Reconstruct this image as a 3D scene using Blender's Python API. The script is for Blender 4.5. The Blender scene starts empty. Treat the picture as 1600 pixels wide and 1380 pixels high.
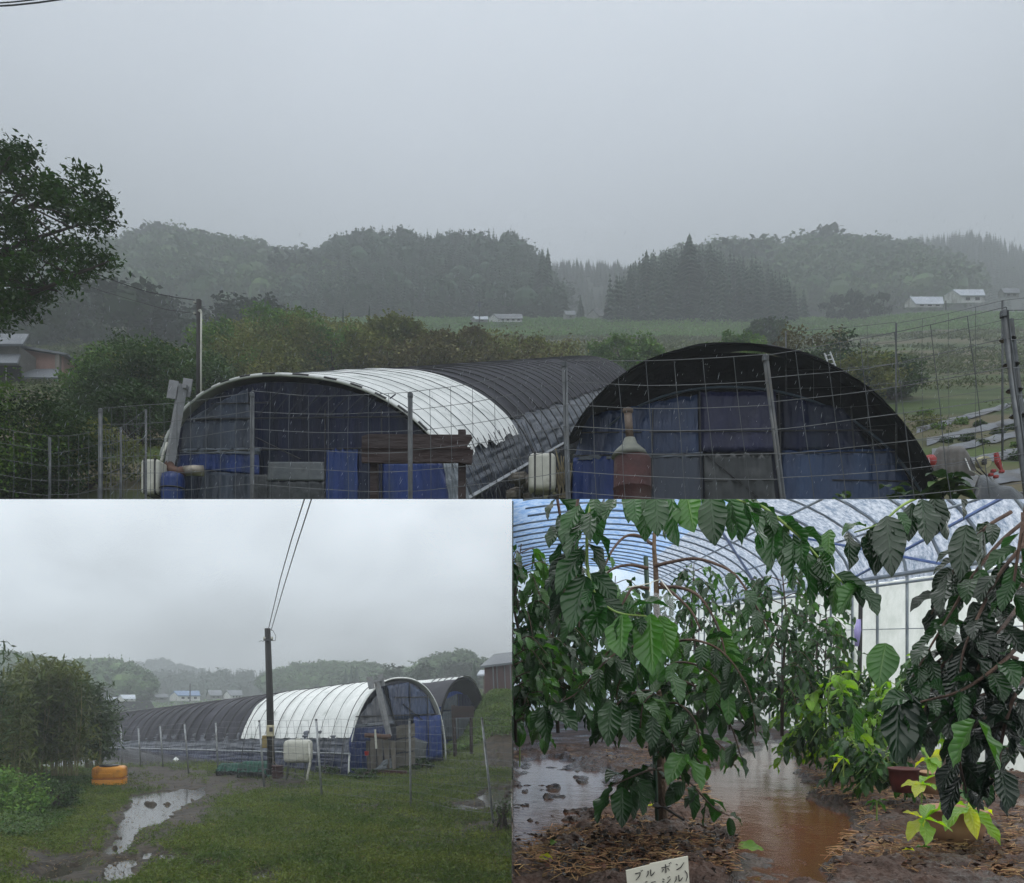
import bpy, bmesh, math, random
import numpy as np
from mathutils import Vector, Matrix
S = bpy.context.scene
COL = S.collection
rnd = random.Random(7)
rg = np.random.default_rng(7)
R = math.radians

# ------------------------------------------------------------------ camera
FPX = 1200.0; HX = 800.0; HY = 1075.0          # focal length in photo pixels, eye-level row
cam = bpy.data.cameras.new('camera'); camo = bpy.data.objects.new('camera', cam); COL.objects.link(camo)
cam.sensor_width = 36.0; cam.lens = 36.0 * FPX / 1600.0
cam.shift_y = (HY - 690.0) / 1600.0
cam.clip_start = 0.05; cam.clip_end = 3000
camo.location = (0, 0, 0); camo.rotation_euler = (R(90), 0, 0)
S.camera = camo
# ------------------------------------------------------------------ light
S.view_settings.view_transform = 'Standard'; S.view_settings.look = 'None'
S.view_settings.gamma = 1; S.view_settings.exposure = 0
S.cycles.max_bounces = 8; S.cycles.transparent_max_bounces = 8
S.cycles.diffuse_bounces = 4; S.cycles.glossy_bounces = 3; S.cycles.transmission_bounces = 4; S.cycles.volume_bounces = 1
S.cycles.use_denoising = True
S.cycles.sample_clamp_indirect = 4
W = bpy.data.worlds.new('World'); S.world = W; W.use_nodes = True
wt = W.node_tree; wt.nodes.clear()
def nd(t, k, **kw):
    n = t.nodes.new(k)
    for a, b in kw.items(): setattr(n, a, b)
    return n
out = nd(wt, 'ShaderNodeOutputWorld'); bg = nd(wt, 'ShaderNodeBackground')
sky = nd(wt, 'ShaderNodeTexSky', sky_type='NISHITA', sun_disc=False, sun_elevation=R(62), sun_rotation=R(150))
bw = nd(wt, 'ShaderNodeHueSaturation'); bw.inputs['Saturation'].default_value = 0.12; bw.inputs['Value'].default_value = 1.0
tc = nd(wt, 'ShaderNodeTexCoord'); sx = nd(wt, 'ShaderNodeSeparateXYZ')
rmp = nd(wt, 'ShaderNodeValToRGB')
e = rmp.color_ramp.elements
e[0].position = 0.0; e[0].color = (.44, .48, .53, 1)
e[1].position = 1.0; e[1].color = (1.45, 1.53, 1.64, 1)
for p_, c_ in ((.40, (.46, .50, .555, 1)), (.48, (.56, .61, .69, 1)), (.58, (.82, .89, 1.0, 1)), (.68, (1.02, 1.10, 1.22, 1))):
    q = rmp.color_ramp.elements.new(p_); q.color = c_
nz = nd(wt, 'ShaderNodeTexNoise'); nz.inputs['Scale'].default_value = 1.7; nz.inputs['Detail'].default_value = 5; nz.inputs['Roughness'].default_value = .45
mr = nd(wt, 'ShaderNodeMapRange'); mr.inputs['From Min'].default_value = .3; mr.inputs['From Max'].default_value = .7
mr.inputs['To Min'].default_value = .88; mr.inputs['To Max'].default_value = 1.13
mx = nd(wt, 'ShaderNodeMix', data_type='RGBA', blend_type='MULTIPLY'); mx.inputs['Factor'].default_value = 1
mx2 = nd(wt, 'ShaderNodeMix', data_type='RGBA'); mx2.inputs['Factor'].default_value = .10
sc0 = nd(wt, 'ShaderNodeMix', data_type='RGBA', blend_type='MULTIPLY'); sc0.inputs['Factor'].default_value = 1; sc0.inputs['B'].default_value = (.1, .1, .1, 1)
L = wt.links.new
L(tc.outputs['Generated'], sx.inputs[0]); L(sx.outputs['Z'], rmp.inputs[0]); L(tc.outputs['Generated'], nz.inputs['Vector'])
L(nz.outputs['Fac'], mr.inputs['Value']); L(rmp.outputs[0], mx.inputs['A']); L(mr.outputs[0], mx.inputs['B'])
L(sky.outputs[0], bw.inputs['Color']); L(bw.outputs[0], sc0.inputs['A'])
L(mx.outputs['Result'], mx2.inputs['A']); L(sc0.outputs['Result'], mx2.inputs['B'])
L(mx2.outputs['Result'], bg.inputs['Color']); bg.inputs['Strength'].default_value = 1.12
L(bg.outputs[0], out.inputs['Surface'])
sun = bpy.data.lights.new('sun', 'SUN'); suno = bpy.data.objects.new('sun', sun); COL.objects.link(suno)
sun.energy = 0.7; sun.angle = R(40); sun.color = (1, .98, .95)
suno.rotation_euler = (R(28), 0, R(-30))

# ------------------------------------------------------------------ helpers
def lin(c):
    c = c / 255.0
    return c / 12.92 if c <= .04045 else ((c + .055) / 1.055) ** 2.4
def C3(r, g, b): return (lin(r), lin(g), lin(b), 1)
def at(u, v, y): return Vector(((u - HX) / FPX * y, y, (HY - v) / FPX * y))
PK = (HY - 780.0) / FPX            # slope of the roof plane that parts the upper terrace from the lower grounds
AK = (HY - 490.0) / FPX            # slope of the upper hillside
AH = 3.8
CLIP = None
def planes():
    if CLIP == 'A': return [((0, 0, 0), (0, -PK, 1))]
    if CLIP == 'B': return [((0, 0, 0), (0, PK, -1)), ((0, 0, 0), (-1, 0, 0))]
    if CLIP == 'C': return [((0, 0, 0), (0, PK, -1)), ((0, 0, 0), (1, 0, 0))]
    return []
def thing(name, label, cat, loc=(0, 0, 0), group=None):
    o = bpy.data.objects.new(name, None); COL.objects.link(o); o.location = loc; o.empty_display_size = .1
    o['label'] = label; o['category'] = cat
    if group: o['group'] = group
    return o
def tag(o, label, cat, group=None):
    o['label'] = label; o['category'] = cat
    if group: o['group'] = group
    return o
def kind(o, k, label=None):
    o['kind'] = k
    if label: o['label'] = label
    return o
def rootloc(p):
    v = Vector((0, 0, 0))
    while p is not None: v += p.location; p = p.parent
    return v
def copy_tree(o, parent=None):
    c = o.copy(); COL.objects.link(c); c.parent = parent
    for ch in list(o.children): copy_tree(ch, c)
    return c
class MB:
    def __init__(s): s.v = []; s.f = []; s.uv = None
    def add(s, vs, fs):
        b = len(s.v); s.v.extend([tuple(p) for p in vs]); s.f.extend([tuple(b + i for i in f) for f in fs])
    def box(s, c, d, rot=None, taper=1.0):
        c = Vector(c); hx, hy, hz = d[0] / 2, d[1] / 2, d[2] / 2
        vs = []
        for z, t in ((-hz, 1), (hz, taper)):
            for x, y in ((-hx * t, -hy * t), (hx * t, -hy * t), (hx * t, hy * t), (-hx * t, hy * t)):
                p = Vector((x, y, z))
                if rot is not None: p = rot @ p
                vs.append(c + p)
        s.add(vs, [(0, 3, 2, 1), (4, 5, 6, 7), (0, 1, 5, 4), (1, 2, 6, 5), (2, 3, 7, 6), (3, 0, 4, 7)])
        return s
    def rbox(s, c, d, r, rot=None, n=4, bulge=0):          # box with rounded edges
        c = Vector(c); bm = bmesh.new(); bmesh.ops.create_cube(bm, size=1)
        for v in bm.verts: v.co = Vector((v.co.x * d[0], v.co.y * d[1], v.co.z * d[2]))
        bmesh.ops.bevel(bm, geom=bm.edges[:], offset=r, segments=n, profile=.5, affect='EDGES')
        bm.verts.index_update()
        vs = [c + (rot @ v.co if rot is not None else v.co) for v in bm.verts]
        s.add(vs, [[v.index for v in f.verts] for f in bm.faces]); bm.free(); return s
    def tube(s, pts, r, n=6, cap=True):
        pts = [Vector(p) for p in pts]; m = len(pts)
        rs = r if isinstance(r, (list, tuple)) else [r] * m
        if len(rs) != m: rs = [rs[0] + (rs[-1] - rs[0]) * i / (m - 1) for i in range(m)]
        up = Vector((0, 0, 1)); vs = []; prev = None
        for i, p in enumerate(pts):
            t = (pts[min(i + 1, m - 1)] - pts[max(i - 1, 0)])
            if t.length < 1e-9: t = Vector((0, 0, 1))
            t.normalize()
            a = prev if prev is not None else (up if abs(t.z) < .9 else Vector((1, 0, 0)))
            a = (a - t * a.dot(t))
            if a.length < 1e-6: a = Vector((1, 0, 0)) - t * t.x
            a.normalize(); b = t.cross(a); prev = a
            for k in range(n):
                w = 2 * math.pi * k / n
                vs.append(p + (a * math.cos(w) + b * math.sin(w)) * rs[i])
        fs = [(i * n + k, i * n + (k + 1) % n, (i + 1) * n + (k + 1) % n, (i + 1) * n + k) for i in range(m - 1) for k in range(n)]
        if cap: fs += [tuple(range(n))[::-1], tuple((m - 1) * n + k for k in range(n))]
        s.add(vs, fs); return s
    def lathe(s, c, prof, n=20, cap=True):
        c = Vector(c); m = len(prof)
        vs = [c + Vector((r * math.cos(2 * math.pi * k / n), r * math.sin(2 * math.pi * k / n), z)) for r, z in prof for k in range(n)]
        fs = [(i * n + k, i * n + (k + 1) % n, (i + 1) * n + (k + 1) % n, (i + 1) * n + k) for i in range(m - 1) for k in range(n)]
        if cap: fs += [tuple(range(n))[::-1], tuple((m - 1) * n + k for k in range(n))]
        s.add(vs, fs); return s
    def grid(s, P):                                        # P[i][j] points
        n = len(P); m = len(P[0]); vs = [p for row in P for p in row]
        s.add(vs, [(i * m + j, i * m + j + 1, (i + 1) * m + j + 1, (i + 1) * m + j) for i in range(n - 1) for j in range(m - 1)]); return s
    def poly(s, pts, th=None):                             # flat polygon, thickness along th vector
        n = len(pts); pts = [Vector(p) for p in pts]
        if th is None: s.add(pts, [tuple(range(n))]); return s
        th = Vector(th)
        s.add(pts + [p + th for p in pts], [tuple(range(n))[::-1], tuple(range(n, 2 * n))] + [(i, (i + 1) % n, n + (i + 1) % n, n + i) for i in range(n)])
        return s
    def build(s, name, m, parent=None, smooth=False, solid=None, loc=None, clip=True):
        base = rootloc(parent)
        if parent is None: base = Vector(loc) if loc is not None else Vector((0, 0, 0))
        bm = bmesh.new()
        vv = [bm.verts.new(p) for p in s.v]
        for f in s.f:
            try: bm.faces.new([vv[i] for i in f])
            except ValueError: pass
        bmesh.ops.recalc_face_normals(bm, faces=bm.faces[:])
        if solid:
            geom = bm.faces[:]
            bmesh.ops.solidify(bm, geom=geom, thickness=solid)
        if clip:
            for co, no in planes():
                no = Vector(no)
                if any((v.co - Vector(co)).dot(no) < 0 for v in bm.verts):
                    bmesh.ops.bisect_plane(bm, geom=bm.verts[:] + bm.edges[:] + bm.faces[:], plane_co=co, plane_no=-no, clear_outer=True)
        for v in bm.verts: v.co -= base
        me = bpy.data.meshes.new(name); bm.to_mesh(me); bm.free()
        me.materials.append(m)
        if smooth:
            me.polygons.foreach_set('use_smooth', [True] * len(me.polygons))
        o = bpy.data.objects.new(name, me); COL.objects.link(o)
        if parent is not None: o.parent = parent
        else: o.location = base
        return o
def npclip(Q):
    """drop polygons of Q (n,k,3) lying beyond the panel planes"""
    keep = np.ones(len(Q), bool)
    for co, no in planes(): keep &= (Q @ np.array(no, float) >= 0).all(axis=1)
    return keep
def polys(name, Q, m, parent=None, uv=None, smooth=False, loc=None):
    """one mesh from separate polygons Q (n,k,3)"""
    k_ = npclip(Q); Q = Q[k_]
    if uv is not None: uv = uv[k_]
    n, k = Q.shape[:2]
    base = rootloc(parent) if parent is not None else (Vector(loc) if loc is not None else Vector((0, 0, 0)))
    V = (Q - np.array(base)).reshape(-1, 3).astype(np.float32)
    me = bpy.data.meshes.new(name)
    me.vertices.add(n * k); me.vertices.foreach_set('co', V.ravel())
    me.loops.add(n * k); me.loops.foreach_set('vertex_index', np.arange(n * k, dtype=np.int32))
    me.polygons.add(n); me.polygons.foreach_set('loop_start', np.arange(0, n * k, k, dtype=np.int32))
    if uv is not None:
        ul = me.uv_layers.new(name='UVMap'); ul.data.foreach_set('uv', uv.reshape(-1).astype(np.float32))
    me.update(calc_edges=True); me.materials.append(m)
    o = bpy.data.objects.new(name, me); COL.objects.link(o)
    if parent is not None: o.parent = parent
    else: o.location = base
    return o
def gridmesh(name, P, m, parent=None, smooth=True, mask=None, uv=None, loc=None):
    """numpy grid P (a,b,3); mask (a-1,b-1) keeps faces"""
    a, b = P.shape[:2]
    base = rootloc(parent) if parent is not None else (Vector(loc) if loc is not None else Vector((0, 0, 0)))
    idx = np.arange(a * b).reshape(a, b)
    F = np.stack([idx[:-1, :-1], idx[:-1, 1:], idx[1:, 1:], idx[1:, :-1]], -1).reshape(-1, 4)
    if mask is not None: F = F[mask.reshape(-1)]
    me = bpy.data.meshes.new(name)
    me.vertices.add(a * b); me.vertices.foreach_set('co', (P - np.array(base)).astype(np.float32).ravel())
    me.loops.add(F.size); me.loops.foreach_set('vertex_index', F.astype(np.int32).ravel())
    me.polygons.add(len(F)); me.polygons.foreach_set('loop_start', np.arange(0, F.size, 4, dtype=np.int32))
    me.polygons.foreach_set('use_smooth', np.full(len(F), smooth))
    if uv is not None:
        ul = me.uv_layers.new(name='UVMap'); ul.data.foreach_set('uv', uv.reshape(-1, 2)[F.ravel()].astype(np.float32).ravel())
    me.update(calc_edges=True); me.materials.append(m)
    o = bpy.data.objects.new(name, me); COL.objects.link(o)
    if parent is not None: o.parent = parent
    else: o.location = base
    return o
def vnoise(x, y, seed=0):
    x = np.asarray(x, float); y = np.asarray(y, float)
    xi = np.floor(x).astype(np.int64); yi = np.floor(y).astype(np.int64); fx = x - xi; fy = y - yi
    fx = fx * fx * (3 - 2 * fx); fy = fy * fy * (3 - 2 * fy)
    def h(a, b):
        n = (a * 374761393 + b * 668265263 + seed * 1442695041) & 0x7fffffff
        n = ((n ^ (n >> 13)) * 1274126177) & 0x7fffffff
        return ((n ^ (n >> 16)) & 0xffff) / 65535.0
    return (h(xi, yi) * (1 - fx) + h(xi + 1, yi) * fx) * (1 - fy) + (h(xi, yi + 1) * (1 - fx) + h(xi + 1, yi + 1) * fx) * fy
def fbm(x, y, seed=0, o=4):
    s = 0; a = .5; t = 0
    for i in range(o):
        s = s + a * vnoise(x * 2 ** i, y * 2 ** i, seed + i * 17); t += a; a *= .5
    return s / t
def poly_in(px, py, poly):
    """vectorised point in polygon"""
    ins = np.zeros(np.shape(px), bool); n = len(poly)
    for i in range(n):
        x1, y1 = poly[i]; x2, y2 = poly[(i + 1) % n]
        c = ((y1 > py) != (y2 > py)) & (px < (x2 - x1) * (py - y1) / (y2 - y1 + 1e-12) + x1)
        ins ^= c
    return ins

# ------------------------------------------------------------------ materials
MATS = {}
def mat(name, c1, c2=None, scale=3.0, rough=.6, spec=.5, bump=0.0, bscale=None, island=0.0, trans=0.0, metal=0.0,
        stretch=(1, 1, 1), c3=None, s3=.7, p3=.62, detail=5, coat=0.0, contrast=.5):
    """procedural: noise mix c1/c2, optional sparse third colour (stains), bump, per-leaf variation, leaf translucency"""
    if name in MATS: return MATS[name]
    if island: spec = min(spec, .2)
    m = bpy.data.materials.new(name); m.use_nodes = True; t = m.node_tree; L = t.links.new
    b = t.nodes['Principled BSDF']; tc = nd(t, 'ShaderNodeTexCoord'); mp = nd(t, 'ShaderNodeMapping')
    mp.inputs['Scale'].default_value = stretch; L(tc.outputs['Object'], mp.inputs['Vector'])
    n1 = nd(t, 'ShaderNodeTexNoise'); n1.inputs['Scale'].default_value = scale; n1.inputs['Detail'].default_value = detail; n1.inputs['Roughness'].default_value = .6
    L(mp.outputs[0], n1.inputs['Vector'])
    r = nd(t, 'ShaderNodeValToRGB'); r.color_ramp.elements[0].position = .5 - contrast * .36; r.color_ramp.elements[1].position = .5 + contrast * .36
    r.color_ramp.elements[0].color = c1; r.color_ramp.elements[1].color = c2 or c1
    L(n1.outputs['Fac'], r.inputs[0]); colr = r.outputs[0]
    if c3:
        n3 = nd(t, 'ShaderNodeTexNoise'); n3.inputs['Scale'].default_value = s3; n3.inputs['Detail'].default_value = 6; L(mp.outputs[0], n3.inputs['Vector'])
        r3 = nd(t, 'ShaderNodeValToRGB'); r3.color_ramp.elements[0].position = p3 - .08; r3.color_ramp.elements[1].position = p3 + .08; L(n3.outputs['Fac'], r3.inputs[0])
        m3 = nd(t, 'ShaderNodeMix', data_type='RGBA'); L(r3.outputs[0], m3.inputs['Factor']); L(colr, m3.inputs['A']); m3.inputs['B'].default_value = c3
        colr = m3.outputs['Result']
    if island:
        g = nd(t, 'ShaderNodeNewGeometry'); h = nd(t, 'ShaderNodeHueSaturation')
        q = nd(t, 'ShaderNodeMapRange'); q.inputs['To Min'].default_value = 1 - island; q.inputs['To Max'].default_value = 1 + island
        L(g.outputs['Random Per Island'], q.inputs['Value']); L(q.outputs[0], h.inputs['Value'])
        q2 = nd(t, 'ShaderNodeMapRange'); q2.inputs['To Min'].default_value = .5 - island * .06; q2.inputs['To Max'].default_value = .5 + island * .05
        w = nd(t, 'ShaderNodeMath', operation='FRACT'); w2 = nd(t, 'ShaderNodeMath', operation='MULTIPLY'); w2.inputs[1].default_value = 7.31
        L(g.outputs['Random Per Island'], w2.inputs[0]); L(w2.outputs[0], w.inputs[0]); L(w.outputs[0], q2.inputs['Value']); L(q2.outputs[0], h.inputs['Hue'])
        L(colr, h.inputs['Color']); colr = h.outputs[0]
    L(colr, b.inputs['Base Color'])
    b.inputs['Roughness'].default_value = rough; b.inputs['Metallic'].default_value = metal; b.inputs['Specular IOR Level'].default_value = spec
    if coat: b.inputs['Coat Weight'].default_value = coat; b.inputs['Coat Roughness'].default_value = .15
    if bump:
        n2 = nd(t, 'ShaderNodeTexNoise'); n2.inputs['Scale'].default_value = bscale or scale * 4; n2.inputs['Detail'].default_value = 5; L(mp.outputs[0], n2.inputs['Vector'])
        bp = nd(t, 'ShaderNodeBump'); bp.inputs['Strength'].default_value = min(1, bump); bp.inputs['Distance'].default_value = .05 * max(1, bump); L(n2.outputs['Fac'], bp.inputs['Height']); L(bp.outputs[0], b.inputs['Normal'])
    if trans:
        o = t.nodes['Material Output']; tr = nd(t, 'ShaderNodeBsdfTranslucent'); ms = nd(t, 'ShaderNodeMixShader'); ms.inputs[0].default_value = trans
        hs = nd(t, 'ShaderNodeHueSaturation'); hs.inputs['Value'].default_value = 1.6; L(colr, hs.inputs['Color']); L(hs.outputs[0], tr.inputs['Color'])
        L(b.outputs[0], ms.inputs[1]); L(tr.outputs[0], ms.inputs[2]); L(ms.outputs[0], o.inputs['Surface'])
    MATS[name] = m; return m
def emis_sky(name, stops, strength, nscale, lo, hi, zrange, warp=(1, 1, 1)):
    """overcast sky that gives off light: height gradient times cloud noise"""
    m = bpy.data.materials.new(name); m.use_nodes = True; t = m.node_tree; t.nodes.clear(); L = t.links.new
    o = nd(t, 'ShaderNodeOutputMaterial'); em = nd(t, 'ShaderNodeEmission'); g = nd(t, 'ShaderNodeNewGeometry'); s = nd(t, 'ShaderNodeSeparateXYZ')
    L(g.outputs['Position'], s.inputs[0]); q = nd(t, 'ShaderNodeMapRange'); q.inputs['From Min'].default_value = zrange[0]; q.inputs['From Max'].default_value = zrange[1]
    L(s.outputs['Z'], q.inputs['Value']); r = nd(t, 'ShaderNodeValToRGB'); L(q.outputs[0], r.inputs[0])
    el = r.color_ramp.elements
    el[0].position = stops[0][0]; el[0].color = stops[0][1]; el[1].position = stops[-1][0]; el[1].color = stops[-1][1]
    for p, c in stops[1:-1]: x = el.new(p); x.color = c
    mp = nd(t, 'ShaderNodeMapping'); mp.inputs['Scale'].default_value = warp; L(g.outputs['Position'], mp.inputs['Vector'])
    n = nd(t, 'ShaderNodeTexNoise'); n.inputs['Scale'].default_value = nscale; n.inputs['Detail'].default_value = 6; n.inputs['Roughness'].default_value = .5; n.inputs['Distortion'].default_value = .4; L(mp.outputs[0], n.inputs['Vector'])
    k = nd(t, 'ShaderNodeMapRange'); k.inputs['From Min'].default_value = .32; k.inputs['From Max'].default_value = .68; k.inputs['To Min'].default_value = lo; k.inputs['To Max'].default_value = hi
    L(n.outputs['Fac'], k.inputs['Value']); x = nd(t, 'ShaderNodeMix', data_type='RGBA', blend_type='MULTIPLY'); x.inputs['Factor'].default_value = 1
    L(r.outputs[0], x.inputs['A']); L(k.outputs[0], x.inputs['B']); L(x.outputs['Result'], em.inputs['Color']); em.inputs['Strength'].default_value = strength
    L(em.outputs[0], o.inputs['Surface']); return m
M_film = mat('film_blue', C3(4, 8, 24), C3(11, 22, 56), 1.2, rough=.32, spec=.25, bump=2.2, bscale=2.0, stretch=(1.8, 1.8, .3), c3=C3(26, 37, 56), s3=1.6)
M_tarp = mat('tarp_blue', C3(7, 28, 76), C3(20, 52, 114), 1.0, rough=.3, spec=.35, bump=2.4, bscale=2.4, stretch=(1.6, 1.6, .3), c3=C3(34, 54, 86), s3=1.2, p3=.66)
M_filmg = mat('film_grey', C3(34, 40, 52), C3(60, 70, 86), 1.0, rough=.32, bump=1.2, bscale=3, stretch=(1.5, 1.5, .3), c3=C3(38, 46, 58), s3=.8, p3=.6)
M_white = mat('tarp_white', C3(206, 210, 206), C3(232, 234, 230), 1.6, rough=.5, bump=.35, bscale=2.2, c3=C3(176, 182, 176), s3=2.4, p3=.66)
M_shade = mat('shade_net', C3(26, 26, 34), C3(42, 42, 52), 1.1, rough=.8, bump=.5, bscale=3, c3=C3(70, 70, 80), s3=.7, p3=.68)
M_black = mat('black_net', C3(7, 7, 11), C3(12, 12, 18), 2, rough=.95, spec=.15, bump=.4)
M_galv = mat('galvanised_steel', C3(78, 82, 84), C3(114, 117, 118), 9, rough=.45, metal=.6, c3=C3(92, 90, 84), s3=5)
M_wire = mat('wire', C3(70, 74, 76), C3(98, 102, 104), 5, rough=.5, metal=.3)
M_wood = mat('brown_wood', C3(26, 11, 8), C3(44, 20, 14), 4, rough=.55, bump=.5, bscale=14, stretch=(.3, 1, 1), c3=C3(18, 9, 7), s3=2.2)
M_grwood = mat('grey_wood', C3(92, 86, 78), C3(128, 122, 112), 5, rough=.7, bump=.5, bscale=16, stretch=(1, 1, .2), c3=C3(60, 54, 48), s3=2)
M_pole = mat('dark_pole', C3(17, 16, 15), C3(34, 31, 28), 6, rough=.7, bump=.5, stretch=(1, 1, .15))
M_plw = mat('white_plastic', C3(172, 172, 160), C3(198, 198, 186), 2.5, rough=.42, bump=.12, c3=C3(150, 148, 130), s3=3, p3=.64)
M_ply = mat('orange_plastic', C3(206, 132, 20), C3(222, 150, 34), 2.2, rough=.4, bump=.15, c3=C3(150, 92, 22), s3=3, p3=.6)
M_dark = mat('dark_plastic', C3(22, 22, 24), C3(38, 38, 40), 5, rough=.4)
M_red = mat('red_paint', C3(140, 26, 24), C3(172, 40, 34), 4, rough=.35, c3=C3(110, 30, 24), s3=6, p3=.6)
M_brick = mat('rust_red', C3(50, 22, 21), C3(70, 33, 31), 5, rough=.75, bump=.3, c3=C3(76, 56, 52), s3=3, p3=.58)
M_trunk = mat('bark', C3(42, 36, 31), C3(70, 61, 52), 8, rough=.85, bump=.7, stretch=(1, 1, .3))
# ================================================================== foliage helpers
def leafquads(C, spread, per, size, flat=.5, droop=.3, elong=1.8, szvar=.4, rg=rg):
    """leaf-sized diamonds scattered round the centres C"""
    C = np.asarray(C, float); n = len(C) * per
    P = np.repeat(C, per, 0) + np.clip(rg.normal(size=(n, 3)), -1.75, 1.75) * np.array([spread, spread, spread * .8])
    N = rg.normal(size=(n, 3)); N[:, 2] = np.abs(N[:, 2]) + flat; N /= np.linalg.norm(N, axis=1)[:, None]
    T = rg.normal(size=(n, 3)); T[:, 2] -= droop; T -= N * (T * N).sum(1)[:, None]; T /= np.linalg.norm(T, axis=1)[:, None] + 1e-9
    B = np.cross(N, T); s = size * (1 + szvar * rg.uniform(-1, 1, n))[:, None]
    return np.stack([P - T * s * .5, P + B * s * .5 / elong + T * s * -.05, P + T * s * .5, P - B * s * .5 / elong + T * s * -.05], 1)
def conifer_t(levels=14, br=9, rad=.2, rg=rg, seed=1):
    q = []; r_ = random.Random(seed)
    for i in range(levels):
        z = .06 + .92 * i / (levels - 1); r = rad * (1 - z) ** .75 * r_.uniform(.85, 1.15) + .012
        for k in range(br):
            a = 2 * math.pi * (k + r_.random() * .8) / br + i; rr = r * r_.uniform(.7, 1.15); w = rr * .55 + .01; d = rr * .55
            c, s = math.cos(a), math.sin(a)
            z0 = z + .05 + r_.uniform(-.01, .02)
            q.append([(0, 0, z0), (c * rr * .6 - s * w * .5, s * rr * .6 + c * w * .5, z - d * .3), (c * rr, s * rr, z - d * .75), (c * rr * .6 + s * w * .5, s * rr * .6 - c * w * .5, z - d * .3)])
    return np.array(q)
def broad_t(clumps=16, per=14, size=.13, rg=rg, seed=2, wx=.42, tall=.52):
    g = np.random.default_rng(seed); C = g.normal(size=(clumps, 3)); C /= np.linalg.norm(C, axis=1)[:, None]
    C *= g.uniform(.55, 1, (clumps, 1)); C = C * np.array([wx, wx, tall * .75]) + np.array([0, 0, .56])
    q = leafquads(C, .085, per, size, elong=1.3, rg=g)
    core = []
    for i in range(5):
        for k in range(8):
            def sp(a, b): 
                ph = math.pi * a / 5; th = 2 * math.pi * b / 8; return (wx * .72 * math.sin(ph) * math.cos(th), wx * .72 * math.sin(ph) * math.sin(th), .54 + tall * .6 * math.cos(ph))
            core.append([sp(i, k), sp(i + 1, k), sp(i + 1, k + 1), sp(i, k + 1)])
    return np.concatenate([q, np.array(core)])
def place(T, P, H, W=None, rg=rg):
    P = np.asarray(P, float); n = len(P); H = np.broadcast_to(H, n); W = H if W is None else np.broadcast_to(W, n)
    a = rg.uniform(0, 6.28, n); c, s = np.cos(a)[:, None, None], np.sin(a)[:, None, None]
    X = T[None, :, :, 0]; Y = T[None, :, :, 1]; Z = T[None, :, :, 2]
    h = H[:, None, None]; w = W[:, None, None]
    Q = np.stack([(X * c - Y * s) * w + P[:, 0][:, None, None], (X * s + Y * c) * w + P[:, 1][:, None, None], Z * h + P[:, 2][:, None, None]], -1)
    return Q.reshape(-1, T.shape[1], 3)
LEAF_DK = mat('leaf_dark', C3(36, 58, 28), C3(72, 98, 46), .6, rough=.5, island=.35, trans=.2, bump=0)
LEAF_MD = mat('leaf_mid', C3(60, 96, 34), C3(114, 146, 60), .5, rough=.5, island=.35, trans=.2)
LEAF_OL = mat('leaf_olive', C3(76, 90, 40), C3(132, 134, 72), .4, rough=.6, island=.35, trans=.2)
LEAF_BR = mat('leaf_brown', C3(90, 82, 54), C3(118, 118, 70), .4, rough=.7, island=.35, trans=.1)
HILLM = mat('forest_floor_shaded', C3(14, 22, 16), C3(26, 38, 26), .1, rough=.9)  # base darkened to carry the shade among the trees
CON = mat('conifer_needles', C3(36, 58, 40), C3(54, 80, 56), .2, rough=.7, island=.3)
CON2 = mat('conifer_needles_far', C3(30, 46, 36), C3(46, 66, 50), .15, rough=.7, island=.3)
BRD = mat('forest_leaves', C3(54, 80, 46), C3(88, 112, 66), .06, rough=.7, island=.35)
BRD2 = mat('forest_leaves_dark', C3(30, 46, 32), C3(52, 70, 44), .1, rough=.7, island=.35)

# ================================================================== UPPER HILLSIDE (terrace above the partition)
CLIP = 'A'
def gA(x, y):
    x = np.asarray(x, float); y = np.asarray(y, float)
    f = -AH + AK * y
    st = np.clip((y - 128) / 22, 0, 1); st = st * st * (3 - 2 * st)
    f = f + 2.1 * st * (1 + .12 * (fbm(x * .02, y * .02, 3) - .5)) + (fbm(x * .35, y * .35, 5) - .5) * .25 * np.clip((y - 17) / 10, 0, 1)
    right = np.clip((x - .45 * y) / (.1 * y), 0, 1)
    f = f + 1.2 * right * np.clip((y - 70) / 40, 0, 1) * (1 - .0 * y)
    return np.maximum(f, PK * y * (1 - .0001))
def hitA(u, v):
    lo, hi = 15.0, 900.0
    y = 16.0
    while y < 600:
        if (HY - v) / FPX * y <= float(gA((u - HX) / FPX * y, y)): break
        y *= 1.012
    return at(u, v, y)
def gp(u, y, dz=0):
    x = (u - HX) / FPX * y; return Vector((x, y, float(gA(x, y)) + dz))
ys = np.concatenate([np.array([1.2, 3, 6, 10, 14]), np.geomspace(15, 560, 240)])
us = np.linspace(-.95, .95, 260)
Y, U = np.meshgrid(ys, us, indexing='ij'); X = Y * U
Z = gA(X, Y)
M_field = mat('field_grass', C3(50, 66, 32), C3(84, 100, 50), .5, rough=.85, bump=1, bscale=3, spec=.2, stretch=(.06, .5, 1), c3=C3(100, 92, 70), s3=.35, p3=.54, detail=8)
g = gridmesh('ground', np.stack([X, Y, Z], -1), M_field); kind(g, 'structure', 'grassy valley floor sloping away to the misty hills')
P_ = np.array([[[-430, 1.15, PK * 1.15 * .9997], [430, 1.15, PK * 1.15 * .9997]], [[-430, 421, PK * 421 * .9997], [430, 421, PK * 421 * .9997]]], float)  # added cover hiding the glowing ceiling sheet from above
g = gridmesh('ground', P_, M_field, smooth=False); kind(g, 'structure', 'unseen sheet added over the sky glow beneath the upper slope')
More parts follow.
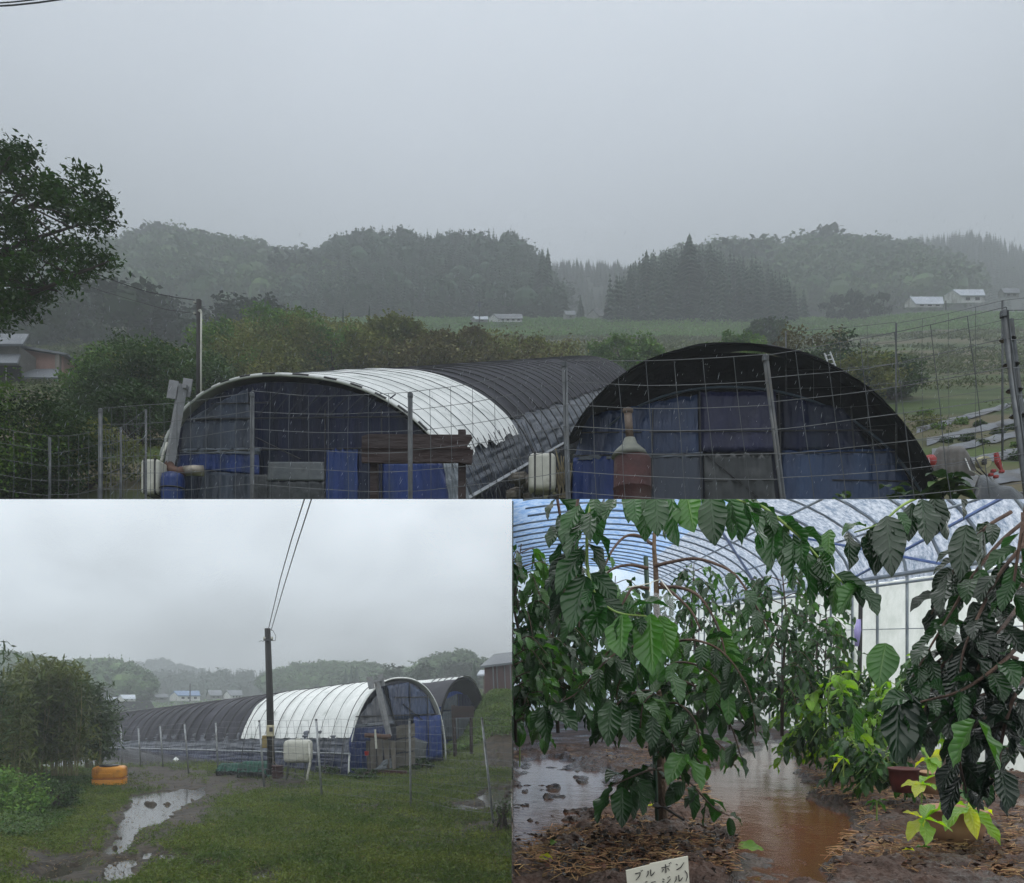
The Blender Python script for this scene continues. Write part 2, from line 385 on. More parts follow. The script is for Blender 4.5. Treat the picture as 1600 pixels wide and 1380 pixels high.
# overcast sky above the two lower grounds (their ceilings are added glowing sheets), standing under the terrace
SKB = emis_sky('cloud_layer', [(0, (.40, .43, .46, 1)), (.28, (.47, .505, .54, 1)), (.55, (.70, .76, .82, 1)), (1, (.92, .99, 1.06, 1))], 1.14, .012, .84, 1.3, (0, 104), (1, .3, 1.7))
SKC = emis_sky('tunnel_fill', [(0, (1.7, 1.75, 1.75, 1)), (1, (2.0, 2.1, 2.15, 1))], 1.0, .2, .95, 1.05, (-1, 6))  # emitter for the sheets added to light the planting tunnel
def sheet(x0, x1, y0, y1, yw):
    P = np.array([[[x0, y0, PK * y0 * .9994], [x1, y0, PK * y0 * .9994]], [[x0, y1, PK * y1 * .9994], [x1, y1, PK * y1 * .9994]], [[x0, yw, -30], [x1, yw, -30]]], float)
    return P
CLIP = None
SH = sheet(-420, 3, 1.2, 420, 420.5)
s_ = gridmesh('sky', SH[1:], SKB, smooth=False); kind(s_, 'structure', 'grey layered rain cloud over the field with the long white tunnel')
SKO = emis_sky('overhead_fill', [(0, (1.3, 1.37, 1.45, 1)), (.5, (1.1, 1.17, 1.25, 1)), (1, (.7, .75, .8, 1))], 1.0, .02, .9, 1.1, (0, 104))  # unseen ceiling emitter, made brighter to light the field
s_ = gridmesh('sky', SH[:2], SKO, smooth=False); kind(s_, 'structure', 'unseen overhead glowing sheet added to light the field')
sP = np.array([[[0, 1.2, PK * 1.2 * .999], [16, 1.2, PK * 1.2 * .999]], [[0, 26, PK * 26 * .999], [16, 26, PK * 26 * .999]], [[0, 26.1, -1.2], [16, 26.1, -1.2]]], float)
s_ = gridmesh('sky', sP, SKC, smooth=False); kind(s_, 'structure', 'glowing sheet added above and behind the planting tunnel as its daylight')
sP = np.array([[[16, 1.2, -1.2], [16, 26.1, -1.2]], [[16, 1.2, PK * 1.2 * .999], [16, 26.1, PK * 26.1 * .999]]], float)
s_ = gridmesh('sky', sP, SKC, smooth=False); kind(s_, 'structure', 'glowing sheet added right of the planting tunnel as its daylight')
CLIP = 'A'
# ---- hills
def ridge(pts, u): 
    us_, vs_ = zip(*pts); return np.interp(u, us_, vs_)
def hill(name, label, pts, y0, y1, vbase, tname, T, hts, material, n, forest, seed, flabel, dots=()):
    """rounded wooded hill: a mound sheet from its foot (y0) to its skyline (y1) with a forest on it"""
    g2 = np.random.default_rng(seed); u0, u1 = pts[0][0], pts[-1][0]
    hm = np.mean(hts) * FPX / y1 * .92
    uu = np.linspace(u0, u1, 60); tt = np.linspace(0, 1, 16)
    UU, TT = np.meshgrid(uu, tt)
    def surf(u, t):
        y = y0 + (y1 - y0) * t; vt = ridge(pts, u) + hm
        v0 = HY - gA((u - HX) / FPX * y0, np.full_like(u, y0)) / y0 * FPX
        z = (HY - (v0 + (vt - v0) * np.sin(t * math.pi / 2))) / FPX * y
        ax = np.full_like(u, (u0 + u1) / 2); x = (u - HX) / FPX * y
        return np.stack([x, y, z], -1)
    P = surf(UU, TT)
    back = P[-1] + np.array([0, 60, -25]); P = np.concatenate([P, back[None]], 0)
    h = gridmesh('hill', P, HILLM); kind(h, 'structure', label)
    u = g2.uniform(u0, u1, n); t = g2.uniform(0, 1, n)
    t[: n // 5] = g2.uniform(.93, 1.0, n // 5)
    p = surf(u, t); H = g2.uniform(hts[0], hts[1], n)
    if not isinstance(T, list): T = [T]
    Q = np.concatenate([place(T[i % len(T)], p[i::len(T)], H[i::len(T)], H[i::len(T)] * g2.uniform(.8, 1.25, len(H[i::len(T)])), rg=g2) for i in range(len(T))])
    o = polys(forest, Q, material); kind(o, 'stuff', flabel)
    return surf
CT = [conifer_t(11, 7, .2, seed=k) for k in (1, 2, 3)]
BT = [broad_t(16, 18, .11, seed=k) for k in (4, 5, 6)]
hill('h3', 'faint farthest wooded hill closing the valley gap', [(760, 430), (820, 418), (870, 412), (910, 408), (950, 413), (990, 418), (1060, 412)], 262, 320, 497, '', CT, (4, 7), CON2, 620, 'distant_conifer_forest', 31, 'pale distant conifer wood in the valley gap')
hill('h6', 'far right hill fading in rain', [(1360, 392), (1400, 380), (1440, 374), (1480, 369), (1520, 366), (1560, 374), (1590, 388), (1640, 395)], 270, 360, 480, '', CT, (8, 11), CON2, 520, 'right_conifer_forest', 32, 'hazy conifer plantation on the far right skyline')
hill('h1', 'left wooded hill with a rounded top', [(60, 420), (130, 398), (160, 390), (200, 378), (236, 366), (270, 361), (302, 366), (325, 380), (360, 381), (400, 392), (425, 400), (445, 402), (480, 402), (520, 400), (560, 410), (620, 440)], 185, 265, 497, '', BT, (7, 12), BRD, 620, 'left_broadleaf_forest', 33, 'grey-green broadleaf wood with bamboo on the left hill')
hill('h5', 'right wooded hill below the skyline', [(985, 450), (1015, 415), (1040, 400), (1090, 388), (1120, 384), (1160, 381), (1200, 384), (1240, 378), (1270, 372), (1300, 369), (1325, 377), (1370, 380), (1420, 384), (1470, 402), (1520, 430)], 200, 280, 485, '', BT, (8, 12), BRD, 560, 'right_broadleaf_forest', 34, 'hazy broadleaf wood on the right hill')
hill('h2', 'central conifer hill', [(425, 480), (450, 440), (482, 408), (505, 392), (520, 377), (545, 369), (600, 367), (640, 366), (690, 370), (730, 371), (770, 369), (800, 372), (815, 384), (835, 394), (850, 405), (868, 440), (885, 482)], 165, 235, 497, '', CT + [BT[1]] + [c * np.array([1.25, 1.25, .8]) for c in CT], (4.5, 9), CON, 1200, 'central_conifer_forest', 35, 'dark conifer plantation covering the central hill')
hill('h4', 'nearer conifer rise right of the gap', [(948, 490), (962, 455), (985, 428), (1010, 408), (1040, 402), (1080, 398), (1110, 396), (1150, 404), (1190, 420), (1225, 450), (1262, 488)], 145, 175, 497, '', CT, (7, 10), CON, 260, 'dark_conifer_grove', 36, 'dark conifer grove standing right of the valley gap')
# single trees one can tell apart on the skylines
def tree_mesh(kind_, seed, m):
    T = conifer_t(20, 11, .2, seed=seed) if kind_ == 'c' else broad_t(34, 22, .1, seed=seed)
    return T
def far_tree(kind_, u, vtop, vbase, y, label, cat, group=None, m=None, seed=1, wide=1.0):
    h = (vbase - vtop) / FPX * y; b = at(u, vbase, y)
    t = thing('conifer_tree' if kind_ == 'c' else 'broadleaf_tree', label, cat, b, group)
    T = tree_mesh(kind_, seed, m) * np.array([h * wide, h * wide, h]) + np.array(b)
    polys('crown', T, m or (CON if kind_ == 'c' else BRD2), t)
    MB().tube([b - Vector((0, 0, .5)), b + Vector((0, 0, h * .55))], [h * .02, h * .006], 5).build('trunk', M_trunk, t, clip=True)
    return t
sk = [(1077, 370, 500, 150, 1.5, 'tallest layered conifer standing above the right-hand grove', 'c'), (1010, 394, 500, 152, 1.2, 'pointed conifer at the left end of the dark grove', 'c'), (985, 415, 500, 154, 1.0, 'slim conifer on the outer left edge of the dark grove', 'c'),
      (847, 394, 498, 172, 1.1, 'tall dark conifer at the right foot of the central hill', 'c'), (856, 391, 498, 176, .9, 'narrow conifer paired just right of the tall one by the gap', 'c'),
      (461, 389, 480, 205, 1.1, 'round-topped tree in the dip between the left and central hills', 'b'), (270, 360, 440, 262, 1.6, 'broad dome-shaped tree on the very top of the left hill', 'b'),
      (1293, 366, 450, 268, 1.4, 'dome-shaped tree on the crest of the right hill', 'b'), (907, 462, 500, 165, 1.1, 'small lone conifer between the far farmhouses', 'c'),
      (965, 408, 500, 300, 1.0, 'faint conifer in the misty gap', 'c'), (1040, 396, 500, 156, 1.2, 'conifer between the pointed one and the tallest one', 'c'), (1110, 385, 500, 158, 1.3, 'bushy conifer just right of the tallest one', 'c'),
      (577, 478, 520, 75, .5, 'slender dark cypress rising from the scrub', 'c'), (536, 482, 520, 76, .5, 'shorter slender cypress left of the dark one', 'c'), (1162, 375, 500, 240, 1.0, 'pale tree poking above the right grove', 'b')]
for i, (u, vt, vb, y, w, lab, k) in enumerate(sk):
    far_tree(k, u, vt, vb, y, lab, 'tree', seed=40 + i, wide=w)
# darker mid-distance wood at the left (behind the house)
P = []; g2 = np.random.default_rng(77)
for i in range(150):
    u = g2.uniform(-60, 320); y = g2.uniform(85, 120); top = np.interp(u, [-60, 60, 150, 260, 320], [440, 452, 446, 462, 490])
    v = g2.uniform(top + 42, 560); p = at(u, v, y); P.append(p)
Q = np.concatenate([place(BT[i % 3], P[i::3], g2.uniform(3.2, 5.2, len(P[i::3])), rg=g2) for i in range(3)])
kind(polys('dark_broadleaf_wood', Q, BRD2), 'stuff', 'dark broadleaf wood behind the old house at left')
for i, (u, vt, vb, y, lab) in enumerate([(200, 440, 520, 84, 'dark round tree above the wire left of the pole'), (365, 466, 520, 88, 'low dark tree just right of the pole top'), (410, 466, 520, 86, 'twin-crowned dark tree behind the scrub'), (700, 484, 512, 160, 'small round tree at the foot of the central hill')]):
    far_tree('b', u, vt, vb, y, lab, 'tree', seed=60 + i, wide=1.5)

# ---- rough grass on the bank and field (uncountable)
g2 = np.random.default_rng(5)
n = 60000; yy = 18 * (430 / 18) ** g2.uniform(0, .66, n); xx = g2.uniform(-.72, .72, n) * yy
ok = (fbm(xx * .08, yy * .08, 9) > .42) & ~((xx > .44 * yy) & (yy < 48) & (fbm(xx * .3, yy * .3, 10) < .62)); xx, yy = xx[ok], yy[ok]; zz = gA(xx, yy)
Q = leafquads(np.stack([xx, yy, zz + .04], -1), .18, 4, 1, elong=3, droop=-1.2, rg=g2); sc_ = np.repeat(np.clip(.0052 * yy, .1, .6), 4)[:, None, None]; ctr = Q.mean(1, keepdims=True); Q = ctr + (Q - ctr) * sc_
kind(polys('rough_grass', Q, mat('grass_rough', C3(58, 74, 34), C3(98, 108, 58), .05, rough=.7, island=.3, trans=.15)), 'stuff', 'rough wet grass and weeds across the valley floor')
n = 30000; yy = g2.uniform(124, 175, n); xx = g2.uniform(-.3, .72, n) * yy; zz = gA(xx, yy)
Q = leafquads(np.stack([xx, yy, zz + .2], -1), .4, 4, .5, elong=2.4, droop=-1, rg=g2)
kind(polys('bank_grass', Q, mat('grass_bank', C3(84, 122, 54), C3(118, 152, 78), .05, rough=.7, island=.22, trans=.15)), 'stuff', 'green grass covering the long embankment')
# ---- scrub thicket: base mass plus single bushes
def thicket(name, label, m, topline, y0, y1, n, h, seed, per=46, size=.16, u0=None, u1=None, lo=0):
    g2 = np.random.default_rng(seed); us_ = [p[0] for p in topline]; C = []
    for i in range(n):
        u = g2.uniform(us_[0], us_[-1]); y = g2.uniform(y0, y1); vt = np.interp(u, us_, [p[1] for p in topline]) + g2.uniform(0, 10)
        p = at(u, vt, y); gz = float(gA(p.x, p.y)); top = p.z
        k = max(3, int((top - gz) / .35))
        for j in range(k):
            f = g2.uniform(lo, 1); C.append((p.x + g2.normal() * .3, p.y + g2.normal() * .5, gz + (top - gz) * f))
    Q = leafquads(C, h, per, size, rg=g2, droop=.1, elong=2.0)
    o = polys(name, Q, m); kind(o, 'stuff', label); return o
thicket('scrub', 'olive scrub and vines filling the slope behind the tunnels', LEAF_OL, [(330, 520), (420, 500), (520, 505), (600, 515), (700, 528), (800, 530), (900, 545)], 42, 56, 330, .32, 81, per=44, size=.2)
thicket('scrub', 'dark green undergrowth below the pole and behind the house', LEAF_DK, [(112, 650), (132, 600), (180, 556), (240, 540), (300, 560), (340, 560)], 25, 36, 260, .22, 82, per=60, size=.13)
thicket('scrub', 'brown dead vines tangled in front of the embankment', LEAF_BR, [(560, 540), (700, 530), (780, 535), (900, 552)], 38, 44, 90, .3, 83, per=34, size=.2)
BUSH = [mb for mb in ()]
def bush_at(u, vt, vb, y, m, label, group=None, seed=1, w=1.0, per=26, size=.17, n=44, name='bush', twigs=True):
    g2 = np.random.default_rng(seed); b = at(u, vb, y); H = (vb - vt) / FPX * y; Wd = H * w * .5
    t = thing(name, label, 'bush', b, group)
    C = g2.normal(size=(n, 3)); C /= np.linalg.norm(C, axis=1)[:, None]; C *= g2.uniform(.35, 1, (n, 1)) ** .6
    C = C * np.array([Wd, Wd * .8, H * .46]) + np.array([0, 0, H * .5]) + np.array(b); C[:, 2] = np.maximum(C[:, 2], b.z + .05)
    polys('foliage', leafquads(C, H * .09, per, size, rg=g2), m, t)
    mb = MB()
    for i in range(7):
        c = C[i]; mb.tube([b + Vector((g2.normal() * .1, g2.normal() * .1, -.1)), (b + Vector(c)) / 2 + Vector((0, 0, .1)), Vector(c)], [.03, .012], 4)
    mb.build('stems', M_trunk, t)
    return t
bl = [(430, 484, 560, 46, LEAF_MD, 'bright green vine-covered shrub right of the pole', 1.6), (470, 492, 560, 47, LEAF_MD, 'green shrub crowned with fresh leaves above the white tunnel', 1.4), (350, 500, 590, 40, LEAF_MD, 'shrub touching the right side of the pole', 1.2),
      (390, 520, 610, 36, LEAF_OL, 'olive shrub left above the white arch', 1.6), (520, 506, 575, 44, LEAF_MD, 'leafy shrub behind the white tunnel top', 1.5), (610, 492, 570, 43, LEAF_OL, 'tall bamboo clump with pale tips', .7), (640, 500, 570, 43, LEAF_OL, 'bamboo clump beside the tall one', .8),
      (570, 520, 580, 40, LEAF_OL, 'rounded olive shrub in front of the cypresses', 1.6), (690, 522, 570, 42, LEAF_BR, 'brownish shrub behind the dark tunnel', 1.8), (740, 510, 565, 43, LEAF_BR, 'bare twiggy shrub above the dark tunnel', 1.0), (830, 530, 565, 46, LEAF_OL, 'low shrub above the middle of the dark tunnel', 2.0),
      (975, 526, 585, 48, LEAF_MD, 'round green bush between the two tunnels', 2.2), (1010, 540, 590, 44, LEAF_MD, 'low green bush left of the black arch', 1.6), (1150, 526, 575, 46, LEAF_MD, 'leafy bush just above the black arch top', 2.2), (1260, 515, 600, 36, LEAF_BR, 'dry brown bush with bare canes right of the black arch', 1.6),
      (1310, 530, 625, 34, LEAF_DK, 'dark bush behind the ladder', 1.4), (1350, 548, 630, 33, LEAF_OL, 'grey-green reeds right of the ladder', 1.5), (1395, 552, 625, 34, LEAF_DK, 'dark reed clump at the edge of the field', 1.3), (190, 535, 640, 30, LEAF_MD, 'green shrub right of the old house', 1.2),
      (235, 545, 660, 27, LEAF_OL, 'olive shrub behind the left fence', 1.1), (150, 560, 640, 29, LEAF_MD, 'leafy shrub below the dark wood', 1.2), (215, 600, 700, 22, LEAF_DK, 'dark shrub beside the chimney pipe', 1.3), (130, 640, 720, 21, LEAF_DK, 'low dark shrub behind the thick left post', 1.6),
      (1335, 466, 500, 150, BRD2, 'low brownish-green copse before the right hill', 3.4), (1200, 500, 540, 80, LEAF_DK, 'spiky weed on the bank right of centre', 1.5), (300, 620, 700, 20, LEAF_DK, 'dark bush hidden behind the left tunnel edge', 1.1)]
for i, (u, vt, vb, y, m, lab, w) in enumerate(bl):
    bush_at(u, vt, vb, y, m, lab, seed=100 + i, w=w, per=80 if y > 30 else 110, size=.0046 * y, n=50)
# near dark bush filling the lower left
bush_at(30, 622, 800, 15.5, LEAF_DK, 'large dark bush in the lower left behind the fence', seed=140, w=1.5, per=240, size=.075, n=90)
bush_at(-40, 580, 790, 14.8, LEAF_MD, 'fresh green bush cut by the left picture edge', seed=141, w=1.2, per=200, size=.075, n=60)
bush_at(120, 660, 775, 16.6, LEAF_OL, 'scruffy olive weeds below the thick left post', seed=142, w=2.0, per=70, size=.09, n=60)

# ---- large tree at upper left
t = thing('broadleaf_tree', 'large dark leafy tree filling the upper left, branches over the old house', 'tree', at(-130, 760, 14.5))
polyT = [(-40, 222), (30, 235), (60, 250), (52, 275), (100, 286), (128, 268), (160, 300), (176, 345), (152, 372), (135, 398), (150, 405), (178, 402), (160, 422), (112, 436), (88, 466), (62, 478), (42, 498), (0, 512), (-60, 530), (-220, 520), (-220, 222)]
g2 = np.random.default_rng(11); C = []
while len(C) < 330:
    u, v = g2.uniform(-200, 182), g2.uniform(222, 520)
    if not poly_in(np.array([u]), np.array([v]), polyT)[0]: continue
    if fbm(u / 34, v / 17, 4, 2) < .46 and u > 0: continue
    C.append(at(u, v, g2.uniform(12.2, 16)))
for u, v in [(8, 240), (35, 245), (30, 262), (60, 300), (100, 300), (128, 280), (148, 300), (165, 330), (168, 350), (150, 335), (160, 408), (170, 405), (140, 410), (90, 320), (75, 292), (130, 310), (150, 365), (18, 236), (45, 238)]:
    C.append(at(u, v, 14))
C = np.array(C)
polys('crown', np.concatenate([leafquads(C, .15, 85, .1, rg=g2, droop=.6, flat=.8, elong=2.4), leafquads(C, .09, 30, .1, rg=g2, droop=.6, elong=2.4)]), mat('leaf_tree', C3(30, 52, 20), C3(58, 86, 34), .9, rough=.45, island=.35, trans=.22), t)
mb = MB(); base = at(-130, 760, 14.5)
mb.tube([base, at(-120, 600, 14.4), at(-90, 480, 14.2), at(-70, 400, 14.2)], [.3, .26, .2, .14], 9); mb.build('trunk', M_trunk, t, smooth=True)
hub = [at(-95, 500, 14.2), at(-80, 440, 14.2), at(-70, 400, 14.2)]
for i, (u, v) in enumerate([(170, 408), (160, 340), (130, 285), (60, 260), (15, 245), (90, 455), (40, 480), (-20, 300), (120, 380), (-150, 260)]):
    h = hub[i % 3]; e_ = at(u, v, 13.6 + (i % 4) * .3); m_ = h.lerp(e_, .5) + Vector((0, 0, -.12 if v > 350 else .15))
    b = MB().tube([h, h.lerp(m_, .5) + Vector((0, 0, .05)), m_, e_], [.09, .06, .04, .012], 6)
    for k in range(5):
        q = m_.lerp(e_, k / 5); c = Vector(C[g2.integers(len(C))]); d = (c - q); d = d.normalized() * min(d.length, 1.0)
        b.tube([q, q + d * .6 + Vector((0, 0, .05)), q + d], [.02, .008], 4)
    b.build('branch', M_trunk, t)
# ================================================================== tunnels
def sgnp(c, p): return math.copysign(abs(c) ** p, c)
class Tunnel:
    """arched plastic tunnel from a front arch to a back arch"""
    def __init__(s, F, B, rv, hwF, HF, hwB=None, HB=None, n=2.4, wob=.02, sl=0.0):
        s.F = Vector(F); s.B = Vector(B); s.rv = Vector(rv).normalized(); s.hw = (hwF, hwB or hwF); s.H = (HF, HB or HF); s.n = n; s.wob = wob; s.sl = sl
        s.N = s.rv.cross(Vector((0, 0, 1))).normalized()          # towards the front of the arch plane
        if s.N.dot(s.F) > 0: s.N = -s.N
    def pt(s, t, th, off=0.0):
        hw = s.hw[0] + (s.hw[1] - s.hw[0]) * t; H = s.H[0] + (s.H[1] - s.H[0]) * t
        d = s.rv * (hw + off) * sgnp(math.cos(th), 2 / s.n); return s.F.lerp(s.B, t) + d + Vector((0, 0, s.sl * d.y + (H + off) * sgnp(math.sin(th), 2 / s.n)))
    def th(s, h): return math.asin(min(1, h / s.H[0]) ** (s.n / 2))
    def cover(s, name, m, t0, t1, th0, th1, parent, nh=8, off=.02, nt=None, ragged=0.0, sag=.03, seed=3, label=None):
        nt = nt or nh * 6; P = []
        for i in range(nt + 1):
            t = t0 + (t1 - t0) * i / nt; row = []
            ph = abs(math.sin(math.pi * nh * (i / nt)))
            for j in range(41):
                a0 = th0 - ragged * (vnoise(i * .35, 1.5, seed) * .8 + .25 * vnoise(i * 1.1, 7, seed)); th = a0 + (th1 - a0) * j / 40
                o = off - sag * ph * (.4 + .6 * abs(math.cos(th))) + s.wob * float(vnoise(i * .22, j * .35, seed) - .5) * 2
                row.append(s.pt(t, th, o))
            P.append(row)
        mb = MB(); mb.grid(P); o = mb.build(name, m, parent, smooth=True)
        if label: o['label'] = label
        return o
    def hoop(s, name, m, t, parent, r=.016, th0=0.0, th1=math.pi, off=.03, n=4):
        return MB().tube([s.pt(t, th0 + (th1 - th0) * k / 26, off) for k in range(27)], r, n).build(name, m, parent)
    def endwall(s, name, m, parent, t=0.0, inset=.06, off=-.05, back=False):
        pts = [s.pt(t, math.pi * k / 40, off) for k in range(41)]
        sh = s.N * (-inset)
        mb = MB(); mb.poly([p + sh for p in pts], s.N * -.02); return mb.build(name, m, parent)
    def on(s, u, v, off=0.0):
        d = at(u, v, 1.0); P0 = s.F + s.N * off
        return d * (P0.dot(s.N) / d.dot(s.N))
    def panel(s, name, m, px, parent, off=.0, th=.012, label=None, wrinkle=.02, seed=1):
        # panel on the end wall from outline points; subdivided sheet for 4-gons so the film can buckle
        if len(px) == 4:
            a, b, c, d = [s.on(u, v, off) for u, v in px]; P = []
            for i in range(11):
                P.append([a.lerp(d, i / 10).lerp(b.lerp(c, i / 10), j / 14) + s.N * (wrinkle * 2.2 * (abs(float(fbm(j * .55 + i * .12, i * .22, seed)) - .5) * 2 - .3) + wrinkle * .9 * math.sin(j * 2.1 + i * .25 + seed)) for j in range(15)])
            o = MB().grid(P).build(name, m, parent, smooth=True, solid=th)
        else: o = MB().poly([s.on(u, v, off) for u, v in px], s.N * -th).build(name, m, parent)
        if label: o['label'] = label
        return o
def rod(name, m, p, q, r, parent=None, n=6): return MB().tube([p, q], r, n).build(name, m, parent)

CLIP = 'A'
c30, s30 = math.cos(R(30)), math.sin(R(30))
# ---- left tunnel, white tarp in front and dark net behind
T1 = thing('tunnel_greenhouse', 'long tunnel with a white tarp front and dark netting behind, left on the upper slope', 'greenhouse', (-3.4, 13.5, 2.78), 'tunnel greenhouses in the upper view')
zF = at(505, 586, 13.5).z - 2.7; zB = at(909, 557, 34).z - 2.7
A1 = Tunnel((-3.86, 13.65, zF), (at(915, 557, 34).x, 34, zB), (c30, -s30, 0), 3.8, 2.7, 2.7, 2.7, 2.32, sl=AK)
tw = .172; thc = A1.th(1.72)
A1.cover('white_cover', M_white, 0, tw, thc - .03, math.pi - .5, T1, nh=7, off=.06, ragged=.1, sag=.05)
A1.cover('net_cover', M_shade, tw - .01, 1, thc + .08, math.pi - .3, T1, nh=24, off=.03, ragged=.06, sag=.07, nt=144)
A1.cover('side_film', M_filmg, 0, 1, A1.th(1.0), thc + .1, T1, nh=24, off=-.06, sag=.0)
A1.cover('lower_film', M_film, 0, 1, .0, A1.th(.98), T1, nh=24, off=-.02, sag=.02)
A1.cover('left_film', M_filmg, 0, 1, math.pi - .55, math.pi, T1, nh=12, off=-.02, sag=.02)
MB().tube([A1.pt(k / 30, A1.th(.99), .03) for k in range(31)], .035, 4).build('side_rail', mat('rail_grey', C3(130, 136, 140), C3(158, 162, 166), 3, rough=.5), T1)
for i in range(25): A1.hoop('hoop', M_dark, (i + .5) / 25 * (1 - tw) + tw, T1, r=.018, th0=.1, th1=math.pi - .2, off=.035)
for i in range(9): A1.hoop('rope', M_wire, tw * (i + .4) / 9, T1, r=.0045 if i % 3 else .009, th0=.05, th1=math.pi - .4, off=.066)
for i in range(16):          # tie cords hanging down the side
    t = .012 + i * .014
    a = A1.pt(t, thc - .02, .08); b = A1.pt(t + .006, .02, .12 + .1 * (i % 2)); MB().tube([a, a.lerp(b, .5) + Vector((.04, -.04, 0)), b], .008, 4).build('tie_cord', M_dark, T1)
A1.endwall('end_wall', M_film, T1)
mb = MB(); mb.tube([A1.pt(0, .5 + (math.pi - .8) * k / 40, .05) + A1.N * .03 for k in range(41)], .035, 6); mb.build('arch_pipe', M_white, T1, smooth=True)
for k in range(16):
    th = .45 + k * .15; MB().tube([A1.pt(0, th, .06) + A1.N * .05, A1.pt(0, th + .07, .06) + A1.N * .05], .02, 5).build('clip', M_dark, T1)
A1.panel('grey_film_panel', M_filmg, [(290, 660), (392, 655), (392, 704), (281, 704)], T1, .03, seed=2)
A1.panel('grey_film_panel', M_filmg, [(334, 634), (388, 607), (392, 655), (292, 657)], T1, .028, seed=3)
A1.panel('folded_film_edge', mat('film_pale', C3(78, 86, 98), C3(108, 116, 126), 3, rough=.3, bump=.6), [(283, 701), (410, 700), (404, 710), (281, 708)], T1, .05, seed=4)
A1.panel('blue_tarp_band', M_tarp, [(281, 709), (404, 709), (404, 742), (276, 730)], T1, .035, seed=5)
A1.panel('lower_grey_film', M_filmg, [(318, 736), (396, 742), (396, 790), (310, 790)], T1, .045, seed=6)
A1.panel('lower_grey_film', mat('film_dirty', C3(38, 42, 46), C3(58, 62, 64), 2, rough=.5, bump=.5, c3=C3(46, 48, 50), s3=2), [(396, 742), (418, 742), (418, 790), (396, 790)], T1, .045, seed=7)
M_board = mat('grey_board', C3(78, 84, 88), C3(102, 106, 108), 3, rough=.6, bump=.2, c3=C3(60, 64, 66), s3=3)
A1.panel('grey_board', M_board, [(420, 722), (506, 722), (507, 751), (418, 751)], T1, .07, seed=8, wrinkle=.004)
A1.panel('door_panel', mat('door_film', C3(40, 44, 48), C3(64, 68, 70), 1.6, rough=.5, bump=.5, c3=C3(50, 54, 58), s3=1.4), [(418, 753), (508, 753), (508, 792), (418, 792)], T1, .06, seed=9)
A1.panel('blue_tarp_panel', M_tarp, [(508, 702), (560, 700), (560, 792), (508, 792)], T1, .04, seed=10)
A1.panel('blue_tarp_panel', M_tarp, [(596, 722), (690, 722), (712, 792), (596, 792)], T1, .035, seed=11)
A1.panel('middle_film', M_film, [(560, 700), (596, 700), (596, 792), (560, 792)], T1, .03, seed=12)
A1.panel('torn_film', mat('film_clear', C3(100, 110, 118), C3(134, 142, 148), 2, rough=.25, bump=.7), [(694, 724), (716, 722), (738, 792), (704, 792)], T1, .06, seed=13, wrinkle=.04)
for (a, b) in [((395, 606), (394, 790)), ((508, 640), (508, 790)), ((596, 640), (596, 790)), ((292, 655), (640, 651)), ((280, 705), (690, 699)), ((400, 684), (470, 718)), ((330, 631), (420, 629))]:
    MB().tube([A1.on(*a, .06), A1.on(*b, .06)], .013, 5).build('frame_bar', M_dark, T1)
for k in range(9):       # inner roof hoops seen through the opening
    t0_ = A1.on(404 + k * 22, 650, .0); t1_ = A1.on(442 + k * 22, 604 + k * 1.5, .0)
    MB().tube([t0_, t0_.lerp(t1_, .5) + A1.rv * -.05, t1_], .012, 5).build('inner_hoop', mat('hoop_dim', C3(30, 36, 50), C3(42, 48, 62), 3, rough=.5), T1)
# ---- right tunnel with black canopy
T2 = thing('tunnel_greenhouse', 'tunnel with a black net canopy over blue film, right on the upper slope', 'greenhouse', (3.5, 11.6, 1.85), 'tunnel greenhouses in the upper view')
c2, s2 = math.cos(R(18)), math.sin(R(18))
zo = at(1145, 543, 11.6).z - 3.3
A2 = Tunnel((3.38, 11.6, zo), (3.38 + 6.2, 31, AK * 31 - AH - .95), (c2, -s2, 0), 2.9, 3.3, 2.8, 3.2, 2.15, sl=AK)
A2.cover('canopy', M_black, -.005, 1, .0, math.pi - .5, T2, nh=20, off=.06, sag=.04, nt=120)
A2.cover('canopy_edge', M_shade, 0, .03, .5, math.pi - .5, T2, nh=1, off=.075, sag=0, nt=8)
mb = MB().tube([A2.pt(0, (math.pi - .5) * k / 40, .04) + A2.N * .02 for k in range(41)], .022, 6).build('arch_pipe', M_black, T2, smooth=True)
zi = at(1150, 608, 12.1).z - 2.6
A2i = Tunnel(A2.F + Vector((.05, .55, 0)) + Vector((0, 0, zi - zo)), A2.B, (c2, -s2, 0), 2.86, 2.62, 2.7, 2.5, 2.1, sl=AK)
A2i.F.x = at(1150, 608, A2i.F.y).x
A2i.endwall('end_wall', M_film, T2)
A2i.cover('inner_film', M_film, 0, .5, 0, math.pi, T2, nh=6, off=.0)
A2.endwall('rear_sheet', M_black, T2, t=.045)  # black sheet closing the gap behind the inner wall
MB().tube([A2i.pt(0, math.pi * k / 40, .03) for k in range(41)], .022, 6).build('inner_arch_pipe', mat('pipe_teal', C3(34, 52, 66), C3(46, 66, 80), 3, rough=.4), T2, smooth=True)
M_navy = mat('tarp_navy', C3(6, 11, 48), C3(12, 22, 74), 1.4, rough=.4, bump=1.2, stretch=(1, 1, .4))
A2i.panel('left_film', mat('film_slate', C3(18, 34, 64), C3(42, 64, 100), 1.4, rough=.25, bump=1.6, stretch=(1.6, 1.6, .25)), [(916, 650), (1090, 616), (1092, 712), (896, 716)], T2, .03, seed=21, wrinkle=.04)
A2i.panel('dark_blue_film', M_navy, [(1094, 613), (1212, 612), (1216, 706), (1094, 706)], T2, .03, seed=22)
A2i.panel('right_film', M_film, [(1218, 617), (1318, 640), (1366, 702), (1220, 706)], T2, .03, seed=23, wrinkle=.03)
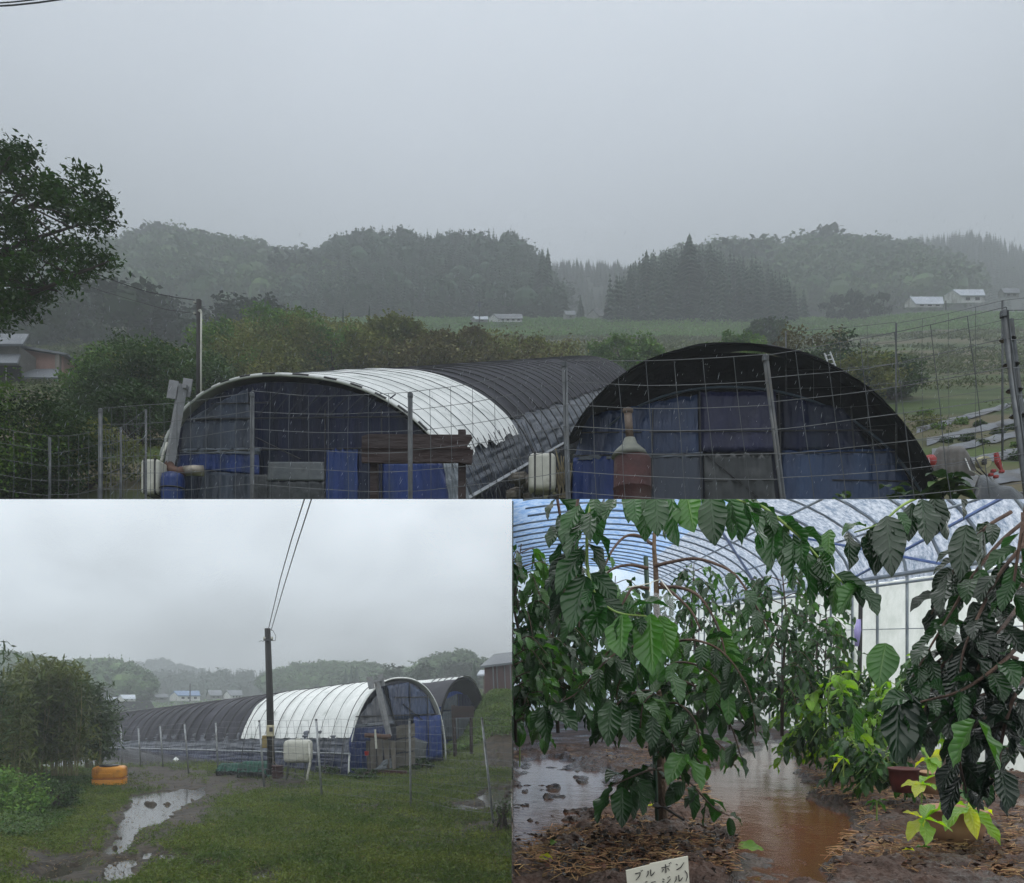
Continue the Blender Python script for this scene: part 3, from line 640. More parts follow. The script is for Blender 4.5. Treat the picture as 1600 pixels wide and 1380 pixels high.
A2i.panel('blue_tarp', M_tarp, [(896, 716), (960, 712), (960, 795), (894, 795)], T2, .04, seed=24)
A2i.panel('lower_right_tarp', mat('tarp_steel', C3(14, 34, 66), C3(34, 60, 96), 1.2, rough=.3, bump=1.6, stretch=(1.5, 1.5, .3)), [(1222, 705), (1398, 702), (1440, 795), (1222, 795)], T2, .04, seed=25, wrinkle=.03)
A2i.panel('mid_film', M_filmg, [(1018, 708), (1098, 708), (1098, 795), (1018, 795)], T2, .035, seed=26)
A2i.panel('door_sheet', mat('sheet_grey', C3(34, 38, 40), C3(58, 62, 62), 1.5, rough=.4, bump=.8, bscale=2), [(1100, 709), (1205, 709), (1214, 795), (1102, 795)], T2, .05, seed=27, wrinkle=.05)
A2i.panel('folded_film_edge', MATS['film_pale'], [(900, 712), (1098, 707), (1098, 713), (900, 719)], T2, .055, seed=28, wrinkle=.02)
for (a, b) in [((1093, 612), (1096, 795)), ((1217, 612), (1222, 795)), ((900, 676), (1380, 672)), ((1100, 752), (1212, 750)), ((896, 712), (1400, 706)), ((1100, 709), (1206, 795)), ((1020, 640), (1018, 795)), ((1330, 640), (1335, 705)), ((1300, 750), (1430, 752))]:
    MB().tube([A2i.on(*a, .07), A2i.on(*b, .07)], .011, 5).build('frame_bar', M_dark, T2)
# flue in front of the right tunnel
t = thing('stove_flue', 'rusty flue with a cone foot on a reddish barrel before the black canopy', 'chimney', at(985, 790, 10.2))
p = at(981, 643, 10.2); q = at(984, 685, 10.2)
M_rust = mat('flue_metal', C3(92, 80, 72), C3(120, 106, 92), 5, rough=.6, metal=.3, bump=.3, c3=C3(80, 48, 36), s3=4)
MB().tube([p, q], .052, 12).build('pipe', M_rust, t, smooth=True)
MB().lathe(at(981, 643, 10.2), [(.06, -.02), (.07, 0), (.07, .03), (.04, .045)], 14).build('cap', M_rust, t)
MB().lathe((q.x, q.y, at(984, 714, 10.2).z), [(.25, 0), (.2, .08), (.1, .17), (.07, .25)], 18).build('cone', mat('cone_metal', C3(96, 100, 92), C3(128, 130, 118), 4, rough=.5, metal=.3), t, smooth=True)
MB().lathe((at(988, 714, 10.2).x, 10.2, at(988, 800, 10.2).z), [(.245, 0), (.25, .3), (.26, .31), (.25, .32), (.245, .7), (.22, .73)], 22).build('barrel', M_brick, t, smooth=True)
# ---- chimney with two draught boards (left)
t = thing('vent_chimney', 'tall square vent pipe topped by two upright boards, left of the white arch', 'chimney', at(262, 790, 12.6))
M_ven = mat('vent_metal', C3(112, 114, 116), C3(146, 148, 150), 4, rough=.5, bump=.15, c3=C3(112, 108, 104), s3=4)
a, b = at(265, 726, 12.6), at(285, 602, 12.6)
MB().tube([a, b], .085, 4).build('pipe', M_ven, t)
d = (b - a).normalized(); sd = Vector((1, 0, 0)) * .02
rot = Matrix.Rotation(math.atan2(d.x, d.z), 3, 'Y')
MB().box(at(270, 609, 12.55), (.15, .03, .30), rot).build('draught_board', M_ven, t); MB().box(at(292, 606, 12.65), (.15, .03, .30), rot).build('draught_board', M_ven, t)
MB().box(at(281, 604, 12.6), (.26, .12, .06), rot).build('cross_bar', M_ven, t)
MB().tube([at(264, 724, 12.6), at(268, 734, 12.55), at(278, 738, 12.5), at(290, 736, 12.5)], [.07, .08, .085, .08], 12).build('elbow', mat('rusty_elbow', C3(70, 44, 36), C3(110, 84, 70), 6, rough=.6, metal=.3), t, smooth=True)
MB().tube([at(288, 736, 12.5), at(302, 735, 12.52), at(318, 736, 12.6)], [.08, .085, .09], 14).build('flue_bend', mat('flue_alu', C3(130, 122, 110), C3(160, 152, 138), 5, rough=.4, metal=.5, c3=C3(60, 50, 44), s3=5), t, smooth=True)
t = thing('barrel', 'dark blue tarp-wrapped barrel below the vent chimney', 'barrel', at(272, 800, 12.3))
MB().lathe((at(270, 800, 12.3).x, 12.3, at(270, 800, 12.3).z), [(.17, 0), (.18, .3), (.185, .5), (.16, .6), (.08, .63)], 16).build('body', M_tarp, t, smooth=True)
MB().tube([at(270, 764, 12.3) + Vector((.19 * math.cos(k), .19 * math.sin(k), 0)) for k in np.linspace(0, 6.3, 18)], .012, 4).build('rope', M_dark, t)
# ---- white tanks
def tank(label, u0, u1, v0, v1, y, depth, group=None, straps=2, legs=None, m=M_plw, ang=0.0, name='water_tank'):
    a, b = at(u0, v1, y), at(u1, v0, y); c = (a + b) / 2; w, h = (b - a).x, (b - a).z; r = min(w, h) * .2
    t = thing(name, label, 'tank', (c.x, c.y, (legs if legs is not None else a.z)), group)
    rot = Matrix.Rotation(ang, 3, 'Z')
    MB().rbox(c, (w, depth, h), r, rot, 5).build('body', m, t, smooth=True)
    for k in (-.28, .28)[:straps]:
        MB().rbox(c + rot @ Vector((w * k, 0, 0)), (.03, depth + .02, h + .02), .012, rot, 2).build('strap', M_dark, t)
    MB().lathe(c + Vector((0, 0, h / 2 - .01)), [(.07, 0), (.07, .035), (.03, .045)], 14).build('cap', M_plw if m is M_plw else M_dark, t)
    return t, c, w, h
t, c, w, h = tank('white plastic water tank standing left of the vent chimney', 228, 257, 722, 776, 12.4, .4)
MB().tube([at(252, 720, 12.4), at(256, 706, 12.4), at(261, 692, 12.5)], .022, 8).build('pipe', M_plw, t)
t, c, w, h = tank('white plastic water tank with vertical straps between the two tunnels', 826, 868, 712, 770, 12.6, .42)
for k in (-.15, .15): rod('leg', M_wire, c + Vector((k, 0, -h / 2)), c + Vector((k, 0, -h / 2 - .5)), .02, t)
# junk between the tunnels
t = thing('cane_bundle', 'bundle of pale canes leaning beside the white tank', 'canes', at(880, 775, 12.8))
g3 = random.Random(3)
for k in range(14): rod('cane', mat('cane', C3(110, 100, 76), C3(150, 138, 108), 5, rough=.7), at(868 + g3.uniform(0, 24), 778, 12.8), at(866 + g3.uniform(0, 28), g3.uniform(700, 735), 12.8 + g3.uniform(-.2, .2)), .008, t, 4)
mb = MB()
for k in range(30):
    p = at(g3.uniform(800, 885), g3.uniform(745, 785), 13.4 + g3.uniform(-.4, .4)); mb.rbox(p, (g3.uniform(.1, .3), g3.uniform(.1, .25), g3.uniform(.08, .2)), .03, Matrix.Rotation(g3.uniform(0, 3), 3, 'Z'), 1)
o = mb.build('rubble', mat('rubble', C3(66, 62, 54), C3(108, 102, 92), 6, rough=.9, bump=.5), None); kind(o, 'stuff', 'pale rubble and crumpled plastic in the gap between the tunnels')
# ---- sign board
t = thing('sign_board', 'red-brown wooden sign board with a broken right end, before the white arch', 'sign', at(650, 800, 7.6))
P = [(565, 682), (575, 678), (690, 679), (736, 679), (738, 683), (727, 699), (739, 703), (737, 725), (716, 722), (600, 723), (565, 722)]
MB().poly([at(u, v, 7.6) for u, v in P], (0, .045, 0)).build('board', M_wood, t)
MB().box(at(585, 742, 7.72), (.075, .075, .62)).build('post', M_wood, t); MB().box(at(722, 729, 7.72), (.075, .075, .72)).build('post', M_wood, t)
MB().box(at(650, 700, 7.585), (1.08, .012, .014)).build('batten', M_wood, t)
# ---- utility pole with conduit
t = thing('utility_pole', 'dark wooden utility pole with a white conduit, behind the white arch', 'pole', gp(311, 23))
b = gp(311, 23); topz = at(310, 469, 23).z
MB().tube([b, (b.x, 23, topz)], [.09, .075], 10).build('pole', M_pole, t, smooth=True)
MB().tube([at(314.5, 487, 22.9), at(314, 560, 22.9), at(314.2, 660, 22.9)], .028, 8).build('conduit', M_plw, t, smooth=True)
MB().tube([at(311, 486, 22.95), at(313, 485, 22.9), at(314.5, 489, 22.9)], .035, 8).build('conduit_bend', M_plw, t)
for v in (474, 491): MB().lathe(at(304, v, 23), [(.03, 0), (.045, .03), (.03, .06)], 8).build('insulator', M_plw, t); rod('bracket', M_dark, at(304, v, 23), at(310, v, 23), .015, t)
def wire(label, pts, r=.012, grp=None): 
    o = MB().tube([at(*p) for p in pts], r, 5).build('power_line', mat('cable', C3(24, 24, 26), C3(34, 34, 36), 5, rough=.6), None, loc=at(*pts[0])); tag(o, label, 'cable', grp); return o
wire('black cable running from the pole top up into the big tree', [(304, 469, 23), (270, 464, 22), (230, 456, 21), (190, 443, 20), (155, 430, 19), (100, 405, 18), (30, 360, 17)])
wire('thin lower cable reaching the pole from the left wood', [(304, 490, 23), (260, 484, 24), (210, 470, 25), (160, 455, 26), (90, 430, 27)], .009)
wire('lower power line crossing the top left corner of the sky', [(-20, 10.5, 14), (20, 8.2, 14), (60, 4, 14), (110, -3, 14)], .014); wire('upper power line crossing the top left corner of the sky', [(-20, 6, 14.4), (20, 3.2, 14.4), (50, 0, 14.4), (90, -6, 14.4)], .012)
# ---- old house at left
t = thing('old_house', 'old farmhouse with a grey tin roof and brown plaster gable, behind the big tree', 'house', at(40, 610, 44))
yh = 44; M_plas = mat('plaster_brown', C3(132, 102, 92), C3(158, 126, 114), .8, rough=.85, bump=.2, c3=C3(88, 72, 66), s3=.5); M_cream = mat('wall_cream', C3(150, 146, 120), C3(172, 166, 138), .8, rough=.8, c3=C3(120, 118, 100), s3=.7)
M_roof = mat('tin_roof', C3(88, 93, 98), C3(114, 119, 124), 1.0, rough=.55, metal=.1, bump=.2, c3=C3(96, 100, 106), s3=.8)
MB().poly([at(32, 612, yh), at(99, 612, yh), at(99, 553, yh), at(45, 541, yh), at(32, 541, yh)], (0, 5, 0)).build('wall', M_plas, t)
MB().poly([at(32, 539, yh - .3), at(105, 552, yh - .3), at(105, 555, yh - .3), at(32, 543, yh - .3)], (0, 5.6, .0)).build('roof', M_roof, t)
MB().poly([at(-80, 612, yh - 1.5), at(30, 612, yh - 1.5), at(30, 541, yh - 1.5), at(-80, 541, yh - 1.5)], (0, 4, 0)).build('side_wall', mat('wall_grey', C3(90, 88, 84), C3(116, 114, 108), .9, rough=.85), t)
P = [[at(-80, 541, yh - 2), at(37, 541, yh - 2)], [at(-80, 525, yh + 1.5), at(46, 525, yh + 1.5)]]; MB().grid(P).build('upper_roof', M_roof, t, solid=.12)
P = [[at(-80, 567, yh - 3), at(27, 567, yh - 3)], [at(-80, 553, yh - 1.6), at(32, 553, yh - 1.6)]]; MB().grid(P).build('porch_roof', M_roof, t, solid=.1)
MB().poly([at(42, 612, yh - 1.6), at(88, 612, yh - 1.6), at(88, 588, yh - 1.6), at(42, 588, yh - 1.6)], (0, 1.5, 0)).build('lean_to_wall', M_cream, t)
P = [[at(34, 589, yh - 2.1), at(91, 590, yh - 2.1)], [at(36, 577, yh - .2), at(91, 576, yh - .2)]]; MB().grid(P).build('lean_to_roof', M_roof, t, solid=.08)
MB().box(at(91, 580, yh - .1), (.25, .2, 2.2)).build('post', M_grwood, t)
w_ = MB().box(at(10, 585, yh - 1.6), (1.6, .08, .9)).build('window', M_dark, t); MB().box(at(10, 585, yh - 1.62), (.05, .1, .9)).build('mullion', M_plw, w_)
# ---- far houses
def house(label, u0, u1, vb, ve, vr, y, deep, roofm, wallm, gable='left', win=3, name='farmhouse', gw=.3):
    """far house: long eave side facing the camera, gable end turned away at one side"""
    t = thing(name, label, 'house', at((u0 + u1) / 2, vb, y)); L_ = gable == 'left'; y2 = y + deep; ym_ = y + deep / 2
    ug = u0 + (u1 - u0) * gw if L_ else u1 - (u1 - u0) * gw; uf = u0 if L_ else u1; ue = u1 if L_ else u0; um = (ug + uf) / 2; sg = 1 if L_ else -1; o = 1.2 * sg
    MB().poly([at(uf, vb, y2), at(ug, vb, y), at(ug, ve, y), at(um, vr, ym_), at(uf, ve, y2)], (.0, .12, 0)).build('gable_wall', wallm, t)
    MB().poly([at(ug, vb, y - .01), at(ue, vb, y - .01), at(ue, ve, y - .01), at(ug, ve, y - .01)], (0, .12, 0)).build('wall', wallm, t)
    MB().grid([[at(ug - o, ve + .8, y - .3), at(ue + o, ve + .8, y - .3)], [at(um - o, vr - .4, ym_), at(ue - (ug - um) * .25 + o, vr - .4, ym_)]]).build('roof', roofm, t, solid=.12)
    MB().grid([[at(um - o, vr - .4, ym_ + .02), at(um + (ug - um) * .1, vr, ym_ + .05)], [at(uf - o, ve + .8, y2 + .2), at(uf + o * .2, ve + .6, y2 + .3)]]).build('roof_edge', roofm, t, solid=.1)
    for k in range(win):
        f = (k + .7) / (win + .4); u = ug + (ue - ug) * f; w_ = abs(ue - ug) / (win + 1) * .55; h_ = (vb - ve) * .4; vc = (vb + ve) / 2 - (vb - ve) * .05
        MB().poly([at(u - w_ / 2, vc + h_ / 2, y - .08), at(u + w_ / 2, vc + h_ / 2, y - .08), at(u + w_ / 2, vc - h_ / 2, y - .08), at(u - w_ / 2, vc - h_ / 2, y - .08)], (0, .05, 0)).build('window', M_dark, t)
    return t
M_hw = mat('house_white', C3(190, 192, 190), C3(212, 214, 212), .6, rough=.8, c3=C3(160, 160, 156), s3=.5); M_hg = mat('house_grey', C3(120, 122, 122), C3(150, 150, 148), .6, rough=.8)
M_rg = mat('roof_grey', C3(84, 88, 92), C3(120, 124, 130), .7, rough=.6); M_rl = mat('roof_light', C3(160, 168, 178), C3(190, 196, 204), .7, rough=.5)
house('long white farmhouse with a pale roof, left one of the pair on the right slope', 1414, 1474, 480, 474, 464, 118, 5, M_rl, M_hw, win=3)
house('taller white farmhouse with a pale roof, right one of the pair on the right slope', 1476, 1538, 473, 462, 454, 124, 6, M_rl, M_hw, win=2, gw=.42)
house('grey-roofed farmhouse with white window band at the foot of the central hill', 764, 816, 503, 497, 491, 140, 5, M_rg, M_hw, win=4)
house('small pale hut by the valley gap', 880, 898, 499, 492, 487, 150, 4, M_rg, M_hg, win=1)
house('wide dark-roofed barn under the right grove', 918, 966, 500, 493, 484, 150, 5, mat('roof_dk', C3(50, 52, 54), C3(70, 72, 74), .7), M_hg, win=0, gw=.4)
house('small bright shed roof left of the grey-roofed farmhouse', 736, 762, 503, 499, 496, 141, 4, M_rl, M_hg, win=1)
house('low white building at the far right edge of the slope', 1560, 1592, 464, 458, 452, 128, 5, M_rg, M_hg, win=2)
def upole(label, u, vt, vb, y, r=.12, arm=True):
    b = at(u, vb, y); tp = at(u, vt, y); t = thing('utility_pole', label, 'pole', b); MB().tube([b, tp], [r, r * .7], 6).build('pole', M_pole, t)
    if arm: MB().box(tp - Vector((0, 0, .5)), (1.4, .12, .12)).build('cross_arm', M_pole, t); MB().lathe(tp - Vector((0, 0, 1.5)), [(.28, 0), (.3, .1), (.28, .9), (.1, 1)], 8).build('transformer', M_filmg, t)
upole('far utility pole beside the grey-roofed farmhouse', 749, 468, 504, 139); upole('thin dark pole on the meadow left of the near pole', 237, 508, 560, 60, .07, False); upole('leaning stub pole between the two white farmhouses', 1478, 470, 484, 112, .09, False)
# ---- ladder
t = thing('ladder', 'pale aluminium ladder leaning behind the black canopy', 'ladder', at(1305, 600, 16))
l0, l1, r0, r1 = at(1303, 592, 16), at(1288, 552, 16), at(1313, 592, 16), at(1297, 550, 16)
M_al = mat('aluminium', C3(190, 192, 190), C3(214, 216, 214), 4, rough=.35, metal=.3)
rod('rail', M_al, l0, l1, .018, t); rod('rail', M_al, r0, r1, .018, t)
for k in range(6): rod('rung', M_al, l0.lerp(l1, (k + .4) / 6), r0.lerp(r1, (k + .4) / 6), .012, t)
# ---- field beds at right: pale film strips with crop clumps
M_mulch = mat('mulch_film', C3(66, 70, 76), C3(98, 103, 110), 1.2, rough=.35, bump=.6, bscale=2.5, c3=C3(64, 62, 58), s3=1.6, p3=.54)
beds = [((1432, 676), (1640, 618), 7), ((1448, 694), (1680, 636), 9), ((1456, 712), (1720, 650), 10), ((1462, 736), (1760, 676), 13), ((1460, 765), (1820, 712), 18), ((1440, 800), (1900, 752), 24)]
for i, (a, b, w) in enumerate(beds):
    P = []
    for k in range(25):
        f = k / 24; u = a[0] + (b[0] - a[0]) * f; v = a[1] + (b[1] - a[1]) * f; row = []
        for j in range(5):
            q = hitA(u, v + w * (j / 4 - .5) * (1 + .15 * math.sin(k * 1.3 + i))); row.append(q + Vector((0, 0, .06 + .09 * math.sin(math.pi * j / 4) + .02 * math.sin(k * 2.1 + j))))
        P.append(row)
    o = MB().grid(P).build('mulch_sheet', M_mulch, None, smooth=True, loc=P[0][0]); tag(o, ['farthest', 'second farthest', 'third from the back', 'third from the front', 'second nearest', 'nearest'][i] + ' strip of pale plastic film laid along the right field', 'mulch film', 'plastic film strips on the right field')
pl = [(1445, 646, 10, 'm'), (1500, 660, 9, 'm'), (1530, 664, 8, 'd'), (1478, 690, 8, 'd'), (1560, 676, 8, 'd'), (1580, 668, 7, 'd'), (1510, 685, 9, 'd'), (1535, 692, 6, 'd'), (1590, 696, 9, 'm'), (1588, 715, 10, 'd'), (1465, 668, 8, 'm'), (1555, 742, 5, 'd'), (1598, 650, 8, 'd'), (1450, 660, 14, 'o')]
CROPL = ['leafy far-left', 'mid-green upper-middle', 'dark upper-middle', 'small dark left', 'dark upper-right', 'small dark topmost right', 'dark bushy central', 'tiny dark central', 'light green right-hand', 'broad dark green lower-right', 'mid-green left-hand', 'tiny dark lowest', 'dark far-right upper', 'olive clump at the canopy foot,']
for i, (u, v, r_, k) in enumerate(pl):
    q = hitA(u, v + r_ * .5); s_ = r_ * q.y / FPX; g2 = np.random.default_rng(200 + i)
    Cc = np.clip(g2.normal(size=(20, 3)), -1.3, 1.3) * np.array([s_ * .6, s_ * .5, s_ * .25]) + np.array(q) + np.array([0, 0, s_ * .5])
    o = polys('crop_plant', leafquads(Cc, s_ * .3, 24, .09, rg=g2), {'m': LEAF_MD, 'd': LEAF_DK, 'o': LEAF_OL}[k], None, loc=q)
    tag(o, CROPL[i] + ' crop clump on the right field', 'crop plant', 'crop clumps on the right field')
# ---- tarp-covered tiller with red parts
t = thing('covered_machine', 'garden tiller under a grey-brown tarp with red round guards, right of the black canopy', 'machine', at(1485, 745, 16.2))
ym = 16.2; P = []
for i in range(13):
    row = []
    for j in range(19):
        f = j / 18; u = 1447 + 76 * f; h_ = [0, 26, 44, 46, 46, 45, 45, 46, 45, 40, 26][min(10, int(f * 10.01))] ; vtop = 744 - (h_ + (np.interp(f, [0, .12, .25, .75, .88, 1], [0, 30, 46, 47, 36, 10]) - h_))
        a = i / 12; v = 744 + (vtop - 744) * math.sin(min(1, a * 1.7) * math.pi / 2)
        row.append(at(u, v, ym + (.7 * max(0, a - .45) / .55 if a > .45 else 0) + .05 * math.sin(j * 1.9) * (1 - a)))
    P.append(row)
MB().grid(P).build('tarp', mat('tarp_taupe', C3(84, 80, 76), C3(112, 108, 102), 1.5, rough=.6, bump=.5), t, smooth=True)
MB().lathe(at(1453, 721, ym - .1) , [(.01, -.14), (.09, -.11), (.13, -.03), (.13, .05), (.08, .12), (.01, .14)], 18).build('round_guard', M_red, t, smooth=True)
MB().tube([at(1453, 730, ym - .1), at(1456, 742, ym - .1), at(1460, 756, ym - .1)], [.04, .05, .06], 6).build('red_stem', M_red, t); MB().tube([at(1451, 715, ym - .25), at(1455, 735, ym - .25)], .008, 5).build('lever', M_al, t)
for k in range(3): MB().tube([at(1508 + 8 * k, 716, ym), at(1516 + 9 * k, 735, ym - .1), at(1532 + 5 * k, 744, ym)], .014, 5).build('handle_bar', M_dark if k else M_al, t)
t = thing('seeder', 'red wheeled seeder with a cream spool beside the covered tiller', 'machine', at(1550, 750, 16.5))
MB().tube([at(1533, 723, 16.5), at(1540, 722, 16.3)], [.13, .12], 16).build('spool', mat('cream', C3(170, 164, 128), C3(196, 190, 150), 3, rough=.5), t)
MB().lathe(at(1538, 722, 16.25), [(.05, -.05), (.05, .05)], 10).build('hub', M_dark, t)
MB().tube([at(1556, 708, 16.4), at(1559, 722, 16.4), at(1566, 738, 16.4)], [.05, .07, .025], 6).build('red_arm', M_red, t)
for k, (u, v) in enumerate([(1548, 742), (1556, 745), (1565, 737), (1552, 736)]): MB().rbox(at(u, v, 16.4), (.1, .08, .07), .02, None, 2).build('red_bracket', M_red, t)
MB().tube([at(1540, 740, 16.5), at(1552, 752, 16.5), at(1560, 742, 16.4)], .012, 5).build('frame', M_al, t)
t = thing('black_tarp_pile', 'glossy black plastic sheet heaped over crates in the lower right', 'tarp', at(1560, 800, 13))
P = []
for i in range(15):
    row = []
    for j in range(25):
        u = 1512 + 110 * j / 24; top = np.interp(u, [1512, 1526, 1532, 1545, 1562, 1580, 1600, 1625], [790, 752, 741, 748, 758, 760, 775, 790]); a = i / 14
        row.append(at(u, 800 + (top - 800) * math.sin(min(1, a * 1.6) * math.pi / 2) + 3 * float(fbm(j * .5, i * .5, 8) - .5), 13 - .3 * math.cos(a * 3) + (1.2 * max(0, a - .5) if a > .5 else 0) + .12 * float(fbm(j * .35, i * .3, 2))))
    P.append(row)
MB().grid(P).build('sheet', mat('black_sheet', C3(26, 30, 34), C3(50, 56, 60), 1.5, rough=.28, bump=.8, bscale=3), t, smooth=True)
# ---- large-leaved plants at the bottom
def bigleaf(parent, base, dirv, L, Wd, m, droop=.5, name='leaf', up=None):
    """broad ribbed leaf as its own curved sheet"""
    d = Vector(dirv).normalized(); sd = d.cross(Vector((0, 0, 1)));  sd = sd.normalized() if sd.length > .01 else Vector((1, 0, 0)); nrm = sd.cross(d).normalized(); P = []
    for i in range(11):
        f = i / 10; w = Wd * math.sin(math.pi * min(1, f * .93 + .07) ** .8) ** .8 * .5; c = base + d * L * f + Vector((0, 0, -droop * L * f * f)); row = []
        for j in range(7):
            s_ = j / 3 - 1; row.append(c + sd * w * s_ + nrm * (abs(s_) * .22 * w + .02 * L * math.sin(f * 22 - abs(s_) * 4) * (.3 + abs(s_))))
        P.append(row)
    return MB().grid(P).build(name, m, parent, smooth=True)
LEAF_BIG = mat('big_leaf', C3(30, 54, 24), C3(54, 82, 38), 6, rough=.4, trans=.2, bump=.3, spec=.3)
LEAF_BIGY = mat('big_leaf_fresh', C3(60, 90, 32), C3(88, 116, 46), 6, rough=.4, trans=.25, bump=.3)
for i, (u, v, L_, n, lab, mm) in enumerate([(1485, 752, .26, 26, 'large-leaved green plant in front of the covered tiller', LEAF_BIG), (1400, 766, .18, 14, 'smaller large-leaved plant at the foot of the black canopy', LEAF_BIG), (1318, 768, .12, 9, 'small fresh green sprout at the bottom edge of the upper view', LEAF_BIGY)]):
    b = at(u, v + 45, 7.2); t = thing('leafy_plant', lab, 'plant', b); g3 = random.Random(50 + i)
    rod('stem', LEAF_BIG, b, at(u, v, 7.2), .012, t)
    for k in range(n):
        a = k * 2.4 + g3.random() * .5; el = g3.uniform(-.1, .75); bigleaf(t, at(u, v + g3.uniform(-6, 22), 7.2 + g3.uniform(-.15, .15)) + Vector((g3.uniform(-.5, .5) * L_, 0, 0)), (math.cos(a), math.sin(a) * .8 - .1, el), L_ * g3.uniform(.6, 1.1), L_ * .62, mm if k % 4 else LEAF_BIGY, .6)
# ---- mesh fence
def fence(name, label, posts, zdrop, cell_h, cell_w, rpost, rwire, parent_loc=None, extra=.0, ph=None, grp=None, pm=None, top_off=0.0, wig=.0, seed=1):
    """posts: list of (top point, bottom point); wires drawn between them"""
    t = thing(name, label, 'fence', posts[0][1], grp); g3 = random.Random(seed)
    for a, b in posts:
        MB().tube([b, a], rpost, 8).build('post', pm or M_galv, t, smooth=True)
        if rpost > .018: MB().lathe(a, [(rpost * 1.15, -.03), (rpost * 1.15, .0), (rpost * .5, .012)], 8).build('post_cap', M_galv, t)
    for i in range(len(posts) - 1):
        (a0, b0), (a1, b1) = posts[i], posts[i + 1]; mb = MB(); H = (a0 - b0).length; nh = int(H / cell_h) + 1; Ln = (a1 - a0).length; nw = max(2, round(Ln / cell_w))
        G = []
        for r_ in range(nh + 1):
            f = min(1, r_ * cell_h / H); row = []
            for c_ in range(nw + 1):
                g_ = c_ / nw; p = (a0.lerp(b0, f)).lerp(a1.lerp(b1, f), g_) + Vector((0, 0, top_off)); k = math.sin(math.pi * g_)
                p += Vector((wig * .6 * float(vnoise(c_ * .6 + i * 9, r_ * .4, seed) - .5), -.02, wig * float(vnoise(r_ * .9 + i * 7, c_ * .3, seed + 2) - .5) - .02 * k)); row.append(p)
            G.append(row)
        for row in G: mb.tube(row, rwire, 3, cap=False)
        for c_ in range(nw + 1): mb.tube([G[r_][c_] for r_ in range(nh + 1)], rwire, 3, cap=False)
        mb.build('wire_mesh', M_wire, t)
    return t
def pst(u, v, y, lean=(0, 0)): a = at(u, v, y); return (a, Vector((a.x + lean[0], a.y + lean[1], a.z - 2.2)))
fence('wire_fence', 'tall galvanised wire mesh fence across the front of the upper view', [pst(157, 640, 7.2), pst(394, 615, 6.3), pst(641, 615, 5.9), pst(882, 567, 5.3, (.06, 0)), pst(1196, 557, 4.7, (.27, 0)), pst(1569, 487, 4.0, (.28, 0)), pst(1960, 470, 3.4, (.3, 0))], 0, .15, .18, .0185, .0024, wig=.03, top_off=.0, seed=4)
fence('wire_fence', 'smaller-meshed wire fence continuing at the lower left of the upper view', [pst(-60, 655, 7.6), pst(78, 684, 7.9), pst(156, 672, 7.6), pst(189, 668, 8.4), pst(228, 640, 8.8)], 0, .15, .15, .013, .0024, wig=.04, seed=6)
fence('wire_fence', 'faint wire fence line behind the black tarp at the right', [pst(1228, 520, 12), pst(1400, 505, 11.4), pst(1566, 470, 10.6), pst(1700, 450, 10)], 0, .3, .35, .012, .0035, wig=.06, seed=8)
t = thing('fence_brace', 'second galvanised tube strapped against the leaning right fence post', 'fence post', at(1580, 800, 4.1)); rod('tube', M_galv, at(1577, 500, 4.05), at(1612, 800, 4.05), .02, t, 8)
for v in (530, 570, 610, 650): MB().lathe(at(1569 + (v - 487) * .13, v, 4.03), [(.036, -.006), (.04, 0), (.036, .006)], 10).build('clamp', M_dark, t)
# ---- rain: small falling drops
def rain(name, label, u0, u1, v0, v1, y0, y1, n, L_, r_, seed, slant=.35):
    g2 = np.random.default_rng(seed); y = y0 * (y1 / y0) ** g2.uniform(0, 1, n); u = g2.uniform(u0, u1, n); v = g2.uniform(v0, v1, n)
    P = np.stack([(u - HX) / FPX * y, y, (HY - v) / FPX * y], -1); l = (L_ * g2.uniform(.5, 1.5, n))[:, None]
    d = np.array([slant, 0, 1.0]) + g2.normal(size=(n, 3)) * .15; d /= np.linalg.norm(d, axis=1)[:, None]; Q = []
    for k in range(3):
        a = k * 2.0944; b = a + 2.0944
        o1 = np.array([math.cos(a), math.sin(a), 0]) * r_; o2 = np.array([math.cos(b), math.sin(b), 0]) * r_
        Q.append(np.stack([P - d * l / 2, P + o1, P + d * l / 2, P + o2], 1))
    o = polys(name, np.concatenate(Q), mat('rain_water', C3(190, 196, 204), C3(215, 220, 226), 2, rough=.2), None); kind(o, 'stuff', label)
rain('raindrops', 'pale raindrops falling in front of the tunnels and hills', 0, 1600, 330, 780, 2.6, 9, 1900, .02, .0008, 9)
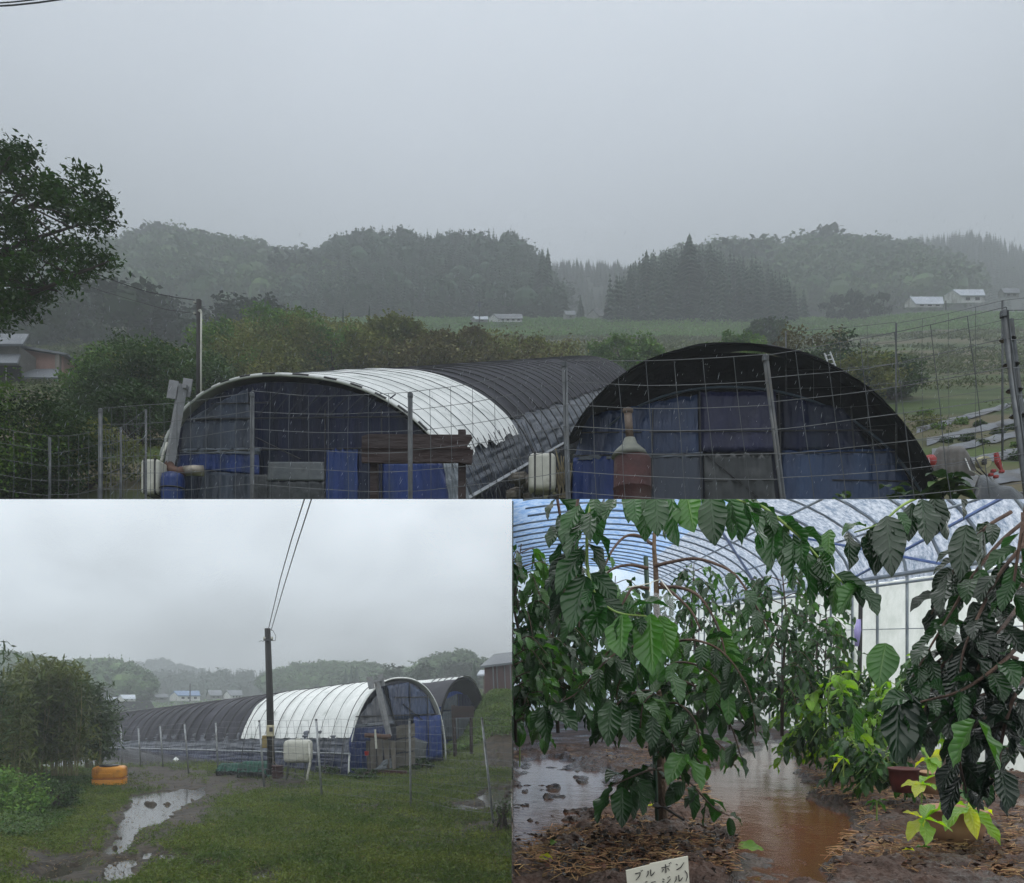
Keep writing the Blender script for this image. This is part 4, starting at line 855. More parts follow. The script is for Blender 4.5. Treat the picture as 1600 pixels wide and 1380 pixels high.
# ================================================================== LOWER LEFT GROUND (field with the long white tunnel)
CLIP = 'B'
BH = 2.5
def gB0(x, y):
    x = np.asarray(x, float); y = np.asarray(y, float)
    s1 = np.clip((y - 23) / 8, 0, 1); z = -BH - .036 * np.maximum(0, -x - 4.55) * s1
    z = z + .6 * np.clip((y - 60) / 60, 0, 1) * np.clip((-x - 4) / 20, 0, 1)
    b = np.clip((x + .062 * (y - 24)) / 1.9 + 1.0, 0, 1); b = b * b * (3 - 2 * b); z = z + 2.3 * b * np.clip((y - 27) / 6, 0, 1)
    left = np.clip((-x - .585 * y) / 1.0, 0, 1); z = z + .22 * left * left * (3 - 2 * left) * np.clip((24 - y) / 3, 0, 1)
    return z
PUD = [[(206, 1245), (250, 1240), (312, 1231), (330, 1233), (308, 1250), (276, 1264), (256, 1284), (222, 1292), (205, 1310), (192, 1330), (160, 1338), (172, 1315), (186, 1290), (198, 1264)], [(95, 1352), (140, 1335), (160, 1345), (120, 1362), (60, 1380), (30, 1384)],
       [(168, 1350), (196, 1340), (212, 1345), (205, 1372), (170, 1380)], [(222, 1332), (240, 1330), (238, 1342), (224, 1343)], [(250, 1336), (300, 1333), (300, 1344), (262, 1347)], [(300, 1350), (330, 1345), (352, 1350), (330, 1358), (306, 1358)],
       [(760, 1180), (800, 1175), (830, 1178), (830, 1196), (766, 1197)], [(748, 1240), (775, 1232), (830, 1236), (830, 1262), (752, 1260)], [(495, 1352), (512, 1354), (505, 1360)], [(404, 1362), (428, 1360), (424, 1372), (405, 1372)], [(704, 1258), (735, 1256), (750, 1262), (710, 1264)]]
MUD = [[(165, 1195), (240, 1195), (340, 1208), (420, 1212), (500, 1226), (460, 1240), (400, 1236), (330, 1232), (200, 1238), (175, 1225)], [(40, 1345), (120, 1322), (190, 1262), (235, 1250), (330, 1236), (350, 1245), (300, 1290), (260, 1330), (200, 1380), (-20, 1400)], [(540, 1262), (570, 1258), (640, 1270), (600, 1275), (550, 1270)], [(700, 1290), (760, 1285), (830, 1300), (760, 1308)], [(756, 1172), (830, 1170), (830, 1204), (762, 1200)], [(746, 1236), (830, 1230), (830, 1268), (750, 1264)]]
def soft(u, v, P_, k=1.0, seed=0):
    w = np.zeros_like(u)
    for dx, dy in ((0, 0), (5, 1), (-5, 1), (3, -3), (-3, 3), (9, 0), (-9, 0), (0, 5), (0, -5)):
        nu = u + dx * k + 26 * (fbm(u * .03, v * .09, seed + 1) - .5); nv = v + dy * k + 12 * (fbm(u * .04, v * .1, seed + 2) - .5)
        m_ = np.zeros(np.shape(u), bool)
        for p in P_: m_ |= poly_in(nu, nv, p)
        w = w + m_ / 9.0
    return w * np.clip((fbm(u * .05, v * .16, seed + 5) - .21) * 9, 0, 1)
def uvB(x, y, z=-BH): return HX + x / y * FPX, HY - z / y * FPX
yb = np.concatenate([np.array([.3, 1.5, 4, 7]), np.geomspace(8.5, 32, 420), np.geomspace(32.5, 418, 130)])
ub = np.linspace(-1.0, .08, 520); Y, U = np.meshgrid(yb, ub, indexing='ij'); X = Y * U
Z = gB0(X, Y); uu, vv = uvB(X, Y)
near = (Y > 8) & (Y < 33)
wet = np.where(near, soft(uu, vv, PUD, 1, 3), 0); mud = np.where(near, soft(uu, vv, MUD, 2, 9), 0)
Z = Z + (fbm(X * 1.2, Y * 1.2, 21) - .5) * .07 * (Y < 40) + (fbm(X * 6, Y * 6, 22) - .5) * .03 * (Y < 30) + .035 - .085 * np.clip(wet * 1.3, 0, 1)
mudv = np.clip(mud * 1.1 + wet * 1.2 + (fbm(X * .9, Y * .9, 23) > .62) * .35 + (Y > 60) * -.2, 0, 1)
def ground_mat(name, g1, g2_, m1, m2, s=1.2, rough_m=.62):
    m = bpy.data.materials.new(name); m.use_nodes = True; t = m.node_tree; L = t.links.new; b = t.nodes['Principled BSDF']; b.inputs['Specular IOR Level'].default_value = .22
    at_ = nd(t, 'ShaderNodeAttribute'); at_.attribute_name = 'mud'; tc = nd(t, 'ShaderNodeTexCoord')
    def nr(sc, a, c, lo=.35, hi=.65, det=8):
        n = nd(t, 'ShaderNodeTexNoise'); n.inputs['Scale'].default_value = sc; n.inputs['Detail'].default_value = det; L(tc.outputs['Object'], n.inputs['Vector'])
        r = nd(t, 'ShaderNodeValToRGB'); r.color_ramp.elements[0].position = lo; r.color_ramp.elements[1].position = hi; r.color_ramp.elements[0].color = a; r.color_ramp.elements[1].color = c; L(n.outputs['Fac'], r.inputs[0]); return r, n
    rg_, _ = nr(s, g1, g2_); rm_, nm = nr(s * 3, m1, m2); _, nf = nr(s * 9, m1, m2)
    a = nd(t, 'ShaderNodeMath', operation='ADD'); sb = nd(t, 'ShaderNodeMath', operation='SUBTRACT'); sb.inputs[1].default_value = .5; L(nf.outputs['Fac'], sb.inputs[0])
    L(at_.outputs['Fac'], a.inputs[0]); L(sb.outputs[0], a.inputs[1]); cl = nd(t, 'ShaderNodeMapRange'); cl.inputs['From Min'].default_value = .3; cl.inputs['From Max'].default_value = .6; L(a.outputs[0], cl.inputs['Value'])
    mx_ = nd(t, 'ShaderNodeMix', data_type='RGBA'); L(cl.outputs[0], mx_.inputs['Factor']); L(rg_.outputs[0], mx_.inputs['A']); L(rm_.outputs[0], mx_.inputs['B']); L(mx_.outputs['Result'], b.inputs['Base Color'])
    rr = nd(t, 'ShaderNodeMapRange'); rr.inputs['To Min'].default_value = .85; rr.inputs['To Max'].default_value = rough_m; L(cl.outputs[0], rr.inputs['Value']); L(rr.outputs[0], b.inputs['Roughness'])
    bp = nd(t, 'ShaderNodeBump'); bp.inputs['Strength'].default_value = .8; bp.inputs['Distance'].default_value = .03; L(nf.outputs['Fac'], bp.inputs['Height']); L(bp.outputs[0], b.inputs['Normal'])
    return m
M_gB = ground_mat('wet_meadow', C3(46, 58, 26), C3(74, 84, 40), C3(32, 26, 17), C3(60, 50, 35))
def with_mud(o, mv):
    a = o.data.attributes.new('mud', 'FLOAT', 'POINT'); a.data.foreach_set('value', mv.astype(np.float32).ravel())
o = gridmesh('ground', np.stack([X, Y, Z], -1), M_gB); with_mud(o, mudv); kind(o, 'structure', 'rain-soaked meadow with muddy wheel track in the lower left view')
def water_mat(name, c, rough=.04, bsc=14, bst=.12, dist=.01, spec=.7):
    m = bpy.data.materials.new(name); m.use_nodes = True; t = m.node_tree; b = t.nodes['Principled BSDF']; b.inputs['Base Color'].default_value = c; b.inputs['Roughness'].default_value = rough; b.inputs['Specular IOR Level'].default_value = spec
    tc = nd(t, 'ShaderNodeTexCoord'); n = nd(t, 'ShaderNodeTexNoise'); n.inputs['Scale'].default_value = bsc; n.inputs['Detail'].default_value = 3; t.links.new(tc.outputs['Object'], n.inputs['Vector'])
    bp = nd(t, 'ShaderNodeBump'); bp.inputs['Strength'].default_value = bst; bp.inputs['Distance'].default_value = dist; t.links.new(n.outputs['Fac'], bp.inputs['Height']); t.links.new(bp.outputs[0], b.inputs['Normal']); return m
mb = MB().poly([(-14, 8.3, -BH - .012), (0, 8.3, -BH - .012), (0, 33, -BH - .012), (-16, 33, -BH - .012)])
o = mb.build('water', water_mat('puddle_water', C3(58, 54, 46), .12, 9, .2, .01)); kind(o, 'structure', 'rainwater standing in puddles along the wheel track')
# grass blades
g2 = np.random.default_rng(57); n = 5200; y = 9.3 * (26 / 9.3) ** g2.uniform(0, 1, n); u = g2.uniform(-.68, 0, n); x = u * y
Q = leafquads(np.stack([x, y, gB0(x, y) + .045], -1), .04, 2, .05, elong=4, flat=1.2, droop=0, rg=g2)
kind(polys('debris', Q, mat('dry_scraps', C3(66, 52, 34), C3(128, 112, 74), 3, rough=.7, island=.4)), 'stuff', 'dry stalks and brown scraps strewn over the wet grass')
g2 = np.random.default_rng(51); n = 90000
y = 8.8 * (30 / 8.8) ** g2.uniform(0, 1, n); u = g2.uniform(-.70, .0, n); x = u * y; uu, vv = uvB(x, y)
wm = soft(uu, vv, PUD, 1, 3); md = soft(uu, vv, MUD, 2, 9); keep = g2.uniform(0, 1, n) > np.clip(wm * 2.2 + md * .72 + (fbm(x * .9, y * .9, 23) > .56) * .55, 0, 1)
x, y = x[keep], y[keep]; z = gB0(x, y) + .035
Q = leafquads(np.stack([x, y, z + .02], -1), .035, 5, .062, elong=5, droop=-.5, flat=.1, rg=g2)
kind(polys('grass', Q, mat('grass_blades', C3(60, 86, 24), C3(104, 116, 44), .8, rough=.5, island=.35, trans=.2)), 'stuff', 'short wet grass covering the meadow')
n = 16000; y = g2.uniform(9.5, 22, n); u = g2.uniform(-.70, -.53, n); x = u * y; uu, vv = uvB(x, y); k = poly_in(uu + 30 * (fbm(uu * .04, vv * .08, 6) - .5), vv, [(-60, 1200), (150, 1222), (140, 1240), (125, 1262), (90, 1300), (45, 1325), (-60, 1352)]) & (fbm(x * 1.3, y * 1.3, 4) > .4); x, y = x[k], y[k]; z = gB0(x, y) + .06
Q = leafquads(np.stack([x, y, z], -1), .06, 7, .055, elong=2.2, droop=-.1, flat=.8, rg=g2)
kind(polys('weeds', Q, mat('weed_leaves', C3(48, 76, 26), C3(80, 106, 42), 1.5, rough=.45, island=.3, trans=.2)), 'stuff', 'broad-leaved weeds along the left verge of the meadow')
n = 9000; y = g2.uniform(29, 44, n); x = g2.uniform(-2.6, .0, n) - .03 * (y - 30); z = gB0(x, y) + .1
Q = leafquads(np.stack([x, y, z - .06], -1), .07, 9, .1, elong=2.8, droop=-.6, flat=.4, rg=g2)
kind(polys('bank_weeds', Q, mat('bank_leaves', C3(58, 84, 34), C3(98, 118, 54), .8, rough=.5, island=.3, trans=.2)), 'stuff', 'green weeds on the bank below the rusty shed')
def hitB(u, v):
    y = BH * FPX / max(1, v - HY)
    for _ in range(8): y = -float(gB0((u - HX) / FPX * y, y)) * FPX / max(1, v - HY)
    return at(u, v, y)
# ---- hills
def hillB(label, flabel, pts, y0, y1, vbase, T, hts, material, n, seed, fname):
    g2 = np.random.default_rng(seed); hm = np.mean(hts) * FPX / y1 * .5; u0, u1 = pts[0][0], pts[-1][0]
    def surf(u, t):
        y = y0 + (y1 - y0) * t; vt = ridge(pts, u) + hm
        return np.stack([(u - HX) / FPX * y, y, (HY - (vbase + (vt - vbase) * np.sin(t * math.pi / 2))) / FPX * y], -1)
    UU, TT = np.meshgrid(np.linspace(u0, u1, 50), np.linspace(0, 1, 10)); P = surf(UU, TT); P = np.concatenate([P, (P[-1] + np.array([0, 15, -12]))[None]], 0)
    o = gridmesh('hill', P, HILLM); kind(o, 'structure', label)
    u = g2.uniform(u0, u1, n); t = g2.uniform(0, 1, n); t[:n // 4] = g2.uniform(.92, 1, n // 4); p = surf(u, t); H = g2.uniform(hts[0], hts[1], n)
    Q = np.concatenate([place(T[i % len(T)], p[i::len(T)], H[i::len(T)], H[i::len(T)] * g2.uniform(.8, 1.3, len(H[i::len(T)])), rg=g2) for i in range(len(T))])
    kind(polys(fname, Q, material), 'stuff', flabel)
hillB('faint distant mountain shoulder behind the rain', 'ghostly pale wood on the distant mountain shoulder', [(100, 1062), (200, 1046), (250, 1034), (290, 1046), (340, 1062)], 385, 410, 1092, BT, (5, 7), CON2, 160, 300, 'mountain_forest')
hillB('low left hill behind the bamboo in the lower left view', 'hazy broadleaf wood behind the bamboo', [(-60, 1030), (0, 1036), (60, 1049), (130, 1050), (175, 1048), (198, 1051), (214, 1064), (236, 1078)], 120, 150, 1096, BT + [CT[0]], (3.5, 5.5), BRD, 300, 301, 'left_hill_wood')
hillB('long low ridge in the middle of the lower left view', 'long hazy wooded ridge behind the white farm sheds', [(205, 1068), (240, 1062), (320, 1058), (400, 1060), (440, 1058), (470, 1062)], 230, 265, 1094, CT + BT[:1], (4, 6), CON2, 320, 302, 'middle_ridge_wood')
hillB('rounded hill behind the white tarp tunnel', 'hazy wooded hill behind the white tarp tunnel', [(415, 1066), (450, 1055), (480, 1049), (520, 1049), (560, 1047), (590, 1050), (612, 1058)], 170, 200, 1094, BT, (3.5, 5.5), BRD, 300, 303, 'centre_hill_wood')
hillB('wooded hill behind the right-hand tunnel', 'hazy wood on the hill behind the right-hand tunnel', [(585, 1070), (608, 1064), (640, 1062), (668, 1046), (700, 1036), (725, 1034), (740, 1042), (760, 1046), (800, 1046)], 150, 178, 1094, BT, (4, 6), BRD, 260, 304, 'right_hill_wood')
for i, (k, u, vt, vb, y, w, lab) in enumerate([('c', 549, 1043, 1090, 150, 1.3, 'conifer on the left of the pair above the white tunnel'), ('c', 557, 1041, 1090, 150, 1.2, 'pointed conifer, right one of the pair above the white tunnel'), ('c', 540, 1047, 1090, 152, 1.3, 'small conifer left of the pair above the white tunnel'),
        ('b', 616, 1037, 1090, 120, 1.0, 'dark round tree directly above the draught boards'), ('b', 600, 1048, 1090, 122, 1.1, 'smaller tree left of the draught boards'), ('b', 660, 1035, 1085, 112, .9, 'tall tree above the gap between the two tunnels'), ('b', 652, 1042, 1085, 114, .9, 'open-crowned tree left of the tall one by the gap'), ('c', 690, 1036, 1088, 116, 1.3, 'dark conifer clump above the right-hand tunnel'), ('c', 741, 1034, 1080, 100, 1.2, 'slim conifer left of the rusty shed'), ('b', 716, 1030, 1085, 140, 1.5, 'broad pale tree behind the dark conifer clump'), ('b', 228, 1078, 1099, 118, 1.3, 'dark round tree beside the small white shed')]):
    far_tree(k, u, vt, vb, y, lab, 'tree', seed=70 + i, wide=w)
house('small white shed with a grey roof right of the bamboo', 184, 211, 1096, 1091, 1086, 112, 4, M_rl, M_hw, win=2, gw=.35)
house('long white farm building with a blue roof', 265, 312, 1095, 1087, 1081, 118, 5, mat('roof_blue', C3(84, 110, 144), C3(100, 126, 158), .6, rough=.5), M_hw, win=3, gw=.3)
house('low flat white shed beside the bamboo', 158, 182, 1095, 1092, 1090, 110, 3, M_rl, M_hw, win=1)
house('low hazy grey shed left of the blue-roofed building', 236, 262, 1094, 1090, 1086, 135, 4, M_rg, M_hg, win=1)
house('dark tiled farmhouse right of the blue-roofed building', 322, 346, 1092, 1087, 1080, 130, 5, M_rg, M_hg, win=2)
house('white two-gabled house nearest the pole', 348, 378, 1092, 1086, 1079, 126, 5, M_rg, M_hw, win=3, gw=.45)
upole('far thin pole beside the blue-roofed building', 297, 1068, 1096, 112, .1, False)
Cc = []; g2 = np.random.default_rng(88)
for i in range(120): p = hitB(g2.uniform(160, 400), g2.uniform(1100, 1112)); Cc.append(p + Vector((0, 0, .4)))
kind(polys('field_crops', leafquads(np.array([tuple(c) for c in Cc]), .8, 24, .5, rg=g2), LEAF_MD), 'stuff', 'green crops in the field behind the dark tunnel')
# ---- left long tunnel
T3 = thing('tunnel_greenhouse', 'long tunnel with a ribbed white tarp front and black net rear, behind the pole', 'greenhouse', (-3.42, 23.7, -2.5), 'tunnel greenhouses in the lower left view')
A3 = Tunnel((-3.42, 23.7, -2.56), (-19.0, 37.7, -3.25), (2.25, 4.6, 0), 2.56, 2.82, 2.35, 1.99, 2.3, wob=.025)
th3 = math.pi - A3.th(1.16); tw3 = .295; thr = math.pi - A3.th(.72)
A3.cover('white_cover', M_white, 0, tw3, .3, th3, T3, nh=9, off=.05, sag=.07, nt=72)
A3.cover('net_cover', M_shade, tw3, 1, .3, th3 + .02, T3, nh=18, off=.04, sag=.08, nt=126)
A3.cover('side_film', M_filmg, 0, 1, th3 - .1, thr, T3, nh=26, off=-.01, sag=.03)
A3.cover('lower_film', mat('skirt_navy', C3(12, 22, 52), C3(26, 42, 82), 1.2, rough=.35, bump=1.5, stretch=(1.5, 1.5, .3), c3=C3(40, 52, 78), s3=1.2), 0, 1, thr, math.pi, T3, nh=26, off=-.02, sag=.02)
A3.cover('far_side_film', M_film, 0, 1, 0, .35, T3, nh=8, off=-.02)
MB().tube([A3.pt(k / 30, thr, .04) for k in range(31)], .022, 4).build('side_rail', MATS['rail_grey'], T3)
for i in range(10): A3.hoop('rope', M_dark, tw3 * (i + .5) / 10, T3, r=.013 if i % 3 == 0 else .008, th0=.3, th1=math.pi - .05, off=.075)
for i in range(20): A3.hoop('hoop', M_dark, tw3 + (1 - tw3) * (i + .5) / 20, T3, r=.022, th0=.3, th1=th3, off=.05)
for i in range(8): MB().tube([A3.pt(.01 + i * .02, th3, .1), A3.pt(.012 + i * .02, math.pi, .2)], .011, 4).build('tie_cord', M_galv, T3)
A3.endwall('end_wall', M_film, T3)
MB().tube([A3.pt(0, math.pi * k / 40, .05) + A3.N * .03 for k in range(41)], .026, 6).build('arch_pipe', M_white, T3, smooth=True)
A3.panel('film_panel', M_filmg, [(560, 1120), (598, 1075), (620, 1134), (556, 1134)], T3, .03, seed=31)
A3.panel('upper_film', MATS['film_slate'], [(604, 1072), (640, 1066), (640, 1124), (616, 1124)], T3, .03, seed=32)
A3.panel('upper_film', MATS['film_slate'], [(640, 1068), (668, 1088), (680, 1118), (640, 1120)], T3, .03, seed=36)
A3.panel('film_flap', MATS['film_pale'], [(555, 1132), (614, 1127), (615, 1131), (555, 1137)], T3, .06, seed=33)
A3.panel('blue_tarp', M_tarp, [(552, 1137), (608, 1133), (608, 1155), (546, 1160)], T3, .04, seed=34)
A3.panel('blue_tarp', M_tarp, [(546, 1160), (572, 1157), (574, 1206), (546, 1212)], T3, .04, seed=37)
A3.panel('blue_tarp', mat('tarp_mid', C3(10, 36, 92), C3(26, 60, 128), 1.0, rough=.3, bump=2, stretch=(1.6, 1.6, .3)), [(646, 1120), (688, 1117), (692, 1183), (648, 1192)], T3, .04, seed=35)
A3.panel('grey_patch', M_board, [(646, 1152), (668, 1160), (664, 1186), (646, 1188)], T3, .07, seed=38)
for (a, b) in [((640, 1066), (641, 1190)), ((600, 1074), (622, 1140)), ((556, 1120), (684, 1116)), ((616, 1090), (672, 1089)), ((608, 1133), (610, 1200)), ((668, 1086), (670, 1180)), ((630, 1100), (660, 1125))]: MB().tube([A3.on(*a, .08), A3.on(*b, .08)], .018, 5).build('frame_bar', M_dark, T3)
# board lean-to in front of the arch
t = thing('board_screen', 'weathered grey board screen standing against the white tunnel front', 'screen', at(600, 1203, 22.3))
ybs = 22.2
for i in range(5):
    u0 = 567 + i * 10.4; MB().poly([at(u0, 1152 + i * 1.2, ybs - i * .02), at(u0 + 9.6, 1153 + i * 1.2, ybs), at(u0 + 10.4, 1203 - i * .5, ybs), at(u0 + .8 + i, 1203, ybs)], (0, .03, 0)).build('board', M_grwood, t)
for i in range(3):
    for j in range(2):
        u0 = 619 + j * 15; v0 = 1134 + i * 22; MB().poly([at(u0, v0 + 1 - j * 2, ybs + .3), at(u0 + 14, v0 - 2 - j * 2, ybs + .5), at(u0 + 14.5, v0 + 18 - j * 2, ybs + .5), at(u0 + .5, v0 + 20 - j, ybs + .3)], (0, .03, 0)).build('plank', mat('plank_pale', C3(88, 84, 76), C3(116, 112, 102), 4, rough=.7, bump=.4, c3=C3(84, 78, 70), s3=3), t)
A3.panel('torn_sheet', MATS['film_clear'], [(600, 1188), (620, 1182), (621, 1200), (588, 1202)], t, .5, seed=39, wrinkle=.05)
MB().box(at(600, 1207, 22), (1.3, .12, .1)).build('brick_edging', M_brick, t)
# vent chimney
t = thing('vent_chimney', 'slanting grey vent pipe with two draught boards in front of the white tunnel arch', 'chimney', at(607, 1155, 22))
a, b = at(608, 1151, 22), at(589, 1066, 22); MB().tube([a, b], .085, 4).build('pipe', M_ven, t)
rot = Matrix.Rotation(math.atan2((b - a).x, (b - a).z), 3, 'Y')
MB().box(at(579, 1067, 21.95), (.17, .03, .36), rot).build('draught_board', M_ven, t); MB().box(at(596, 1063, 22.1), (.15, .03, .34), rot).build('draught_board', M_ven, t)
MB().box(at(588, 1064, 22), (.3, .12, .07), rot).build('cross_bar', M_ven, t); MB().tube([at(608, 1150, 22), at(603, 1152, 21.9), at(590, 1150, 21.8), at(570, 1149, 21.8)], [.09, .08, .07, .07], 8).build('flue_bend', MATS['rusty_elbow'], t)
MB().tube([at(586, 1140, 21.6), at(588, 1170, 21.6)], .03, 6).build('drain_pipe', M_plw, t)
t = thing('bucket', 'small red bucket beside the grey board screen', 'bucket', at(573, 1182, 21.6)); MB().lathe(at(573, 1181, 21.6), [(.05, 0), (.07, .12), (.075, .125), (.06, .12)], 12).build('body', M_red, t)
# ---- right tunnel and third tunnel
T4 = thing('tunnel_greenhouse', 'smaller tunnel with a black net hood over blue film, behind the sign board', 'greenhouse', (-2.3, 35, -2.45), 'tunnel greenhouses in the lower left view')
A4 = Tunnel((-2.42, 35, -2.5), (-10.5, 44, -2.9), (1.85, 4.6, 0), 2.45, 2.86, 2.4, 2.5, 2.1)
A4.cover('canopy', M_shade, -.03, 1, 0, math.pi - .6, T4, nh=12, off=.05); A4.cover('side_film', M_filmg, 0, 1, math.pi - .62, math.pi, T4, nh=10, off=-.01)
MB().tube([A4.pt(-.03, math.pi * k / 40, .06) for k in range(41)], .06, 6).build('arch_pipe', M_black, T4, smooth=True)
A4i = Tunnel(A4.F - A4.N * .12, A4.B, (1.85, 4.6, 0), 2.3, 2.4, 2.3, 2.3, 2.1); M_roy = mat('tarp_royal', C3(20, 50, 128), C3(40, 78, 164), 1.2, rough=.35, bump=1.5, stretch=(1.6, 1.6, .3)); A4i.endwall('end_wall', M_roy, T4)
A4i.panel('dark_blue_film', M_navy, [(716, 1084), (730, 1086), (742, 1104), (716, 1108)], T4, .04); A4i.panel('pale_film', MATS['film_pale'], [(698, 1092), (714, 1084), (716, 1108), (690, 1110)], T4, .04, seed=41)
A4i.panel('door_sheet', MATS['film_clear'], [(712, 1122), (735, 1122), (736, 1152), (714, 1154)], T4, .05, seed=42); A4i.panel('pale_film', MATS['film_pale'], [(692, 1112), (710, 1110), (710, 1154), (694, 1156)], T4, .04, seed=43)
for (a, b) in [((715, 1084), (716, 1155)), ((737, 1100), (738, 1150)), ((690, 1110), (748, 1108))]: MB().tube([A4i.on(*a, .08), A4i.on(*b, .08)], .02, 5).build('frame_bar', M_dark, T4)
T5 = thing('tunnel_greenhouse', 'distant low tunnel with a pale cover behind the black-hooded one', 'greenhouse', (-2.6, 47, -1.6))
A5 = Tunnel((-2.7, 46, -1.75), (-11, 56, -2.1), (1.7, 4.6, 0), 2.4, 2.45, 2.3, 2.2, 2.1); A5.cover('cover', M_white, 0, 1, 0, math.pi, T5, nh=10, off=.03); A5.endwall('end_wall', M_filmg, T5)
for i in range(5): A5.hoop('rope', M_dark, .02 + i * .05, T5, r=.025, off=.06)
# ---- rusty shed on the bank
t = thing('shed', 'rusty brown shed with a grey tin roof on the bank at the right', 'shed', at(778, 1085, 37)); M_sh = mat('rust_tin', C3(58, 38, 38), C3(84, 54, 50), 1.5, rough=.6, bump=.4, bscale=8, stretch=(1, 1, .2), c3=C3(48, 52, 84), s3=.9, p3=.58)
MB().poly([at(757, 1086, 37), at(806, 1092, 37), at(806, 1035, 37), at(757, 1038, 37)], (0, 4, 0)).build('wall', M_sh, t)
P = [[at(750, 1041, 36.4), at(806, 1034, 36.4)], [at(772, 1022, 39), at(806, 1018, 39)]]; MB().grid(P).build('roof', M_roof, t, solid=.1)
for u in (770, 776, 788, 797): MB().tube([at(u, 1040, 36.9), at(u + 2, 1084, 36.9)], .03, 4).build('seam', M_rg, t)
P = [[at(745, 1054, 39), at(759, 1054, 39)], [at(750, 1047, 40.5), at(759, 1047, 40.5)]]; MB().grid(P).build('porch_roof', M_rl, t, solid=.08); rod('post', M_grwood, at(757, 1056, 39.2), at(757, 1084, 39.2), .06, t)
# ---- sign board B
t = thing('sign_board', 'blank dark brown sign board on two posts before the black-hooded tunnel', 'sign', at(722, 1186, 27.3))
MB().poly([at(705, 1103, 27.2), at(741, 1104, 27.2), at(740, 1121, 27.2), at(706, 1122, 27.2)], (0, .06, 0)).build('board', M_wood, t)
MB().tube([at(708, 1102, 27.35), at(711.5, 1187, 27.35)], .07, 4).build('post', M_wood, t); MB().tube([at(736, 1106, 27.35), at(736.5, 1178, 27.35)], .06, 4).build('post', M_wood, t)
# ---- pole, meter, wires
t = thing('utility_pole', 'dark wooden pole carrying a meter box, in front of the white tunnel', 'pole', at(424, 1208, 20.6))
MB().tube([at(424, 1210, 20.6), at(421.5, 1090, 20.6), at(418, 982, 20.6)], [.105, .095, .08], 10).build('pole', M_pole, t, smooth=True)
MB().box(at(419, 1000, 20.5), (.24, .05, .05)).build('bracket', M_dark, t)
for du in (-6, 6): MB().lathe(at(419 + du, 999, 20.45), [(.02, 0), (.035, .03), (.02, .07)], 8).build('insulator', M_plw, t)
MB().tube([at(420, 983, 20.5), at(427, 986, 20.4), at(431, 994, 20.4), at(430, 1001, 20.4), at(425, 1001, 20.45)], .008, 4).build('cable_loop', MATS['cable'], t)
MB().tube([at(412, 1003, 20.5), at(408, 1001, 20.5), at(405, 1003, 20.5)], .006, 4).build('loose_wire', MATS['cable'], t)
mbx = MB().rbox(at(422.5, 1142, 20.4), (.19, .1, .3), .02, None, 3).build('meter_box', mat('meter_beige', C3(168, 160, 128), C3(190, 182, 150), 4, rough=.5), t, smooth=False)
MB().lathe((0, 0, 0), [(.001, 0)], 3) if False else None
MB().box(at(423.5, 1140, 20.33), (.09, .02, .11)).build('meter_window', M_dark, mbx)
MB().rbox(at(416, 1159, 20.7), (.2, .12, .34), .02, None, 2).build('cable_box', mat('ochre_box', C3(128, 110, 58), C3(150, 132, 76), 4, rough=.6), t)
MB().tube([at(426, 1150, 20.4), at(427, 1206, 20.5)], .02, 6).build('conduit', M_grwood, t)
wire('left power line rising from the pole top out of the lower left view', [(420, 981, 20.6), (438, 905, 16), (455, 845, 13), (476, 779, 10.8)], .010, None)
wire('right power line rising from the pole top out of the lower left view', [(424, 984, 20.6), (444, 915, 16), (464, 850, 13), (487, 779, 10.8)], .010, None)
# ---- white tank on stand
t, c, w, h = tank('white plastic tank raised on a pipe stand right of the pole', 445, 487, 1156, 1191, 20.6, .5, straps=0, ang=.12)
for i in range(3): MB().rbox(c + Vector((-.14 + .02 * i, -.255, .08 - .09 * i)), (.2, .02, .03), .008, None, 2).build('rib', M_plw, t)
MB().rbox(c + Vector((0, -.0, -.02)), (w + .012, .51, .02), .008, Matrix.Rotation(.12, 3, 'Z'), 2).build('seam', M_plw, t)
MB().tube([at(483, 1158, 20.3), at(485, 1190, 20.3), at(481, 1210, 20.3), at(480, 1223, 20.3)], .033, 8).build('down_pipe', M_plw, t, smooth=True)
for (u, dy) in ((450, 0), (463, .4), (478, .4), (452, .45)): rod('leg', M_galv, at(u, 1190, 20.6 + dy), at(u - 3, 1219, 20.6 + dy), .016, t)
MB().tube([at(455, 1207, 20.8), at(478, 1218, 20.5)], .014, 4).build('brace', M_grwood, t); MB().rbox(at(478, 1225, 20.3), (.5, .25, .05), .01, None, 1).build('base_slab', M_grwood, t)
t = thing('bucket', 'stack of ribbed reddish-brown pots at the foot of the pole', 'pots', at(434, 1217, 20.2))
for k in range(4): MB().lathe(at(434, 1216 - k * 4.6, 20.2), [(.125, 0), (.15, .085), (.16, .085), (.16, .1), (.14, .1)], 18).build('pot', M_brick, t)
rod('cane', MATS['cane'], at(428, 1190, 20.1), at(436, 1200, 20.2), .008, t)
